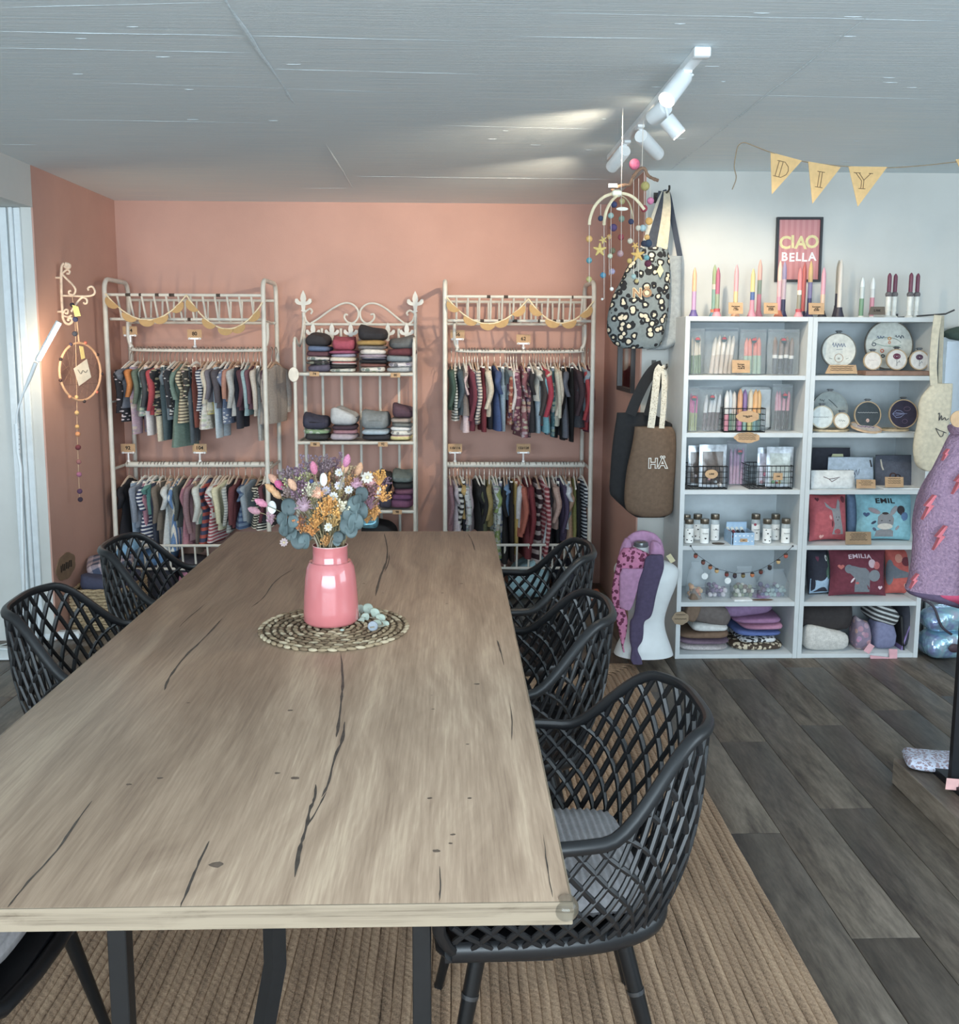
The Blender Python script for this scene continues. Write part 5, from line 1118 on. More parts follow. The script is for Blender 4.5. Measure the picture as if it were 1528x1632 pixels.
# ---- appliqued cushions
def pillow(fn, c0, c1, top, bot, y, col, label, T_=.11, tilt=.14, rz=0.0, z=None, lower=None, pat=None):
    p, q = fn(c0, bot, y), fn(c1, top, y); w, h = q.x - p.x, q.z - (p.z if z is None else z) + .004
    t = thing('applique_cushion', label, 'cushion', ((p.x + q.x) / 2, y, p.z if z is None else z), 'appliqued cushions'); t.rotation_euler = (-tilt, 0, rz)
    def sx(u, v): return w / 2 * u * (1 - .07 * (1 - v * v) * abs(u) ** 3)
    def szf(u, v): return h / 2 + h / 2 * v * (1 - .07 * (1 - u * u) * abs(v) ** 3)
    def dep(u, v): return T_ / 2 * (max(0, 1 - u * u) * max(0, 1 - v * v)) ** .5
    g = MB()
    for s_ in (-1, 1): g.grid(19, 19, lambda i, j: (sx((2 * i - 1) * -s_, 2 * j - 1), s_ * dep(2 * i - 1, 2 * j - 1), szf(2 * i - 1, 2 * j - 1)))
    g.build('cover', fabric(col, pat), t, ang=75)
    def on(a, b, k=0): return (sx(a, b), -dep(a, b) - .0022 - .0009 * k, szf(a, b))
    def app(poly, c, k=0, name='applique'):
        n = len(poly); mx = sum(a for a, _ in poly) / n; mz = sum(b for _, b in poly) / n; gg = MB(); vs = [on(mx, mz, k)]
        for s_ in (.33, .66, 1.0): vs += [on(mx + (a - mx) * s_, mz + (b - mz) * s_, k) for a, b in poly]
        fs = [(0, 1 + i, 1 + (i + 1) % n) for i in range(n)]
        for r_ in range(2):
            for i in range(n): j = (i + 1) % n; fs.append((1 + r_ * n + i, 1 + (r_ + 1) * n + i, 1 + (r_ + 1) * n + j, 1 + r_ * n + j))
        gg.add(vs, fs); return gg.build(name, mk(c, .9, 0, .06, 80), t, False)
    def write(txt, size, c, pos, arch=0.0, sp=1.0):
        me = lettering(txt, size, mk(c, .9), mesh_only=True, off=size * .03, ext=0, spacing=sp)
        for v in me.vertices:
            a = v.co.x; b = v.co.y + pos[1] - arch * a * a; a += pos[0]; v.co = Vector(on(max(-.98, min(.98, a)), b, 1))
        link('lettering', me, None, t)
    return t, app, write
HEART = lambda x, z, k: [(x + a * k, z + b * k) for a, b in hp]
OV = lambda x, z, rx, rz, rot=0.0, n=18: [(x + rx * cos(a) * cos(rot) - rz * sin(a) * sin(rot), z + rx * cos(a) * sin(rot) + rz * sin(a) * cos(rot)) for a in [2 * pi * i / n for i in range(n)]]
zc4 = SZ[4]; GREY = (136, 136, 140)
t, app, write = pillow(C4, 100, 500, 585, 1048, 4.54, (190, 82, 92), 'red cushion with grey bunny applique beside the blue donkey cushion', z=zc4, rz=.12)
app([(.02, -.72), (.1, -.3), (.02, -.05), (-.02, .2), (-.06, .42), (-.2, .52), (-.36, .68), (-.32, .46), (-.1, .40), (.18, .38), (.30, .66), (.40, .80), (.46, .64), (.40, .42), (.44, .15), (.46, -.08), (.56, -.4), (.66, -.72)], (146, 146, 150))
app(OV(.18, .02, .02, .03), (70, 66, 66), 1); app(OV(.32, .02, .02, .03), (70, 66, 66), 1); app(OV(.25, -.10, .035, .025), (90, 70, 72), 1)
app(HEART(-.68, .78, .12), (96, 40, 52)); app(OV(.68, .76, .13, .15), (110, 44, 56)); app(OV(-.12, .02, .06, .10, .4), (214, 150, 150)); app(HEART(-.5, -.82, .13), (222, 166, 160)); app(OV(-.02, -.25, .04, .14), (112, 50, 60))
pillow(C4, 470, 585, 575, 960, 4.63, (120, 152, 190), 'plain blue cushion edge squeezed behind the bunny and donkey cushions', z=zc4, T_=.06)
t, app, write = pillow(C4, 545, 1112, 572, 1050, 4.55, (128, 190, 204), 'light blue cushion with grey donkey and the name EMIL', z=zc4, rz=-.04)
write('EMIL', .30, (44, 40, 44), (-.08, .66), .10, 1.1)
app([(-.40, -.86), (-.38, -.58), (-.20, -.52), (.1, -.52), (.20, -.6), (.24, -.86)], GREY); app([(-.36, -.30), (-.34, .0), (-.24, .12), (-.04, .16), (.12, .10), (.20, -.08), (.18, -.32), (.0, -.45), (-.2, -.45)], GREY)
app(OV(-.46, .24, .22, .10, -.5), (150, 146, 150)); app(OV(.20, .26, .22, .09, 1.05), (150, 146, 150)); app(OV(-.46, .23, .15, .05, -.5), (164, 140, 146), 1); app(OV(-.10, .14, .11, .05), (60, 50, 50), 1); app(OV(-.10, -.40, .26, .13), (206, 198, 186), 1)
app(OV(-.22, -.16, .025, .02), (60, 56, 58), 1); app(OV(.05, -.16, .025, .02), (60, 56, 58), 1); app(HEART(-.72, .08, .13), (70, 92, 130)); app(OV(-.48, -.24, .10, .05, .7), (62, 70, 92)); app(OV(-.44, -.52, .09, .05, 2.2), (90, 100, 120)); app(OV(.33, -.46, .11, .05, 1.1), (150, 146, 150))
app(OV(.46, .28, .15, .18), (58, 50, 56)); app(OV(.60, .02, .14, .17), (84, 120, 164)); app([(.40, .08), (.46, .14), (.48, .06)], (58, 50, 56)); app([(.52, -.16), (.57, -.10), (.60, -.17)], (84, 120, 164))
kraft_sign(C4(452, 1052, 4.443), C4(702, 932, 4.443), None, 'kraft sign full of handwriting before the cushions', .006, lines=5, mat=mk((160, 130, 96), .85))
zc5 = SZ[5]
t, app, write = pillow(C6, 145, 372, 92, 555, 4.58, (48, 50, 64), 'dark navy cushion with green crocodile applique, partly hidden', z=zc5, rz=.2)
app(OV(.6, -.05, .35, .28), (76, 110, 92)); app(OV(.75, .42, .28, .34), (76, 110, 92)); app(OV(.36, .60, .13, .14), (206, 210, 206), 1); app(OV(.38, .58, .06, .08), (40, 40, 44), 2); app(HEART(-.45, .58, .16), (110, 50, 76)); app([(-.97, -.95), (-.97, -.30), (.5, -.16), (.97, -.2), (.97, -.95)], (150, 180, 206), 1)
t, app, write = pillow(C6, 338, 888, 90, 552, 4.54, (116, 44, 62), 'burgundy cushion with grey elephant and the name EMILIA', z=zc5)
write('EMILIA', .25, (214, 186, 196), (-.02, .70), .32, 1.1)
app([(-.18, -.84), (-.22, -.55), (-.20, -.30), (-.28, -.15), (-.42, .02), (-.46, .20), (-.36, .30), (-.24, .28), (-.06, .22), (.14, .20), (.26, .06), (.30, -.2), (.30, -.5), (.34, -.84)], (116, 122, 130))
app(OV(.46, -.12, .22, .24), (124, 130, 138), 1); app(OV(-.42, .16, .14, .18), (116, 122, 130)); app(OV(-.30, -.30, .035, .12, -.5), (222, 200, 206), 1); app(OV(-.14, -.42, .06, .05), (196, 96, 96), 1)
app(OV(.38, .38, .13, .18), (206, 176, 186)); app(OV(.55, .30, .13, .16), (196, 96, 96)); app(HEART(-.68, .24, .13), (206, 106, 96)); app(HEART(.72, -.64, .11), (222, 186, 196))
t, app, write = pillow(C6, 845, 1180, 92, 560, 4.56, (196, 84, 74), 'orange-red cushion with grey elephant sideways, beside the purple fleece', z=zc5, rz=-.25, T_=.09)
app(OV(-.75, -.05, .24, .55), (104, 112, 122)); app([(-.6, .3), (-.2, .1), (.25, .0), (.3, -.2), (-.1, -.25), (-.5, -.3)], (104, 112, 122)); app(OV(-.28, .58, .2, .2), (206, 136, 116)); app(OV(.12, .46, .24, .2), (110, 44, 56)); app(HEART(.2, -.6, .18), (214, 160, 150))
# ---- bottom compartment: bags
zb_ = SZ[6]
slab(112, 560, 1050, 870, C6, zb_ + .001, (172, 168, 162), 'pale grey fleece bundle at the front of the bottom compartment', 61, y=4.53, d=.16, pat='heather', wav=.5, nm='fleece_bundle')
slab(120, 640, 890, 650, C6, zb_ + .085, (56, 50, 50), 'dark brown soft bag lying over the grey fleece', 62, y=4.60, d=.22, wav=.35, nm='soft_bag', cat='bag')
slab(590, 760, 1010, 780, C6, zb_ + .001, (136, 120, 144), 'lilac flowered cosmetic bag in the bottom compartment', 63, y=4.52, d=.12, pat='floral', c2=(206, 140, 160), wav=.3, nm='soft_bag', cat='bag', h=.14)
slab(730, 1000, 820, 640, C6, zb_ + .13, (60, 60, 62), 'black and white zebra-striped bag on top of the pile', 64, y=4.56, d=.18, pat='stripe', c2=(196, 198, 196), wav=.5, nm='soft_bag', cat='bag', tilt=.3, h=.09)
slab(770, 1000, 1040, 800, C6, zb_ + .001, (120, 124, 160), 'blue-grey soft bag with yellow tab under the zebra bag', 65, y=4.54, d=.14, wav=.3, nm='soft_bag', cat='bag', h=.135)
def leaning(c0, c1, c2_, c3, y0, y1, col, label, th, mat=None, nm='notebook', cat='notebook'):
    a, b = C6(c0, c1, 4.50), C6(c2_, c3, 4.50); ang = math.atan2(b.x - a.x, b.z - a.z); L = (b - a).length
    o = tag(MB().box((0, 0, L / 2), (th, .20, L), bev=min(.004, th * .3)).build(nm, mat or mk(col, .5)), label, cat); o.location = (a.x, 4.58, a.z + .002); o.rotation_euler = (0, ang, 0)
leaning(975, 1040, 1065, 775, 0, 0, (150, 140, 190), 'shiny lilac notebook leaning in the bottom compartment', .008, mk((150, 130, 190), .25, .3, .3, 20))
leaning(1010, 1040, 990, 690, 0, 0, (40, 40, 42), 'black flat case leaning behind the lilac notebook', .012, nm='flat_case', cat='case')
slab(1030, 1165, 1055, 680, C6, zb_ + .001, (60, 62, 74), 'dark grey small backpack against the unit side', 66, y=4.58, d=.2, wav=.2, nm='backpack', cat='backpack', h=.22)
for cs, lb in [(((660, 1010), (710, 1040), (762, 968), (712, 938)), 'pink paper tag hanging from the lilac flowered bag'), (((720, 1050), (722, 1090), (892, 1112), (895, 1070)), 'wide pink paper tag hanging over the bottom board'), (((890, 992), (968, 995), (965, 1102), (895, 1085)), 'pink paper tag hanging from the blue-grey bag')]:
    P_ = [C6(a, b, 4.42) for a, b in cs]; m = sum(P_, Vector()) / 4
    o = MB().prism([(p.x - m.x, p.z - m.z) for p in P_], .0012, None).build('paper_tag', mk((222, 160, 170), .8), None, False); o.location = m; tag(o, lb, 'price tag')
# ================================================================== candles on top of the shelf units
ZT = SZ[0]
def D1(cx, cy, y): return UY(1080 + cx / 6.945, 330 + cy / 6.945, y)
def D2(cx, cy, y): return UY(1280 + cx / 6.161, 330 + cy / 6.161, y)
def holder(x, y, c, label, r=.022, h=.032, c2=None):
    t = thing('candle_holder', label, 'candle holder', (x, y, ZT), 'ceramic candle holders')
    MB().lathe([(r, 0), (r, .004), (r * .78, h * .45), (r * .60, h * .8), (r * .58, h), (r * .4, h), (r * .4, h * .7)], 20).build('holder_body', mk(c, .45), t)
    if c2: MB().lathe([(r * .62, h * .72), (r * .68, h * .98), (r * .66, h * 1.2), (r * .45, h * 1.2)], 20).build('holder_collar', mk(c2, .45), t)
def top_candle(fn, cx_, top, y, bands, hc, word, hw, hr=.022, hh=.032, hc2=None, r=.0105):
    p = fn(cx_, top, y); L = p.z - ZT - hh * .5
    if hc is not None: holder(p.x, y, hc, '%s candle holder under the %s candle' % (hw, word), hr, hh, hc2)
    o = candle_mesh(L, r, 14).build('taper_candle', band_mat(bands)); o.location = (p.x, y, ZT + hh * .5)
    tag(o, '%s taper candle on top of the shelf units' % word, 'candle', 'taper candles on the shelf units')
PK, OR, LL, SG, BL, NV = (206, 136, 150), (224, 164, 116), (186, 142, 180), (132, 148, 128), (78, 100, 150), (64, 66, 98)
top_candle(D1, 190, 668, 4.52, [(.48, LL), (1, OR)], (98, 84, 146), 'orange and lilac', 'purple')
top_candle(D1, 412, 636, 4.60, [(.5, (124, 164, 152)), (.6, (206, 196, 180)), (1, (150, 168, 120))], (92, 140, 160), 'green and teal', 'blue-orange', hc2=(206, 120, 76))
top_candle(D1, 450, 668, 4.51, [(.42, (140, 152, 122)), (1, (172, 84, 112))], (206, 136, 150), 'raspberry and sage', 'pink and red', hc2=(186, 66, 70))
top_candle(D1, 655, 636, 4.53, [(.45, (214, 180, 120)), (1, (224, 150, 156))], (206, 150, 110), 'pink and apricot', 'tan')
top_candle(D1, 838, 680, 4.51, [(.30, (206, 132, 150)), (.48, (72, 98, 152)), (1, (208, 186, 112))], (204, 128, 148), 'yellow and blue', 'rose-pink')
top_candle(D1, 916, 578, 4.58, [(.36, (196, 112, 128)), (.62, (132, 144, 124)), (1, (212, 156, 142))], (190, 112, 130), 'salmon and sage', 'dark pink')
top_candle(D1, 1138, 590, 4.52, [(.32, (204, 136, 156)), (.62, (214, 160, 164)), (1, (222, 186, 166))], (206, 108, 72), 'peach and pink', 'orange')
top_candle(D1, 1187, 600, 4.59, [(.28, NV), (.66, (206, 180, 190)), (1, (160, 148, 186))], (66, 66, 104), 'lavender', 'indigo')
top_candle(D1, 1360, 660, 4.50, [(.40, (138, 134, 116)), (.5, (214, 208, 190)), (1, (216, 118, 118))], (206, 132, 144), 'coral and olive', 'pink-red', hc2=(186, 64, 76))
top_candle(D1, 1408, 612, 4.61, [(1, (190, 84, 80))], (58, 58, 88), 'brick red', 'dark blue')
top_candle(D1, 1478, 596, 4.56, [(.30, (62, 62, 104)), (.6, (128, 116, 158)), (1, (206, 168, 98))], (60, 62, 100), 'ochre and purple', 'midnight blue')
top_candle(D2, 206, 590, 4.54, [(.42, (216, 180, 150)), (1, (216, 152, 168))], (52, 52, 60), 'pink and cream', 'black cone')
top_candle(D2, 352, 520, 4.60, [(.35, (60, 60, 74)), (1, (150, 146, 132))], (58, 58, 74), 'dusky grey', 'slate', hh=.06)
top_candle(D2, 376, 512, 4.53, [(1, (206, 198, 186))], (50, 50, 66), 'plain cream', 'large black', .025, .048)
top_candle(D2, 585, 690, 4.52, [(.45, (110, 150, 116)), (.75, (196, 204, 200)), (1, (222, 228, 226))], (226, 226, 216), 'white and green', 'low white', .014, .014)
top_candle(D2, 688, 690, 4.55, [(.48, (204, 130, 146)), (.7, (204, 206, 204)), (1, (222, 226, 224))], (222, 222, 214), 'white and rose', 'small white', .014, .014)
for cx_, cy_, wd in [(850, 655, 'first pair, tall one'), (908, 662, 'first pair, short one'), (1062, 652, 'second pair, tall one'), (1128, 658, 'second pair, short one')]:
    yy = 4.52 if 'tall' in wd else 4.56; p = D2(cx_, cy_, yy); zc = D2(cx_, 860, yy).z
    t = thing('ball_candle_stand', 'white spool stand with grey ball, %s' % wd, 'candle holder', (p.x, yy, ZT), 'white spool stands with grey balls')
    MB().lathe([(.019, 0), (.019, .006), (.011, .012), (.010, .03), (.013, .034), (.011, .040), (.012, zc - ZT - .004), (.004, zc - ZT)], 16).build('spool', mk((226, 224, 214), .5), t); MB().ball((0, 0, zc - ZT), .0155, 14, 9).build('grey_ball', mk((104, 98, 100), .8, 0, .2, 120), t)
    o = candle_mesh(p.z - zc - .008, .0095, 12).build('taper_candle', mk((118, 54, 78), .45)); o.location = (p.x, yy, zc + .012); tag(o, 'short burgundy candle with dark wick, %s' % wd, 'candle', 'burgundy candles on grey balls')
for fn, a, b, c, d, tx, lb in [(D1, 558, 722, 1182, 1055, 'Kerzenset\nklein\n11,90€', 'kraft sign before the pink and apricot candle'), (D1, 948, 1108, 1182, 1058, 'Kerzenset\nmittel\n19,90€', 'kraft sign before the salmon and sage candle'), (D2, 48, 206, 1055, 940, 'Kerzenset\ngroß\n25,90€', 'kraft sign between the ochre and the pink candles')]:
    kraft_sign(fn(a, c, 4.445), fn(b, d, 4.445), tx, lb, .0095)
kraft_sign(D2(638, 1058, 4.45), D2(808, 978, 4.45), '5,90€', 'dark wedge-shaped price sign before the rose candle', .014, 'trap', mat=mk((104, 92, 80), .8))

# ================================================================== poster
c = UY(1272.5, 398, YW - .012); w = UY(1309, 398, YW).x - UY(1236, 398, YW).x; h = UY(1272, 347, YW).z - UY(1272, 450, YW).z
po = thing('framed_poster', 'black-framed pink poster reading CIAO BELLA on the white wall', 'poster', (c.x, YW - .011, c.z))
po.rotation_euler = (0, radians(-.4), 0); fw = .012; fm = mk((42, 44, 50), .4)
for (x, z, sx, sz_) in [(-w / 2 + fw / 2, 0, fw, h), (w / 2 - fw / 2, 0, fw, h), (0, h / 2 - fw / 2, w - 2 * fw, fw), (0, -h / 2 + fw / 2, w - 2 * fw, fw)]: MB().box((x, 0, z), (sx, .018, sz_), bev=.001).build('frame_bar', fm, po)
s = NT('striped_print'); v = s.coord(); sp = s.n('SeparateXYZ'); s.l(v, sp.inputs[0]); fr = s.math('FRACT', s.math('MULTIPLY', sp.outputs[0], 34)); s.out(s.mix(s.math('GREATER_THAN', fr, .5), rgb((200, 122, 124)), rgb((208, 136, 136))), .5)
MB().box((0, .003, 0), (w - 2 * fw + .002, .004, h - 2 * fw + .002)).build('print', s.m, po, False)
for i, (ch, x) in enumerate(zip('CIAO', (-.070, -.031, .010, .066))): lettering(ch, .086, mk((222, 208, 140), .6), po, (x, -.0002, .032 + .004 * (i % 2)), (pi / 2, random.uniform(-.06, .06), 0), off=.0026)
for i, (ch, x) in enumerate(zip('BELLA', (-.070, -.033, .000, .031, .070))): lettering(ch, .058, mk((236, 226, 224), .6), po, (x, -.0002, -.036 - .003 * (i % 2)), (pi / 2, random.uniform(-.08, .08), 0), off=.0016)

# ================================================================== DIY pennants
yb = 3.95
bt = thing('pennant_string', 'string of kraft pennants spelling DIY under the ceiling', 'bunting', UY(1300, 262, yb))
def B1(cx, cy, y=yb): return UY(1140 + cx / 3.938, 210 + cy / 3.938, y)
wpart(MB().tube(spline([B1(*p) for p in [(105, 362), (130, 290), (118, 220), (130, 130), (145, 85), (180, 68), (240, 88), (350, 130), (545, 185), (690, 205), (830, 218), (1075, 226), (1300, 212), (1500, 190), (1620, 176)]], 5), .0022, 6), 'string', mk((150, 130, 100), .8), bt)
MP = mk((224, 180, 108), .85, 0, .06, 50)
for k, (pts, ch, cc, sz_, rot) in enumerate([([(347, 126), (538, 184), (355, 392)], 'D', (406, 234), .125, .25), ([(578, 188), (792, 220), (606, 452)], 'I', (655, 300), .125, .12), ([(836, 216), (1075, 222), (893, 470)], 'Y', (925, 308), .13, .05), ([(1500, 176), (1700, 150), (1610, 400)], None, None, 0, 0)]):
    P_ = [B1(a, b, yb - .004) for a, b in pts]; m = sum(P_, Vector()) / 3
    o = MB().prism([(p.x - m.x, p.z - m.z) for p in P_], .002, None).build('pennant', MP, bt, False); o.location = m - bt.location; o.rotation_euler = (0, 0, [-.12, .1, -.05, .1][k])
    if ch:
        q = B1(cc[0], cc[1], yb - .006) - m; ink = mk((120, 92, 62), .8)
        H = .062; ln = {'D': [[(-.012, -.5), (-.012, .5)], [(.004, -.5), (.004, .5)], [(-.02, .5), (.012, .5), (.030, .25), (.034, 0), (.030, -.25), (.012, -.5), (-.02, -.5)]],
                        'I': [[(-.006, -.5), (-.006, .5)], [(.006, -.5), (.006, .5)], [(-.016, .5), (.016, .5)], [(-.016, -.5), (.016, -.5)]],
                        'Y': [[(-.032, .5), (-.005, 0), (-.005, -.5)], [(-.018, .5), (.004, .05), (.004, -.5)], [(.030, .5), (.004, .05)], [(-.04, .5), (-.012, .5)], [(.022, .5), (.038, .5)], [(-.014, -.5), (.013, -.5)]]}[ch]
        for st in ln:
            R2 = Matrix.Rotation(rot, 4, 'Y')
            MB().tube([Vector(q) + R2 @ Vector((a, 0, b * H)) for a, b in st], .0014, 5).build('letter_stroke', ink, o)

# ================================================================== ceiling spot track
def T1(cx, cy, y): return UY(900 + cx / 6.112, 60 + cy / 6.112, y)
XT = .712
tr = thing('spotlight_track', 'white ceiling track with five cylindrical spot heads', 'lamp', (XT, 3.6, ZC)); mw = mk((226, 232, 236), .35, 0, .02)
wpart(MB().box((XT, 3.62, ZC - .012), (.034, 1.56, .024), bev=.002), 'track_rail', mw, tr)
wpart(MB().box((XT + .003, 2.83, ZC - .016), (.048, .03, .030), bev=.003), 'track_end', mw, tr)
em = NT('lamp_lens'); em.b.inputs['Emission Color'].default_value = (1, .86, .66, 1); em.b.inputs['Emission Strength'].default_value = 14; em.out((.9, .85, .8, 1), .4)
def spot(stem, tail, tip, power, aim=None, r=.027, lit=True, cone=68):
    x, y = stem.x, stem.y
    h = wpart(MB().tube([tail, tail.lerp(tip, .04), tail.lerp(tip, .96), tip], [r * .93, r, r, r * .97], 20), 'spot_head', mw, tr)
    wpart(MB().tube([(XT, y, ZC - .02), (x, y, ZC - .03), tail.lerp(tip, .28)], .0055, 8), 'spot_stem', mw, tr)
    wpart(MB().box((XT, y, ZC - .028), (.026, .06, .012), bev=.002), 'spot_adapter', mw, tr)
    d = (tip - tail).normalized(); L = MB().tube([tip + d * .0002, tip + d * .003], r * .84, 20)
    L.v = [(a - tr.location.x, b - tr.location.y, c_ - tr.location.z) for a, b, c_ in L.v]
    ln = L.build('lens', em.m if lit else mk((214, 204, 180), .3), h)
    if lit:
        l = bpy.data.lights.new('spot_light', 'SPOT'); l.energy = power; l.color = (1.0, .82, .60); l.spot_size = radians(cone); l.spot_blend = .7; l.shadow_soft_size = .02
        o = bpy.data.objects.new('spot_light', l); COL.objects.link(o); o.location = tip + d * .012; o.rotation_euler = ((aim - tip) if aim else d).to_track_quat('-Z', 'Y').to_euler()
A_ = T1(1165, 375, 3.0); B_ = T1(990, 608, 2.94); spot(Vector((XT + .02, 3.0, 0)), A_, B_, 14, Vector((-.4, 3.0, .3)))
A_ = T1(985, 672, 3.31); B_ = T1(850, 785, 3.38); spot(Vector((XT, 3.34, 0)), A_, B_, 42, Vector((-1.1, 5.9, 1.5)))
A_ = T1(985, 790, 3.30); B_ = T1(1110, 945, 3.30); spot(Vector((XT, 3.3, 0)), A_, B_, 30, Vector((2.1, 4.7, 1.0)))
A_ = T1(740, 955, 3.72); B_ = T1(905, 1135, 3.88); spot(Vector((XT, 3.72, 0)), A_, B_, 26, Vector((1.35, 4.77, 1.55)))
A_ = T1(585, 1095, 4.0); B_ = T1(455, 1262, 4.12); spot(Vector((XT, 4.0, 0)), A_, B_, 46, Vector((-.1, 5.9, 1.75)))

# ================================================================== hanging felt mobiles
def Q(cx, cy, y): return UY(900 + cx / 6.8, 240 + cy / 6.8, y)
ym = 3.55
fm_ = thing('arched_felt_mobile', 'mobile of wooden arches with felt balls and stars under the last spot', 'mobile', Q(560, 470, ym))
dm = thing('driftwood_mobile', 'driftwood branch with strings of felt balls, before the leopard tote', 'mobile', Q(830, 210, ym + .1))
wd = mk((214, 198, 158), .6, 0, .1, 30); stg = mk((212, 204, 190), .8)
for pts in ([(265, 805), (275, 730), (320, 610), (400, 520), (480, 478), (560, 462), (660, 470), (740, 505), (800, 560), (862, 640)],
            [(425, 805), (430, 740), (455, 640), (500, 555), (560, 495), (600, 485), (660, 520), (705, 590), (730, 690), (735, 740)]):
    ps = [Q(a, b, ym + (.0 if pts[0][0] == 265 else -.09 + .18 * i / 9)) for i, (a, b) in enumerate(pts)]
    wpart(MB().tube(spline(ps, 4), .0042, 8, flat=(.6, 1.3)), 'wood_arch', wd, fm_)
wpart(MB().box(Q(560, 465, ym), (.035, .03, .025), bev=.006), 'arch_joint', mk((230, 224, 200), .6), fm_)
wpart(MB().tube([Q(610, 470, ym), Vector((Q(612, 240, ym).x, ym, ZC))], .0012, 5), 'cord', stg, fm_)
wpart(MB().tube(spline([Q(500, 430, ym + .1), Q(560, 395, ym + .1), Q(640, 375, ym + .1), Q(700, 370, ym + .1), Q(740, 290, ym + .1), Q(790, 220, ym + .1), Q(835, 190, ym + .1), Q(870, 205, ym + .1), Q(900, 270, ym + .1), Q(960, 305, ym + .1), Q(1015, 325, ym + .1)], 4), [.0055 + .002 * ((i * 7) % 5) / 5 for i in range(41)], 8), 'branch', mk((132, 100, 76), .85, 0, .3, 40, .4), dm)
wpart(MB().tube([Q(835, 195, ym + .1), Vector((Q(838, 130, ym + .1).x, ym + .1, ZC))], .0012, 5), 'cord', stg, dm)
wpart(MB().box(Q(520, 380, ym + .09), (.034, .004, .014)), 'paper_label', mk((190, 186, 176), .7), dm)
BALLS = [(533, 585, (62, 70, 110), 34), (620, 550, (176, 168, 110), 32), (497, 705, (150, 184, 178), 32), (388, 735, (56, 66, 96), 30), (615, 740, (120, 140, 122), 34), (717, 770, (54, 60, 90), 30), (527, 835, (86, 66, 112), 40), (263, 958, (222, 170, 80), 36), (608, 938, (150, 60, 68), 34), (480, 935, (206, 156, 80), 28),
         (707, 980, (206, 196, 170), 30), (517, 1085, (112, 106, 78), 32), (490, 1143, (190, 196, 166), 28), (600, 1117, (184, 142, 146), 36), (263, 1190, (80, 154, 168), 32), (512, 1310, (160, 148, 176), 32), (413, 1350, (72, 140, 172), 32), (262, 1395, (190, 176, 96), 32), (507, 1500, (226, 220, 210), 22), (405, 1610, (222, 216, 204), 14),
         (755, 148, (206, 92, 128), 58), (870, 385, (168, 156, 84), 48), (928, 545, (206, 116, 156), 38), (858, 628, (166, 60, 78), 38), (912, 765, (232, 172, 70), 40), (845, 840, (160, 190, 196), 36), (795, 840, (206, 198, 176), 30), (890, 940, (226, 170, 80), 30), (905, 1005, (56, 74, 96), 42), (858, 1008, (52, 58, 76), 34), (885, 1160, (110, 170, 176), 30), (900, 1225, (104, 44, 66), 38), (745, 1365, (160, 190, 184), 28), (778, 1415, (206, 180, 110), 22), (700, 1195, (214, 174, 80), 28)]
for cx_, cy_, c, r in BALLS:
    root = dm if (cx_ > 735) else fm_; y = ym + (.1 if root is dm else random.choice((-.05, .02, .06)))
    wpart(MB().ball(Q(cx_, cy_, y), r / 6.8 * y / 1500, 14, 9), 'felt_ball', mk(c, .95, 0, .12, 120, .3), root)
for cx_, y0_, y1_, root in [(265, 800, 1440, fm_), (388, 580, 730, fm_), (425, 800, 1610, fm_), (500, 560, 1500, fm_), (612, 480, 1120, fm_), (715, 640, 990, fm_), (480, 930, 1350, fm_), (800, 300, 1420, dm), (745, 290, 1370, dm), (860, 215, 640, dm), (890, 640, 1240, dm), (925, 290, 560, dm)]:
    y = ym + (.1 if root is dm else 0); wpart(MB().tube([Q(cx_, y0_, y), Q(cx_, y1_, y)], .0009, 5), 'string', stg, root)
def star(cx_, cy_, r, c, root, rot=0.0, y=ym):
    q = Q(cx_, cy_, y); R_ = r / 6.8 * y / 1500; n = 5
    for k in range(n):
        a = rot + pi / 2 + 2 * pi * k / n
        wpart(MB().tube([q, q + Vector((cos(a), .0, sin(a))) * R_ * .55, q + Vector((cos(a), 0, sin(a))) * R_], [R_ * .30, R_ * .22, R_ * .08], 8), 'star_arm', mk(c, .95, 0, .12, 120), root)
star(378, 1075, 72, (206, 176, 84), fm_); star(415, 970, 44, (196, 168, 84), fm_, .4); star(790, 1130, 74, (228, 178, 74), dm, .1, ym + .08); star(762, 1030, 40, (220, 170, 74), dm, .6, ym + .09)
wpart(MB().ball(Q(622, 632, ym), 1, 10, 8, (.022, .003, .007), None), 'feather', mk((222, 220, 206), .9), fm_)

# ================================================================== tote bags
def loft(rows, y, th, fn, n=28, pw=.75, wave=0.0, seed=0, depth=None, close=True, yoff=None):
    """soft closed body: rows (cy, cx_left, cx_right) read off one plane, with real thickness"""
    R_ = random.Random(seed); ph = R_.uniform(0, 6); m = len(rows); g = MB(); rr = []
    for k, (cy_, a, b) in enumerate(rows):
        p, q = fn(a, cy_, y), fn(b, cy_, y); rr.append(((p.x + q.x) / 2, (q.x - p.x) / 2, (p.z + q.z) / 2))
    cs = spline([Vector(r) for r in rr], 4); N = len(cs)
    def f(i, j):
        c = cs[min(N - 1, int(round(i * (N - 1))))]; a = 2 * pi * j; d = th / 2 * (depth(i) if depth else max(.12, sin(pi * (.08 + .84 * i)) ** .5))
        sx = (abs(cos(a)) ** pw) * (1 if cos(a) >= 0 else -1); sy = (abs(sin(a)) ** .9) * (1 if sin(a) >= 0 else -1)
        return (c.x + c.y * sx, y + (yoff(i) if yoff else 0) + d * sy * (1 + wave * sin(5 * a + 5 * i + ph)), c.z)
    g.grid(N, n, f, cv=True)
    if close: g.f.append(tuple(range(n))); g.f.append(tuple((N - 1) * n + k for k in range(n - 1, -1, -1)))
    return g
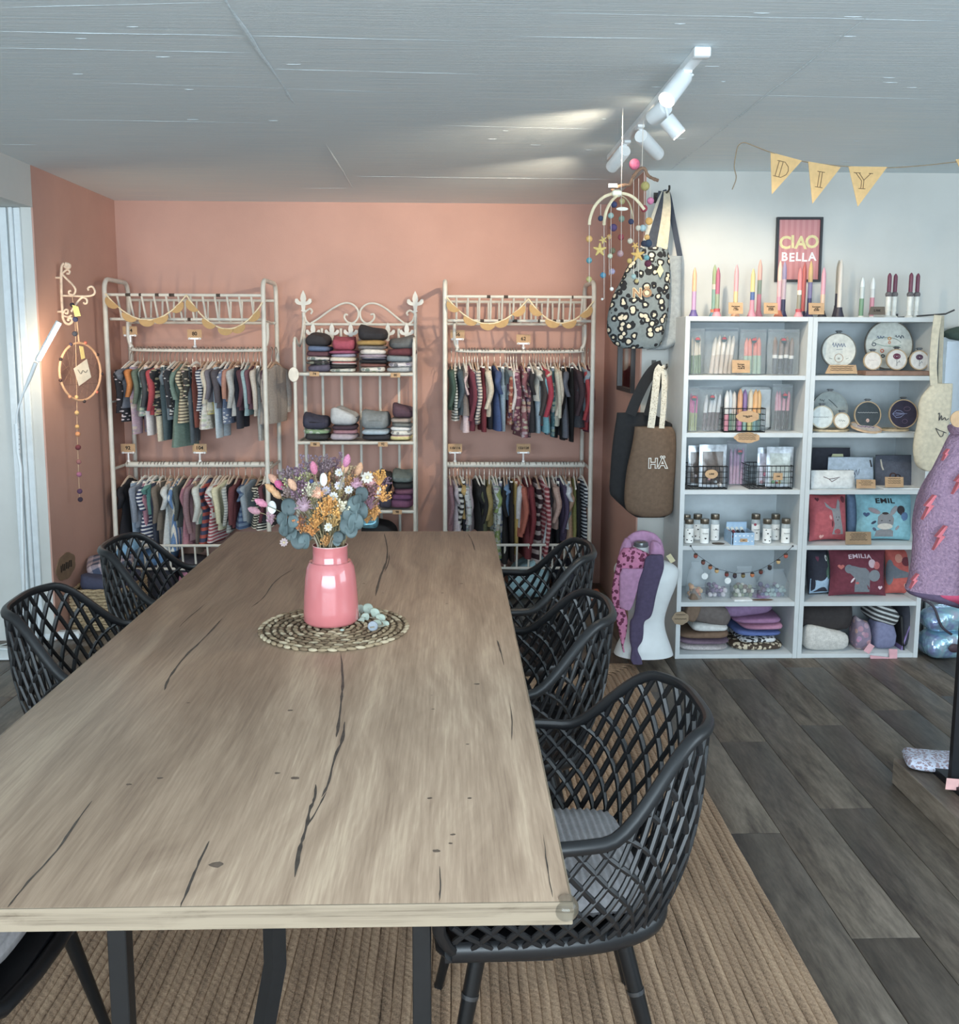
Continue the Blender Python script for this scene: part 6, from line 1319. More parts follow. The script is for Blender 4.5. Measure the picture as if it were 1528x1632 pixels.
def strap(pts, fn, w, y, th=.003, dy=None):
    P_ = [fn(a, b, y + (dy[i] if dy else 0)) for i, (a, b) in enumerate(pts)]
    return MB().tube(spline(P_, 5), w / 2, 6, flat=(th / w * 2, 1), up=(0, 1, 0))
def K1(cx, cy, y): return UY(940 + cx / 5.83, 290 + cy / 5.83, y)
def K2(cx, cy, y): return UY(940 + cx / 5.83, 560 + cy / 5.83, y)
yt = 4.56
tg = thing('tote_bag', 'plain grey tote bag hanging behind the leopard one', 'bag', K1(750, 1100, yt + .12), 'tote bags on the wall corner'); gf = fabric((142, 150, 152), 'heather', (160, 168, 170))
wpart(loft([(690, 640, 852), (900, 640, 850), (1200, 640, 848), (1380, 655, 845), (1460, 660, 842), (1530, 600, 760), (1562, 520, 690)], yt + .11, .09, K1, wave=.05), 'bag_body', gf, tg)
for p_ in ([(690, 690), (670, 400), (680, 130), (715, 95)], [(835, 690), (780, 400), (735, 150), (715, 95)]): wpart(strap(p_, K1, .03, yt + .11), 'strap', mk((62, 70, 84), .9), tg)
tl = thing('tote_bag', 'leopard-print tote bag lettered NÖ, under the driftwood mobile', 'bag', K1(450, 1100, yt), 'tote bags on the wall corner')
lf = fabric((118, 128, 128), 'leopard', (216, 200, 168), .95)
wpart(loft([(600, 470, 722), (640, 450, 728), (720, 390, 738), (820, 330, 742), (920, 285, 742), (1050, 215, 738), (1160, 182, 730), (1270, 160, 718), (1390, 158, 692), (1460, 190, 675), (1510, 225, 655), (1548, 300, 610)], yt, .11, K1, wave=.06, seed=3), 'bag_body', lf, tl, ang=70)
for p_, w_, nm, c in [([(485, 610), (560, 400), (630, 200), (672, 85)], .020, 'strap', (176, 172, 156)), ([(560, 610), (610, 420), (655, 220), (680, 90)], .052, 'strap_lining', (58, 64, 76)), ([(668, 620), (690, 420), (700, 220), (688, 88)], .060, 'strap', (186, 176, 150))]:
    wpart(strap(p_, K1, w_, yt - .03), nm, fabric(c), tl)
wpart(MB().prism([(0, .032), (.016, 0), (0, -.032), (-.016, 0)], .002, Matrix.Translation(K1(652, 825, yt - .062))), 'price_label', mk((206, 196, 140), .7), tl, smooth=False)
o = lettering('NÖ', .058, mk((150, 112, 74), .7), tl, K1(485, 1035, yt - .062) - tl.location, off=.0012, ext=.001)
o2 = lettering('NÖ', .058, mk((206, 190, 150), .7), tl, K1(485, 1035, yt - .0605) - tl.location, off=.0038, ext=.0008, name='letter_outline')
tb = thing('tote_bag', 'large plain black tote bag behind the brown one', 'bag', K2(450, 1050, yt + .08), 'tote bags on the wall corner'); bf = fabric((34, 35, 38))
wpart(loft([(570, 250, 560), (640, 242, 700), (700, 232, 775), (900, 205, 782), (1100, 190, 786), (1300, 182, 782), (1370, 225, 780), (1440, 300, 775), (1500, 365, 760), (1540, 430, 690)], yt + .085, .08, K2, wave=.05, seed=5), 'bag_body', bf, tb)
for p_, w_ in [([(375, 590), (440, 430), (520, 270), (600, 165), (670, 130)], .062), ([(540, 600), (590, 420), (640, 250), (675, 135)], .055)]: wpart(strap(p_, K2, w_, yt + .03), 'strap', bf, tb)
tn = thing('tote_bag', 'brown corduroy tote bag lettered HÄ with crochet lace straps', 'bag', K2(560, 1100, yt), 'tote bags on the wall corner'); nf = fabric((112, 88, 66), 'vstripe', (104, 80, 60), .25)
wpart(loft([(700, 415, 760), (760, 408, 792), (900, 385, 800), (1100, 342, 792), (1300, 320, 775), (1420, 322, 772), (1480, 345, 765), (1515, 400, 735), (1535, 470, 660)], yt - .01, .10, K2, wave=.05, seed=7), 'bag_body', nf, tn)
lc = fabric((214, 204, 182), 'dot', (176, 160, 130), .28)
for p_ in ([(565, 710), (590, 520), (612, 330), (628, 190), (660, 140)], [(665, 715), (682, 520), (690, 330), (686, 190), (664, 138)]): wpart(strap(p_, K2, .040 if p_[0][0] == 565 else .030, yt - .04), 'lace_strap', lc, tn)
lettering('HÄ', .066, mk((110, 84, 62), .8), tn, K2(628, 1045, yt - .066) - tn.location, off=.0, ext=.0012); lettering('HÄ', .066, mk((222, 218, 208), .8), tn, K2(628, 1045, yt - .0645) - tn.location, off=.0038, ext=.0008, name='letter_outline')
for (fn, a, b) in ((K1, 690, 92), (K2, 668, 136)):
    q = fn(a, b, yt + .02); hk = thing('wall_hook', 'dark wall hook carrying the %s totes' % ('upper' if fn is K1 else 'lower'), 'hook', (q.x, YW, q.z), 'tote hooks'); m_ = mk((70, 68, 64), .4, .6)
    MB().box((0, -.003, 0), (.022, .006, .05)).build('back_plate', m_, hk); MB().tube(spline([(0, -.004, .005), (0, -.10, -.008), (0, yt - .07 - YW, -.010), (0, yt - .085 - YW, .012)], 4), .005, 8).build('peg', m_, hk)

# framed mirror on the niche wall
ya, yb2 = UX(1012, 590, XN).y, UX(989, 590, XN).y; z0, z1_ = UX(1000, 624, XN).z, UX(1000, 470, XN).z
mr = thing('framed_mirror', 'narrow dark-framed mirror on the salmon niche wall behind the totes', 'mirror', (XN, (ya + yb2) / 2, z0))
fm2 = mk((48, 44, 44), .4); ml = .022
for (yy, zz, sy, sz_) in [(ya + ml / 2, (z0 + z1_) / 2, ml, z1_ - z0), (yb2 - ml / 2, (z0 + z1_) / 2, ml, z1_ - z0), ((ya + yb2) / 2, z0 + ml / 2, yb2 - ya - 2 * ml, ml), ((ya + yb2) / 2, z1_ - ml / 2, yb2 - ya - 2 * ml, ml)]: wpart(MB().box((XN - .011, yy, zz), (.022, sy, sz_)), 'frame_bar', fm2, mr)
wpart(MB().box((XN - .006, (ya + yb2) / 2, (z0 + z1_) / 2), (.004, yb2 - ya - 2 * ml, z1_ - z0 - 2 * ml)), 'mirror_glass', mk((210, 212, 214), .06, 1.0, .02), mr)
q = UY(1070, 636, YW - .004); ts = thing('light_switch', 'grey switch plate on the white wall beside the shelf unit', 'switch', (q.x, YW, q.z)); MB().box((0, -.004, 0), (.045, .008, .085), bev=.002).build('plate', mk((176, 190, 198), .4), ts); MB().box((0, -.009, 0), (.022, .004, .04), bev=.001).build('rocker', mk((150, 164, 172), .4), ts)

# ================================================================== mannequin with scarf
def N(cx, cy, y): return UY(950 + cx / 6.525, 820 + cy / 6.525, y)
ymn = 4.36
mn = thing('mannequin', 'white headless torso mannequin standing beside the shelf unit', 'mannequin', (N(520, 1480, ymn).x, ymn, 0))
skin = mk((222, 228, 230), .38, 0, .02)
rows = [(330, 385, 545), (420, 378, 552), (465, 300, 660), (500, 220, 770), (545, 190, 835), (590, 186, 852), (660, 205, 845), (760, 250, 812), (880, 300, 762), (1000, 330, 722), (1090, 332, 705), (1180, 310, 712), (1270, 265, 738), (1360, 215, 770), (1440, 186, 794)]
zb0 = N(500, 1490, ymn).z
g = loft(rows, ymn, .20, N, 36, .92, depth=lambda i: (lambda D, k: D[int(k)] + (D[min(14, int(k) + 1)] - D[int(k)]) * (k - int(k)))([.42, .42, .52, .62, .72, .85, .92, .92, .85, .76, .74, .8, .9, 1, 1.02], i * 14))
g.v = [(a, b, max(.001, c_)) for a, b, c_ in g.v]
wpart(g, 'torso', skin, mn, ang=75)
q = N(465, 330, ymn); wpart(MB().lathe([(.026, .0), (.0335, .004), (.035, .012), (.033, .024), (.022, .030), (.004, .031)], 24, c=(q.x, ymn, q.z - .004)), 'neck_cap', mk((120, 128, 132), .3, .6), mn)
q2 = N(465, 262, ymn - .02); wpart(MB().tube([Vector((q2.x - .02 + .04 * k / 12, ymn - .034, q2.z - .008 + .0016 * sin(k * 2))) for k in range(13)], .0009, 5), 'engraving', mk((130, 100, 60), .5), mn)
sc = thing('scarf', 'three-part scarf in leopard pink, lilac and dark purple round the mannequin', 'scarf', (N(420, 600, ymn).x, ymn, N(420, 600, ymn).z))
lil, pur, leo = fabric((188, 134, 176)), fabric((82, 70, 102)), fabric((206, 118, 160), 'spots', (112, 40, 74), .85)
def panel(rows, y, th, mat, nm, seed=0, wave=.12, dd=None): wpart(loft(rows, y, th, N, 26, .85, wave=wave, seed=seed, depth=dd or (lambda i: .55 + .45 * sin(pi * min(1, i + .15)))), nm, mat, sc, ang=70)
panel([(172, 430, 530), (200, 365, 610), (270, 290, 675), (350, 252, 700), (430, 236, 704), (490, 226, 700)], ymn + .045, .035, lil, 'collar_back', 1, .08, lambda i: 1)
panel([(250, 300, 345), (320, 262, 362), (400, 238, 372), (470, 222, 340)], ymn - .07, .05, lil, 'lilac_shoulder', 7)
panel([(345, 285, 410), (420, 235, 560), (480, 215, 545), (540, 215, 510), (590, 240, 400), (615, 330, 380)], ymn - .095, .05, leo, 'leopard_wrap', 2)
panel([(520, 210, 265), (700, 172, 262), (850, 160, 258), (1000, 190, 300), (1100, 208, 325), (1200, 230, 318), (1300, 250, 300), (1360, 262, 285), (1430, 280, 296)], ymn - .105, .026, leo, 'leopard_tail', 3)
panel([(560, 270, 520), (640, 240, 490), (760, 240, 440), (880, 240, 400), (960, 245, 372), (990, 300, 350)], ymn - .118, .035, lil, 'lilac_fold', 4)
panel([(420, 560, 690), (460, 510, 700), (560, 490, 702), (700, 440, 660), (850, 420, 620), (1000, 400, 590), (1070, 380, 560), (1120, 350, 500), (1250, 345, 490), (1320, 350, 475), (1400, 365, 430), (1500, 355, 470), (1555, 380, 480)], ymn - .128, .035, pur, 'purple_tail', 5, .2)
panel([(280, 570, 640), (350, 560, 700), (420, 555, 705), (460, 580, 690)], ymn - .085, .05, lil, 'lilac_shoulder', 6)
q = N(790, 478, ymn - .10); o = MB().prism([(-.012, -.02), (.012, -.024), (.016, .018), (-.008, .022)], .002, Matrix.Rotation(-.7, 4, 'Y')).build('paper_tag', mk((206, 196, 150), .8), None, False); o.location = q + Vector((0, .04, 0)); tag(o, 'cream paper tag on the shoulder of the mannequin', 'price tag')

# ================================================================== beige tote at the end of the hoop unit
def E1(cx, cy, y): return UY(1430 + cx / 5.827, 480 + cy / 5.827, y)
ye = 4.30
be = thing('tote_bag', 'long beige cotton tote with dark bird print at the end of the hoop unit', 'bag', E1(330, 1100, ye), None); bfm = fabric((204, 192, 164))
wpart(loft([(765, 320, 510), (800, 290, 510), (880, 225, 505), (960, 195, 500), (1050, 196, 492), (1150, 180, 482), (1250, 158, 470), (1350, 146, 455), (1450, 150, 420), (1530, 180, 385), (1570, 240, 360), (1580, 290, 350)], ye, .05, E1, wave=.10, seed=9), 'bag_body', bfm, be, ang=70)
wpart(strap([(340, 780), (330, 600), (345, 350), (375, 130)], E1, .040, ye - .01), 'strap', bfm, be); wpart(strap([(395, 775), (400, 560), (408, 350), (415, 135)], E1, .022, ye + .01), 'strap', fabric((176, 166, 142)), be)
for st, w_ in [([(378, 1050), (392, 1040), (385, 1110), (410, 1060), (412, 1105), (440, 1080), (450, 1105), (475, 1090)], .0018), ([(355, 1180), (395, 1255), (420, 1250), (430, 1220), (455, 1225), (420, 1210), (390, 1200), (355, 1180)], .0016)]:
    wpart(MB().tube(spline([E1(a, b, ye - .0275) for a, b in st], 3), w_, 5), 'embroidery', mk((60, 62, 70), .8), be)
q = E1(425, 128, ye); hk2 = thing('wall_hook', 'thin black peg above the beige tote', 'hook', (q.x, YW, q.z)); MB().tube([(0, 0, .0), (0, ye - YW - .02, .004), (.03, ye - YW - .04, .022)], .004, 8).build('peg', mk((50, 50, 54), .4), hk2); MB().box((0, -.003, 0), (.02, .006, .04)).build('back_plate', mk((50, 50, 54), .4), hk2)
# pale mirror panel with a dark green cloth over its edge, at the picture's edge
q0, q1 = E1(425, 335, 4.70), E1(720, 1400, 4.70)
pm = thing('leaning_mirror', 'pale blue-grey mirror panel standing behind the beige tote and coat', 'mirror', ((q0.x + q1.x) / 2 + .12, 4.70, .0)); wq = .62
wpart(MB().box((q0.x + wq / 2, 4.715, (q0.z) / 2), (wq, .012, q0.z - .01)), 'mirror_glass', mk((196, 206, 216), .12, .7, .02), pm)
for xx in (q0.x + .01, q0.x + wq - .01): wpart(MB().box((xx, 4.71, q0.z / 2), (.02, .03, q0.z)), 'frame_bar', mk((176, 186, 190), .4), pm)
wpart(MB().box((q0.x + wq / 2, 4.71, q0.z - .01), (wq - .04, .03, .02)), 'frame_bar', mk((176, 186, 190), .4), pm)
o = tag(link('draped_cloth', folded_mesh(.42, .10, .075, 91, .5), fabric((66, 84, 74))), 'dark green cloth draped on the top edge of the mirror panel', 'cloth'); o.location = (q0.x + .20, 4.69, q0.z - .018)

# ================================================================== plinth, coat rack, fleece coat
px_, py_ = UZ(1421, 1248, 0).x, UZ(1421, 1248, 0).y; hz = .092
pl = thing('display_plinth', 'low wood-look display plinth at the picture edge', 'plinth', (px_ + .35, py_ - .7, 0))
wpart(MB().box((px_ + .40, py_ - .80, hz / 2 + .0005), (.80, 1.60, hz - .001), bev=.002), 'plinth_body', M_PLINTH, pl)
bl = mk((34, 34, 38), .4, .3, .03); q = UZ(1520, 1258, hz)
ck = thing('coat_rack', 'black steel coat rack standing on the display plinth', 'coat rack', (q.x, q.y, hz))
wpart(MB().box((q.x, q.y, hz + .75), (.036, .020, 1.49)), 'post', bl, ck); wpart(MB().box((q.x + .02, q.y - .02, hz + .012), (.06, .34, .024)), 'foot', bl, ck); wpart(MB().box((q.x + .34, q.y, hz + 1.49), (.72, .02, .03)), 'top_bar', bl, ck)
wpart(MB().box((q.x + .68, q.y, hz + .75), (.036, .020, 1.49)), 'post', bl, ck); wpart(MB().box((q.x + .68, q.y - .02, hz + .012), (.06, .34, .024)), 'foot', bl, ck)
o = MB().prism([(-.02, -.016), (.022, -.02), (.024, .018), (-.018, .022)], .0015, None).build('paper_tag', mk((222, 164, 158), .8), None, False); o.location = UY(1516, 1255, q.y - .03) + Vector((0, 0, .01)); tag(o, 'pink paper tag at the foot of the coat rack', 'price tag')
def Fc(cx, cy, y): return UY(1400 + cx / 4.297, 620 + cy / 4.297, y)
yc = q.y + .13
co = thing('fleece_coat', 'purple fleece coat with raised red lightning bolts on the coat rack', 'coat', Fc(640, 900, yc)); s = NT('sherpa_fleece'); v = s.coord(); nz = s.noise(v, 120, 3, .7); s.bump(nz, .9, .012); s.out(s.ramp(nz, [(.3, rgb((142, 112, 142))), (.7, rgb((190, 150, 178)))]), .95); FL = s.m
wpart(loft([(300, 505, 900), (340, 478, 920), (450, 425, 960), (600, 352, 1010), (750, 298, 1050), (900, 258, 1080), (1000, 246, 1090), (1150, 236, 1095), (1260, 222, 1100), (1330, 205, 1105), (1372, 190, 1110)], yc, .17, Fc, 40, .8, wave=.05, seed=4, depth=lambda i: .5 + .5 * min(1, i * 2)), 'coat_body', FL, co, ang=75)
wpart(loft([(560, 360, 420), (700, 290, 350), (820, 258, 320), (940, 240, 300), (1010, 238, 292)], yc + .07, .07, Fc, 20, .9), 'sleeve', FL, co)
wpart(loft([(560, 900, 985), (700, 960, 1060), (820, 1000, 1092), (940, 1030, 1112), (1010, 1040, 1118)], yc + .05, .07, Fc, 20, .9), 'sleeve', FL, co)
hz0 = Fc(660, 250, yc); wpart(MB().tube(spline([(hz0.x, yc - .02, hz0.z - .05), (hz0.x, yc - .02, hz0.z + .06), (hz0.x, q.y + .05, hz + 1.47), (hz0.x, q.y + .03, hz + 1.52), (hz0.x, q.y - .02, hz + 1.515)], 5), .004, 8), 'hanger_hook', bl, co)
wpart(loft([(245, 500, 640), (270, 495, 680), (310, 500, 720)], yc - .02, .12, Fc, 24, .8), 'hood', FL, co)
wpart(loft([(1350, 190, 1110), (1400, 210, 1108), (1440, 330, 1105), (1490, 520, 1100)], yc + .01, .165, Fc, 36, .8, depth=lambda i: 1, close=False), 'hem_band', fabric((104, 86, 118)), co)
wpart(loft([(1335, 480, 1100), (1370, 330, 1100), (1400, 330, 1100), (1440, 430, 1100), (1480, 510, 1100)], yc - .006, .18, Fc, 30, .8, depth=lambda i: 1), 'lining', fabric((226, 70, 120)), co)
BOLT = [(.25, 1), (-.55, .05), (-.08, .05), (-.45, -1), (.55, .22), (.10, .22), (.55, 1)]
for cx_, cy_, k in [(340, 810, .042), (415, 1020, .042), (545, 640, .040), (240, 1315, .026), (455, 450, .020)]:
    p = Fc(cx_, cy_, yc - .090 if cx_ > 300 else yc - .07)
    wpart(MB().prism([(a * k * .62, b * k) for a, b in BOLT], .016, Matrix.Translation(p) @ Matrix.Rotation(.18, 4, 'Y')), 'lightning_bolt', fabric((206, 96, 108)), co, smooth=False)
o = tag(MB().lathe([(.001, 0), (.026, 0), (.026, .003), (.001, .003)], 24).build('round_tag', KRAFT()), 'round kraft tag hanging above the purple fleece coat', 'price tag'); o.location = Fc(545, 205, yc - .12); o.rotation_euler = (pi / 2, 0, 0)
# iridescent gift bag beside the unit
p, q3 = C6(1205, 1120, 4.42), C6(1480, 735, 4.42); s = NT('iridescent_foil'); v = s.coord(); s.bump(s.noise(v, 18, 2), .5, .03); s.out(s.ramp(s.noise(v, 9, 2, .5, 1.5), [(.3, rgb((140, 150, 206))), (.5, rgb((150, 206, 222))), (.7, rgb((200, 190, 220)))]), .18, .5); IR = s.m
ib = thing('iridescent_bag', 'shiny blue iridescent soft bag on the floor beside the hoop unit', 'bag', ((p.x + q3.x) / 2, 4.46, 0))
for k, (z0_, z1_) in enumerate([(.0, .135), (.135, .25)]):
    me = folded_mesh(q3.x - p.x + .06, .17, z1_ - z0_, 200 + k, .25); o = link('bag_body' if k == 0 else 'bag_flap', me, IR, ib); o.location = (.03, 0, z0_ + .001)
MB().tube(spline([(-.10, -.02, .30), (-.05, -.06, .27), (-.02, -.095, .18), (.03, -.098, .14)], 4), .006, 8).build('bag_strap', mk((60, 52, 66), .6), ib)
MB().ball((.05, -.098, .07), 1, 10, 7, (.03, .008, .022)).build('tag_bow', mk((70, 50, 60), .6), ib)
# child's printed shirt on the plinth corner
p = UZ(1480, 1218, hz); o = tag(link('printed_shirt', folded_mesh(.20, .17, .035, 95, .55), fabric((200, 206, 226), 'spots', (160, 140, 150), .5)), 'crumpled white-blue printed baby shirt on the plinth corner', 'shirt'); o.location = (p.x + .015, p.y - .005, hz + .001); o.rotation_euler = (0, 0, -.25)
o = tag(link('folded_cloth', folded_mesh(.14, .12, .03, 96, .4), fabric((104, 150, 150))), 'teal folded cloth beside the foot of the coat rack', 'folded clothes'); p = UZ(1560, 1270, hz); o.location = (p.x + .03, p.y - .05, hz + .001)
# ================================================================== wall bracket, beaded hoop, felt garland on the salmon side wall
def G(cx, cy, y=5.0): return UY(cx / 4.8, 380 + cy / 4.8, y)
iron = mk((206, 184, 160), .55, 0, .2, 40)
br = thing('scroll_bracket', 'cream wrought-iron scroll bracket on the salmon side wall', 'bracket', G(470, 400))
for pts, r in [([(492, 190), (470, 230), (470, 420), (478, 560), (482, 610), (500, 645), (530, 655), (552, 635), (545, 610), (525, 612), (522, 632)], .007), ([(500, 195), (530, 205), (520, 225), (495, 210)], .010), ([(475, 270), (510, 240), (532, 250), (528, 270), (510, 268)], .0055), ([(478, 275), (510, 310), (560, 360), (578, 400), (560, 430), (530, 425), (528, 405), (545, 400)], .0055),
              ([(472, 437), (560, 440), (660, 442), (712, 432), (726, 405), (710, 372), (685, 370), (672, 385), (680, 398)], .0055), ([(545, 560), (590, 490), (630, 452), (662, 465), (665, 492), (648, 500), (640, 488)], .0055), ([(484, 570), (500, 545), (520, 550), (515, 575), (498, 570)], .0055), ([(484, 590), (520, 600), (548, 585)], .005)]:
    wpart(MB().tube(spline([G(*p) for p in pts], 4), r, 8), 'scroll_rod', iron, br)
wpart(MB().tube([G(470, 300), Vector((XL, 5.0, G(470, 300).z))], .006, 8), 'wall_pin', iron, br); wpart(MB().tube([G(478, 560), Vector((XL, 5.0, G(478, 560).z))], .006, 8), 'wall_pin', iron, br)
hc = G(572, 1020, 5.0); R_h = (G(570, 800).z - G(570, 1240).z) / 2
ho = thing('beaded_hoop', 'wooden hoop with beads, threads and a pinned note, hanging from the scroll bracket', 'dreamcatcher', (hc.x + .03, 5.0, hc.z)); ho.rotation_euler = (0, 0, radians(70))
MB().tube([(R_h * cos(a), 0, R_h * sin(a)) for a in [2 * pi * i / 48 for i in range(48)]], .0062, 8, closed=True).build('hoop_ring', mk((206, 158, 118), .6, 0, .1, 40), ho)
for i in range(14):
    a = 2 * pi * i / 14; b = 2 * pi * (i + 5) / 14; MB().tube([(R_h * cos(a), 0, R_h * sin(a)), (R_h * cos(b), 0, R_h * sin(b))], .0007, 4).build('thread', mk((120, 88, 70), .8), ho)
for i, c in enumerate([(60, 40, 44), (196, 96, 70), (64, 54, 84), (52, 40, 44), (70, 44, 44), (206, 140, 100), (56, 44, 46), (186, 90, 64), (60, 46, 50)]):
    a = .6 + 2 * pi * i / 9; MB().ball(((R_h + .006) * cos(a), -.004, (R_h + .006) * sin(a)), .009, 10, 7).build('bead', mk(c, .6), ho)
n_ = MB().prism([(-.062, .018), (.036, .066), (.062, -.030), (-.030, -.072)], .002, Matrix.Translation((.0, -.012, .0))).build('note_card', mk((214, 206, 188), .8), ho, False)
MB().tube(spline([(-.035, -.0145, .012), (-.015, -.0145, -.01), (.0, -.0145, .008), (.02, -.0145, -.004), (.035, -.0145, .01)], 4), .0012, 5).build('drawing', INK(), n_)
MB().prism([(-.012, .03), (.016, .026), (.026, -.034), (.0, -.04)], .002, Matrix.Translation((.0, -.010, R_h - .045))).build('price_tag', mk((214, 192, 110), .8), ho, False)
MB().tube([(0, 0, R_h), (-.01, 0, R_h + .13)], .004, 6).build('hanging_loop', mk((196, 160, 124), .7), ho)
fg = thing('felt_ball_string', 'vertical string of felt balls from navy to yellow to plum below the scroll bracket', 'garland', G(575, 900, 4.97))
wpart(MB().tube([G(552, 440, 4.97), G(575, 620, 4.97), G(588, 1220, 4.97), G(590, 1500, 4.97), UY(127, 800, 4.97)], .0014, 5), 'string', mk((206, 170, 130), .8), fg)
for x, y, c, r in [(115, 486, (46, 44, 56), 3.6), (120, 509, (56, 62, 100), 4.2), (119, 532, (60, 68, 84), 4.0), (122, 633, (206, 170, 110), 3.2), (122.5, 658, (206, 166, 100), 3.6), (123, 680, (206, 160, 90), 3.4), (124, 692, (206, 136, 80), 4.0), (124.5, 713, (112, 48, 56), 4.4), (125.5, 736, (150, 96, 96), 4.0), (126, 756, (164, 96, 128), 4.2), (127, 783, (88, 58, 90), 4.2), (128, 796, (54, 42, 60), 4.0)]:
    wpart(MB().ball(UY(x, y, 4.965), r * 4.965 / 1500, 12, 8), 'felt_ball', mk(c, .95, 0, .12, 120), fg)
wpart(MB().prism([(-.014, .026), (.016, .016), (.026, -.03), (-.004, -.034)], .002, Matrix.Translation(UY(120, 494, 4.95))), 'price_tag', mk((206, 200, 100), .8), fg, smooth=False)
# kraft sign on the side wall
a, b = UX(88, 905, XL), UX(119, 895, XL); cy_ = (a.y + b.y) / 2; hh = UX(103, 882, XL).z - UX(103, 924, XL).z; ww = abs(b.y - a.y)
ks = thing('wall_sign', 'brown cloud-shaped kraft sign stuck low on the salmon side wall', 'sign', (XL, cy_, UX(103, 903, XL).z))
poly = [(ww * .47 * (1 + .10 * abs(sin(3.5 * t_))) * cos(t_), hh * .47 * (1 + .10 * abs(sin(3.5 * t_))) * sin(t_)) for t_ in [2 * pi * i / 40 for i in range(40)]]
MB().prism(poly, .004, Matrix.Translation((.003, 0, 0)) @ Matrix.Rotation(pi / 2, 4, 'Z')).build('card', mk((140, 112, 84), .85), ks, False)
for i in range(7): MB().box((.0058, ww * (-.26 + .087 * i), .004 * (i % 2)), (.0012, ww * .045, hh * .26)).build('handwriting_stroke', INK(), ks, False)

# ================================================================== floor lamp
yl = 4.30; wl = mk((222, 228, 230), .35, 0, .02)
b0 = UZ(40, 1036, 0.012)
la = thing('floor_lamp', 'slim white floor lamp with tilted glowing light tube', 'lamp', (b0.x, b0.y, 0)); yl = b0.y
wpart(MB().box((b0.x - .10, b0.y - .03, .007), (.30, .19, .012), bev=.004), 'base', wl, la); wpart(MB().tube([(b0.x, b0.y, .012), (b0.x, b0.y, .03)], .013, 12), 'base_socket', mk((60, 62, 64), .5), la)
pp = [Vector((b0.x, b0.y, .012)), UY(33, 745, yl), UY(29, 722, yl)]
wpart(MB().tube(pp, .0085, 10), 'pole', wl, la); wpart(MB().tube([UY(29.5, 722, yl), UY(26.5, 676, yl)], .0115, 12), 'control_box', wl, la)
for k in range(5): wpart(MB().ball(UY(30.6, 684 + 8 * k, yl - .008), .0026, 6, 5), 'button', mk((150, 156, 160), .5), la)
wpart(MB().tube(spline([UY(26.5, 676, yl), UY(28, 655, yl), UY(36, 630, yl), UY(46, 606, yl), UY(57, 578, yl)], 5), [.005] * 12 + [.006, .007, .008, .009, .0095, .0095, .0095, .0095, .0095], 10), 'gooseneck', wl, la)
h0, h1 = UY(59, 576, yl), UY(94, 513, yl); d = (h1 - h0).normalized(); s_ = Vector((d.z, 0, -d.x))
hd = wpart(MB().tube([h0, h0 + d * .012, h1], [.010, .0145, .0145], 14, flat=(1, .8)), 'light_head', wl, la)
em2 = NT('led_diffuser'); em2.b.inputs['Emission Color'].default_value = (1, .93, .82, 1); em2.b.inputs['Emission Strength'].default_value = 9; em2.out((.9, .9, .88, 1), .4)
T_ = MB().tube([h0 + d * .014 + s_ * .0068 + Vector((0, -.007, 0)), h1 - d * .004 + s_ * .0068 + Vector((0, -.007, 0))], .0095, 12); T_.v = [(a - la.location.x, b - la.location.y, c - la.location.z) for a, b, c in T_.v]; T_.build('diffuser', em2.m, hd)
l = bpy.data.lights.new('floor_lamp_glow', 'AREA'); l.shape = 'RECTANGLE'; l.size = .03; l.size_y = .20; l.energy = 2.3; l.color = (1, .78, .52)
o = bpy.data.objects.new('floor_lamp_glow', l); COL.objects.link(o); o.location = (h0 + h1) / 2 + s_ * .03 + Vector((0, .02, 0)); o.rotation_euler = Vector((.35, .9, -.25)).to_track_quat('-Z', 'Y').to_euler()
cb = tag(MB().tube(spline([(b0.x - .02, b0.y - .02, .02), (b0.x - .14, b0.y + .01, .018), (b0.x - .16, b0.y + .10, .006), (b0.x + .02, b0.y + .30, .005), (b0.x + .18, b0.y + .36, .005)], 6), .0035, 6).build('power_cable', wl), 'white power cable looping from the floor lamp base', 'cable')
p = UZ(96, 1018, 0); ps = thing('power_strip', 'white power strip on the floor behind the armchair', 'power strip', (p.x, p.y, 0)); MB().box((0, 0, .021), (.22, .06, .04), bev=.008).build('strip_body', wl, ps); MB().box((-.085, -.005, .043), (.018, .014, .006)).build('switch', mk((200, 70, 60), .4), ps)
for k in range(3): MB().lathe([(.0175, .0408), (.0175, .0425), (.014, .0425), (.014, .0412)], 16, (-.04 + .055 * k, 0, 0)).build('socket', mk((180, 186, 190), .5), ps)
# white rack at the edge of the picture
ye_ = 4.36; er = thing('metal_rack', 'worn cream metal rack cut off by the picture edge', 'clothes rack', (UZ(22, 1003, 0).x, ye_, 0)); wmr = WHITE_METAL()
f0 = UZ(22, 1006, 0); wpart(MB().tube([(f0.x, f0.y, .0), (f0.x, f0.y, UY(5, 520, f0.y).z)], .013, 10), 'post', wmr, er); wpart(MB().lathe([(.022, 0), (.026, .01), (.018, .022), (.024, .034), (.014, .05)], 14, c=(f0.x, f0.y, 0)), 'foot', wmr, er)
wpart(MB().tube([(f0.x - .035, f0.y - .16, .05), (f0.x - .06, f0.y - .18, UY(-6, 490, f0.y - .18).z)], .011, 10), 'post', wmr, er)
wpart(MB().tube(spline([(f0.x - .03, f0.y - .1, .14), (f0.x - .16, f0.y - .12, .10), (f0.x - .30, f0.y - .12, .05)], 4), .008, 8), 'lower_brace', wmr, er); wpart(MB().tube(spline([(f0.x - .03, f0.y - .1, .16), (f0.x - .12, f0.y - .12, .30), (f0.x - .14, f0.y - .12, .5), (f0.x - .02, f0.y - .06, .62)], 5), .007, 8), 'scroll', wmr, er)
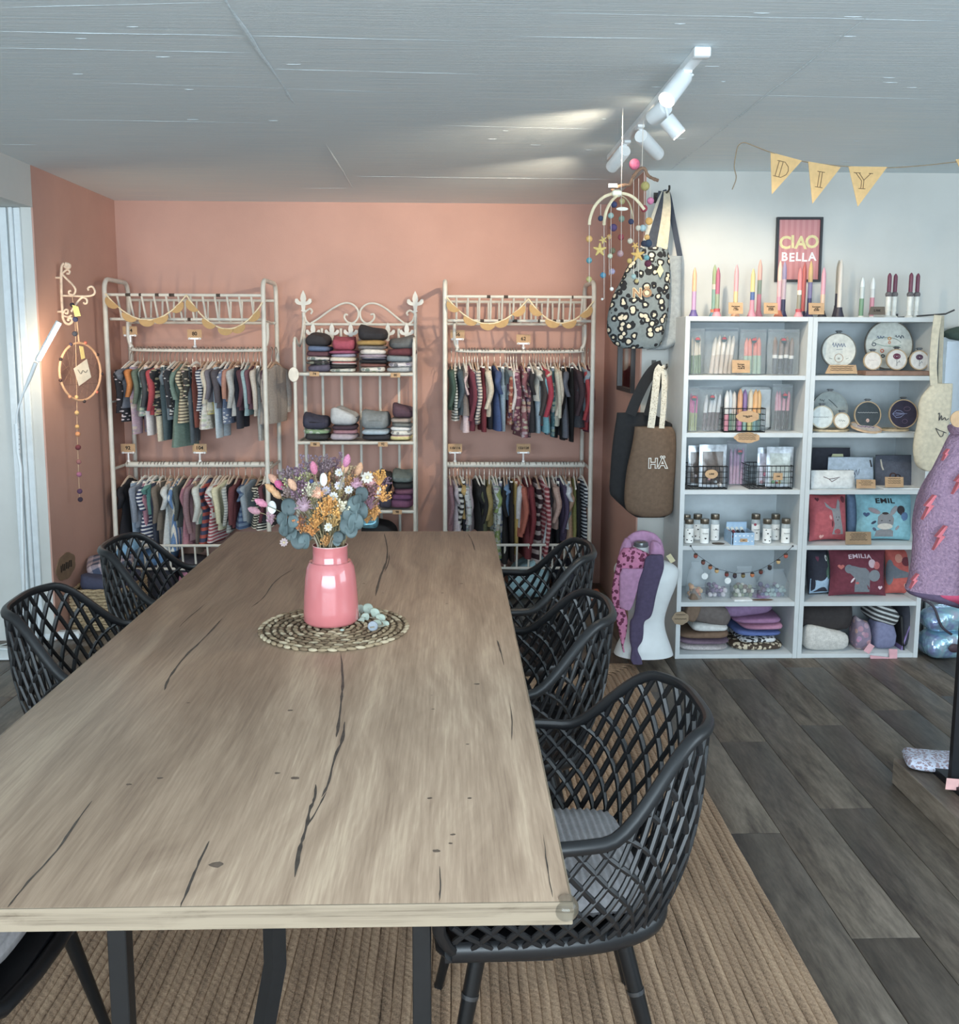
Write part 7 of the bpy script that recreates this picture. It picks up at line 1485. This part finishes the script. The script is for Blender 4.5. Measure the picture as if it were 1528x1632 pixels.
for z in (.62, 1.0): wpart(MB().tube([(f0.x, f0.y, z), (f0.x - .5, f0.y - .1, z - .02)], .008, 8), 'rail', wmr, er)
o = tag(link('dark_folded_garment', folded_mesh(.30, .2, .18, 301, .4), fabric((74, 80, 92))), 'dark blue-grey clothing on the cut-off metal rack', 'folded clothes'); o.location = (f0.x - .22, f0.y - .1, .63)

# ================================================================== wicker basket with clothes
ba, bb = UY(92, 1000, 4.90), UY(192, 1000, 4.90); bx0, bx1 = max(ba.x, XL + .02), bb.x; byf, byb = 4.92, 5.34; bz = UY(140, 940, 4.92).z
wb = thing('wicker_basket', 'square wicker basket in the corner beside the salmon side wall', 'basket', ((bx0 + bx1) / 2, (byf + byb) / 2, 0)); rws = 13
wk = NT('seagrass'); v = wk.coord(); nn = wk.noise(wk.coord('Object', (1, 1, 3)), 55, 3, .6); wk.bump(nn, .6, .01); wk.out(wk.ramp(nn, [(.3, rgb((128, 104, 72))), (.6, rgb((188, 164, 122))), (.8, rgb((206, 186, 148)))]), .85)
for k in range(rws):
    z = .012 + (bz - .02) * k / (rws - 1); pts = []; ph = pi * (k % 2); n = 60; per = 2 * (bx1 - bx0 + byb - byf)
    for i in range(n):
        s_ = i / n * 4; seg = int(s_); t_ = s_ - seg; c4 = [(bx0, byf), (bx1, byf), (bx1, byb), (bx0, byb)]; A, B = c4[seg], c4[(seg + 1) % 4]
        wv = .006 * sin(2 * pi * i / 4 + ph); x = A[0] + (B[0] - A[0]) * t_; y = A[1] + (B[1] - A[1]) * t_
        if seg in (0, 2): y += wv
        else: x += wv
        pts.append((x, y, z))
    wpart(MB().tube(pts, (bz - .02) / (rws - 1) * .54, 7, closed=True, up=(0, 0, 1)), 'weave_row', wk.m, wb)
wpart(MB().box(((bx0 + bx1) / 2, (byf + byb) / 2, .01), (bx1 - bx0 - .02, byb - byf - .02, .012)), 'basket_bottom', wk.m, wb)
xc_, yc_ = (bx0 + bx1) / 2, (byf + byb) / 2
def lump(w, d, h, x, y, z, col, label, seed, pat=None, c2=(225, 222, 215), tilt=(0, 0, 0), cat='clothes', nm='piled_garment', s1=1.0):
    o = link(nm, folded_mesh(w, d, h, seed, .5), fabric(col, pat, c2, s1)); o.location = (x, y, z); o.rotation_euler = tilt; return tag(o, label, cat)
lump(.27, .36, bz - .04, xc_, yc_, .02, (60, 62, 74), 'dark clothes filling the wicker basket', 311)
lump(.25, .34, .085, xc_ + .02, yc_ - .02, bz - .03, (66, 70, 96), 'navy garment lying on top in the wicker basket', 312)
lump(.24, .24, .10, xc_ + .02, yc_ + .03, bz + .035, (70, 82, 110), 'blue checked shirt heaped on the wicker basket', 313, 'plaid', (190, 170, 176), (0, -.35, .2), s1=1.4)
lump(.12, .14, .06, xc_ + .09, yc_ + .08, bz + .13, (110, 160, 196), 'pale blue cloth on top of the checked shirt', 314, tilt=(0, -.4, 0))
# clothes lying on the floor tier under the two garment racks
for k, (x0, x1, z, h, c, lb, pat) in enumerate([(XA0 + .02, XA0 + .30, .0, .20, (58, 60, 72), 'dark clothes bale on the floor under the hoop-side rack', None), (XA0 + .04, XA0 + .28, .20, .12, (92, 140, 190), 'bright blue folded garment on the dark bale', None), (XA0 + .31, XA0 + .56, .0, .16, (196, 116, 146), 'pink folded garment on the floor under the hoop-side rack', None),
                                             (XA0 + .32, XA0 + .58, .16, .08, (70, 66, 76), 'charcoal folded garment over the pink one', None), (XA0 + .60, XA1 - .02, .0, .18, (54, 56, 62), 'black folded bale at the scroll-shelf end, hoop-side rack', None),
                                             (XB0 + .04, XB0 + .34, .0, .17, (60, 62, 68), 'black folded bale at the scroll-shelf end, tote-side rack', None), (XB0 + .38, XB0 + .64, .0, .22, (146, 186, 196), 'pale turquoise folded garment under the tote-side rack', None), (XB0 + .66, XB1 - .03, .0, .16, (66, 70, 84), 'dark blue folded bale under the tote-side rack', None)]):
    lump(x1 - x0, .28, h * 1.02, (x0 + x1) / 2, 5.64, z + .001, c, lb, 330 + k)
o = lump(.10, .12, .05, XB1 + .03, 5.50, .001, (206, 120, 84), 'small orange and white folded item on the floor beside the tote-side rack', 350, 'wide', (200, 206, 210))

# ================================================================== round placemat, vase, bouquet
MR = .207; mc = Vector((UZ(531, 1003, .755).x, 0, TZ)); mc.y = (UZ(531, 1040, .755).y + UZ(531, 964, .755).y) / 2
pm2 = thing('woven_placemat', 'round plaited seagrass placemat under the pink vase', 'placemat', (mc.x, mc.y, TZ)); MS = [mk((186, 168, 134), .85, 0, .25, 90), mk((156, 134, 100), .85, 0, .25, 90), mk((124, 102, 74), .85, 0, .25, 90)]
R_ = random.Random(5); rings = 11
st_me = MB().ball((0, 0, 0), 1, 8, 6, (1, .52, .42)).mesh('plait_stitch')
rest = [MB() for _ in range(3)]
for k in range(rings):
    rr = MR * (k + .6) / rings; n = max(6, int(2 * pi * rr / .0245)); ln = 2 * pi * rr / n
    for i in range(n):
        a = 2 * pi * (i + .5 * (k % 2)) / n
        if k >= rings - 2:
            o = bpy.data.objects.new('plait_stitch', st_me); COL.objects.link(o); o.parent = pm2; oslot(o, R_.choice(MS)); o.location = (rr * cos(a), rr * sin(a), .0048); o.rotation_euler = (R_.uniform(-.25, .25), R_.uniform(-.12, .12), a + pi / 2 + .28 * (1 if k % 2 else -1)); s_ = ln * .60; o.scale = (s_, .0125, .0105)
        else:
            T_ = Matrix.Translation((rr * cos(a), rr * sin(a), .0045)) @ Matrix.Rotation(a + pi / 2 + .3 * (1 if k % 2 else -1), 4, 'Z') @ Matrix.Rotation(R_.uniform(-.25, .25), 4, 'X') @ Matrix.Diagonal((ln * .58, .0115, .0095, 1))
            R_.choice(rest).ball((0, 0, 0), 1, 7, 5, (1, .55, .42), M=T_)
for i, g in enumerate(rest): o = g.build('inner_plait', MS[i], pm2); o['kind'] = 'stuff'
MB().lathe([(.001, .0012), (MR * .98, .0012), (MR * .98, .0002), (.001, .0002)], 48, caps=False).build('mat_backing', mk((110, 92, 68), .9), pm2)
VX = UY(527, 950, 2.56).x; VY = UZ(527, 1004, .758).y + .077; VZ = TZ + .0095
k_ = VY / 1500.; ztop = UY(525, 868, VY).z - VZ; zsh = UY(525, 893, VY).z - VZ
va = thing('flower_vase', 'glossy coral-pink ceramic vase on the plaited placemat', 'vase', (VX, VY, VZ))
H_ = ztop; prof = [(.060, 0), (.072, .002), (.0765, .010), (.0765, .03), (.0745, H_ * .35), (.0705, H_ * .58), (.0655, H_ * .72), (.0575, H_ * .79), (.0505, zsh - .003), (.0488, zsh), (.0493, zsh + .003), (.0482, zsh + .006), (.0482, H_ - .004), (.0494, H_ - .001), (.0488, H_), (.0462, H_ - .001), (.0455, H_ - .02), (.045, H_ * .6), (.04, .02)]
MB().lathe(prof, 56).build('vase_body', mk((208, 108, 110), .12, 0, .03, 12, **{'Coat Weight': .6, 'Coat Roughness': .04}), va, ang=60)
MB().tube([(.0478 * cos(2 * pi * i / 48), .0478 * sin(2 * pi * i / 48), H_ - .0008) for i in range(48)], .0016, 6, closed=True).build('rim_edge', mk((226, 196, 186), .3), va)
def V(cx, cy, y): return UY(390 + cx / 4.945, 730 + cy / 4.945, y)
MOUTH = Vector((VX, VY, VZ + H_)); RB = random.Random(21); STEM = mk((150, 132, 92), .8, 0, .15); STEMG = mk((112, 112, 82), .8, 0, .15)
M_WH = mk((226, 222, 214), .8, 0, .06, 60)
def where(cx, cy):
    v = 'at the crown' if cy < 150 else 'in the upper half' if cy < 300 else 'in the lower half' if cy < 480 else 'just above the rim'
    h_ = 'on the hoop side' if cx < 400 else 'on the tote side' if cx > 800 else 'in the middle'
    return v + ' of the bouquet, ' + h_
def flower(kind, cx, cy, c, word, dy=None, size=1.0):
    dy = RB.uniform(-.07, .05) if dy is None else dy
    p = V(cx, cy, VY + dy); base = MOUTH + Vector((RB.uniform(-.03, .03), RB.uniform(-.03, .03), -.10)); t = thing(kind[0], '%s %s %s' % (word, kind[1], where(cx, cy)), 'dried flower', p, 'dried flowers in the pink vase')
    mouth = MOUTH + Vector(((p.x - MOUTH.x) * .12 + RB.uniform(-.015, .015), (p.y - MOUTH.y) * .2, .0)); mouth.x = max(VX - .04, min(VX + .04, mouth.x)); mouth.y = max(VY - .04, min(VY + .04, mouth.y))
    mid = mouth.lerp(p, .55) + Vector((0, 0, .012)); d = (p - mid).normalized()
    if kind[2] != 'leaf': wpart(MB().tube(spline([base, mouth, mid, p], 4), .0011, 5), 'stem', STEM if RB.random() < .6 else STEMG, t)
    k = kind[2]
    if k == 'tail':
        T_ = d.to_track_quat('Z', 'Y').to_matrix().to_4x4(); g = MB(); L = .034 * size
        g.grid(14, 12, lambda i, j: T_ @ Vector(((.0088 * size * sin(pi * min(1, .08 + .92 * i)) ** .7 * (1 + .12 * sin(7 * j * 6.28 + 20 * i))) * cos(2 * pi * j), (.0088 * size * sin(pi * min(1, .08 + .92 * i)) ** .7 * (1 + .12 * sin(7 * j * 6.28 + 20 * i))) * sin(2 * pi * j), -.006 + L * i)), cv=True); g.build('flower_head', mk(c, .95, 0, .15, 200, .6), t)
    elif k == 'cluster':
        for s_ in range(4):
            f_ = RB.uniform(.88, 1.08); g = MB(); a0 = Vector((RB.uniform(-1, 1), RB.uniform(-1, 1), RB.uniform(-.6, 1))) * .013 * size
            for q in range(11):
                e = a0 + Vector((RB.uniform(-1, 1), RB.uniform(-1, 1), RB.uniform(-.8, 1))) * .011 * size; g.ball(e, RB.uniform(.0022, .0036) * (1 if size < 1.2 else 1.1), 6, 4)
                g.tube([e, Vector((0, 0, -.02))], .0005, 3)
            g.build('floret_spray', mk(tuple(min(255, int(v * f_)) for v in c), .85, 0, .1), t)
    elif k == 'button':
        T_ = Vector((RB.uniform(-.4, .4), -1, RB.uniform(-.1, .6))).to_track_quat('Z', 'Y').to_matrix().to_4x4(); n = 9
        for q in range(n):
            a = 2 * pi * q / n; MB().ball((0, 0, 0), 1, 7, 5, (.0085 * size, .0042 * size, .0014), M=T_ @ Matrix.Rotation(a, 4, 'Z') @ Matrix.Translation((.0075 * size, 0, 0)) @ Matrix.Rotation(-.35, 4, 'Y')).build('petal', mk(c, .85, 0, .06, 80), t)
        MB().ball(T_ @ Vector((0, 0, .001)), .0042 * size, 8, 6).build('flower_centre', mk((206, 186, 140), .9), t)
    elif k == 'puff':
        g = MB(); g.ball((0, 0, 0), .010 * size, 10, 7); 
        for q in range(60):
            a, b = RB.uniform(0, 6.28), RB.uniform(-.4, 1.5); e = Vector((cos(a) * cos(b), sin(a) * cos(b), sin(b))) * .0175 * size * RB.uniform(.85, 1.05); g.tube([e * .4, e], [.0018, .0006], 4)
        g.build('flower_head', mk(c, .9, 0, .12, 80), t)
    elif k == 'leafw':
        T_ = Vector((RB.uniform(-.4, .4), -1, RB.uniform(.0, .6))).to_track_quat('Y', 'Z').to_matrix().to_4x4(); MB().ball((0, 0, 0), 1, 12, 8, (.0115 * size, .0022, .0185 * size), M=T_).build('papery_disc', mk(c, .7, 0, .06, 60), t)
TAIL, CLUS, BUTT, PUFF, LEAFW = ('bunny_tail_grass', 'bunny-tail grass', 'tail'), ('floret_cluster', 'floret cluster', 'cluster'), ('paper_daisy', 'paper daisy', 'button'), ('thistle_head', 'fluffy thistle head', 'puff'), ('honesty_disc', 'papery seed disc', 'leafw')
for a in [(550, 110, (216, 118, 150), 'pink'), (290, 232, (222, 92, 148), 'hot pink'), (795, 52, (216, 126, 166), 'rose'), (160, 368, (222, 132, 160), 'light pink'), (105, 425, (196, 138, 152), 'dusky pink'), (390, 238, (226, 170, 132), 'peach'), (785, 100, (230, 172, 130), 'apricot'), (890, 118, (222, 164, 118), 'orange-peach'), (232, 262, (232, 172, 110), 'bright apricot'), (272, 305, (230, 174, 118), 'pale orange'), (250, 190, (222, 160, 130), 'salmon')]: flower(TAIL, *a, size=1.12)
for a in [(620, 170, (226, 224, 214), 'white'), (548, 385, (226, 224, 212), 'ivory'), (1043, 262, (224, 220, 208), 'white'), (215, 388, (224, 224, 220), 'white')]: flower(LEAFW, *a)
for a in [(745, 115, M_WH and (226, 222, 216), 'white'), (845, 132, (224, 218, 206), 'cream'), (965, 152, (222, 212, 196), 'large cream'), (820, 252, (226, 220, 216), 'white'), (650, 228, (226, 222, 218), 'snowy'), (700, 302, (224, 222, 218), 'small white'), (590, 215, (214, 206, 212), 'pale lilac'), (780, 182, (226, 214, 214), 'blush'), (740, 218, (222, 212, 216), 'off-white'), (660, 545, (222, 216, 200), 'ivory'), (640, 255, (206, 196, 210), 'lilac-white'), (440, 490, (206, 170, 180), 'dusty pink'), (310, 665, (206, 180, 178), 'drooping pale pink')]: flower(BUTT, a[0], a[1], tuple(int(v * .90) for v in a[2]), a[3], size=1.15 if 'large' in a[3] else .85)
for a in [(465, 380, (176, 142, 156), 'mauve', -.07, 1.5), (580, 285, (226, 172, 140), 'peach', -.06, 1.2), (880, 208, (190, 142, 160), 'pink-mauve', -.04, 1.15), (990, 190, (206, 150, 150), 'dusty rose', 0, 1.1)]: flower(PUFF, *a)
for a in [(550, 500, (206, 140, 44), 'orange', -.06, 1.35), (530, 560, (196, 124, 40), 'deep orange', -.05, 1.1), (650, 365, (222, 152, 52), 'bright orange', -.08, 1.3), (625, 400, (226, 156, 50), 'golden', -.08, 1.0), (755, 430, (222, 164, 64), 'golden yellow', -.06, 1.1), (1085, 290, (216, 150, 56), 'orange', 0, 1.2), (1020, 440, (212, 146, 56), 'amber', .02, 1.2), (960, 460, (206, 150, 70), 'ochre', .04, 1.0), (1060, 165, (226, 160, 50), 'sunny orange', .0, 1.1), (645, 182, (216, 150, 60), 'orange', 0, 1.0), (840, 190, (196, 140, 76), 'amber brown', .0, 1.0), (690, 492, (206, 160, 80), 'ochre', -.06, 1.0), (415, 510, (190, 116, 60), 'rust orange', -.05, 1.0), (470, 575, (200, 130, 52), 'burnt orange', -.04, .9), (955, 205, (206, 130, 76), 'copper', .02, 1.0), (640, 640, (196, 136, 60), 'dark ochre', -.03, .8), (960, 330, (196, 138, 70), 'honey', .03, 1.1),
          (360, 180, (186, 182, 120), 'yellow-green', 0, 1.4), (500, 128, (182, 176, 120), 'pale green', .02, 1.3), (430, 105, (150, 116, 140), 'plum', .02, 1.3), (705, 30, (146, 112, 130), 'purple', .04, 1.3), (415, 262, (140, 104, 124), 'dull purple', -.04, 1.3), (600, 100, (132, 112, 126), 'grey-violet', .04, 1.2), (505, 250, (222, 214, 180), 'cream', -.04, 1.1), (775, 368, (214, 206, 176), 'cream', -.06, 1.1), (990, 350, (170, 120, 140), 'mauve', .0, 1.2), (1085, 215, (112, 84, 100), 'dark plum', .03, 1.1), (210, 470, (180, 140, 152), 'mauve-pink', .0, .8), (520, 330, (196, 180, 130), 'straw', -.02, 1.1), (700, 440, (190, 172, 128), 'pale straw', -.03, 1.2), (860, 300, (190, 150, 96), 'tan', .04, 1.2), (740, 270, (206, 176, 110), 'pale gold', .0, 1.1), (450, 170, (170, 140, 150), 'lilac', .03, 1.2), (560, 450, (176, 150, 96), 'tan', .0, 1.1), (820, 120, (176, 150, 110), 'beige', .05, 1.2)]: flower(CLUS, *a)
FILL = [(600, 130, (120, 98, 84), 'brown'), (340, 250, (150, 126, 120), 'taupe'), (480, 210, (128, 104, 112), 'dusky violet'), (700, 150, (150, 118, 96), 'nut brown'), (880, 160, (164, 122, 96), 'cinnamon'), (920, 250, (150, 110, 110), 'old rose'), (560, 330, (140, 116, 92), 'hazel'), (450, 320, (156, 128, 136), 'faded mauve'), (720, 360, (150, 126, 84), 'dry gold'), (600, 560, (130, 110, 76), 'khaki'),
        (690, 580, (140, 118, 80), 'olive straw'), (1010, 260, (150, 100, 104), 'dull raspberry'), (1040, 350, (170, 124, 80), 'toffee'), (520, 60, (130, 108, 122), 'smoky violet'), (640, 60, (126, 104, 110), 'grey plum'), (380, 330, (150, 130, 110), 'sand'), (800, 290, (140, 116, 100), 'mocha'), (330, 130, (132, 110, 116), 'heather')]
for a in FILL: flower(CLUS, *a, RB.uniform(-.02, .06), 1.35)
p = V(525, 183, VY - .05); o = tag(MB().ball(p, .006, 10, 7).build('globe_flower', mk((58, 70, 118), .8)), 'small dark blue globe flower in the upper half of the bouquet', 'dried flower')
def eucalypt(pts, leaves, label, c=(84, 102, 104)):
    P0 = V(*pts[-1], VY - .05); t = thing('eucalyptus_branch', label, 'branch', P0, 'eucalyptus branches'); base = MOUTH + Vector((RB.uniform(-.02, .02), 0, -.08))
    wpart(MB().tube(spline([base] + [V(a, b, VY - .04) for a, b in pts], 4), .0016, 6), 'twig', mk((150, 140, 120), .8), t)
    for cx, cy, r, ax, ay in leaves:
        q = V(cx, cy, VY - .055 + RB.uniform(-.02, .02)); R2 = r * 1.2 / 4.945 * VY / 1500; N_ = Vector((ax, -1, ay)).to_track_quat('Y', 'Z').to_matrix().to_4x4()
        g = MB(); g.grid(5, 18, lambda i, j: N_ @ Vector((R2 * i * cos(2 * pi * j) * (1 - .08 * cos(4 * pi * j)), .004 * i * i * cos(2 * pi * j * 2) * R2 / .015, R2 * 1.12 * i * sin(2 * pi * j))), cv=True)
        f_ = RB.uniform(.86, 1.12); g.v = [(a + q.x, b + q.y, c_ + q.z) for a, b, c_ in g.v]; o = wpart(g, 'leaf', mk(tuple(int(v * f_) for v in c), .6, 0, .10, 40), t)
        md_ = o.modifiers.new('thickness', 'SOLIDIFY'); md_.thickness = .0008
eucalypt([(560, 640), (500, 560), (400, 480), (330, 360)], [(345, 385, 52, .2, .3), (300, 480, 46, -.5, .2), (330, 545, 50, .4, -.2), (365, 590, 44, .0, .5), (310, 570, 40, -.6, 0), (380, 500, 40, .6, .2)], 'blue-grey eucalyptus branch leaning out on the hoop side')
eucalypt([(560, 650), (510, 640), (440, 620), (390, 600)], [(425, 640, 58, .1, .6), (470, 655, 46, -.3, .2), (395, 620, 40, .4, .7), (490, 615, 34, .3, .3)], 'low drooping eucalyptus branch over the vase rim')
eucalypt([(680, 640), (760, 560), (850, 440), (920, 300)], [(920, 285, 46, .3, .2), (865, 360, 50, -.4, .3), (905, 420, 58, .2, .0), (835, 440, 56, -.3, .1), (870, 510, 56, .4, -.2), (810, 530, 54, -.2, .3), (840, 570, 44, .1, .5), (790, 470, 40, .5, .3), (890, 340, 40, -.6, 0)], 'full blue-grey eucalyptus branch rising on the tote side')
eucalypt([(690, 660), (730, 640), (765, 610)], [(735, 625, 36, .3, .3), (770, 605, 32, -.4, .2), (725, 655, 30, .2, .6)], 'short eucalyptus tip at the vase rim')
for i in range(26):   # bare dry stalks packed in the neck
    a = RB.uniform(-1, 1); b = RB.uniform(-1, 1); p0 = MOUTH + Vector((a * .034, b * .034, -.09)); p1 = MOUTH + Vector((a * .042, b * .04, .01)); p2 = MOUTH + Vector((a * .095, b * .07, RB.uniform(.08, .13)))
    o = tag(MB().tube(spline([p0, p1, p2], 4), .0013, 5).build('dry_stalk', STEM), 'thin bare straw-coloured stalk rising from the vase neck', 'dried flower', 'bare stalks in the vase')
# loose eucalyptus sprig on the mat
sx0 = UZ(600, 985, TZ + .012); sg = thing('eucalyptus_sprig', 'loose pale green eucalyptus sprig lying on the placemat beside the vase', 'sprig', sx0)
wpart(MB().tube(spline([UZ(578, 985, TZ + .016), UZ(597, 985, TZ + .018), UZ(610, 996, TZ + .016), UZ(590, 1000, TZ + .016)], 4), .0022, 6), 'twig', mk((140, 130, 110), .8), sg)
for px, py, r, ax, ay, dz in [(573, 972, 9, -.3, .5, .03), (586, 970, 9.5, .2, .6, .035), (597, 977, 9, .6, .8, .03), (606, 985, 9, .5, 1.2, .025), (613, 995, 8, .3, 1.3, .018), (582, 984, 8, -.2, .6, .025), (576, 990, 7, -.6, .6, .015), (600, 994, 8, .1, 1.0, .022), (607, 1000, 7, .8, 1.0, .012), (570, 983, 7, -.8, .5, .02)]:
    q = UZ(px, py, TZ + dz * .72); R2 = r * VY / 1500 * .9; N_ = Vector((ax, -1, ay)).to_track_quat('Y', 'Z').to_matrix().to_4x4(); g = MB()
    g.grid(5, 16, lambda i, j: N_ @ Vector((R2 * i * cos(2 * pi * j), .25 * R2 * i * i * cos(4 * pi * j), R2 * 1.15 * i * sin(2 * pi * j))), cv=True); g.v = [(a + q.x, b + q.y, max(TZ + .012, c_ + q.z)) for a, b, c_ in g.v]
    o = wpart(g, 'leaf', mk((168, 186, 172), .7, 0, .12, 60), sg); md_ = o.modifiers.new('thickness', 'SOLIDIFY'); md_.thickness = .0008
q = UZ(594, 998, TZ + .018); wpart(MB().lathe([(.0135, -.012), (.0145, 0), (.0125, .004), (.006, .001), (.001, .001)], 18, M=Matrix.Translation(q) @ Matrix.Rotation(radians(70), 4, 'X')), 'seed_cup', mk((142, 150, 160), .6), sg)
o = tag(MB().ball(UZ(545, 1004, TZ + .013), .005, 8, 6, (1.3, 1, .6)).build('leaf_fragment', mk((168, 186, 172), .7)), 'tiny pale leaf fragment at the foot of the vase', 'leaf')
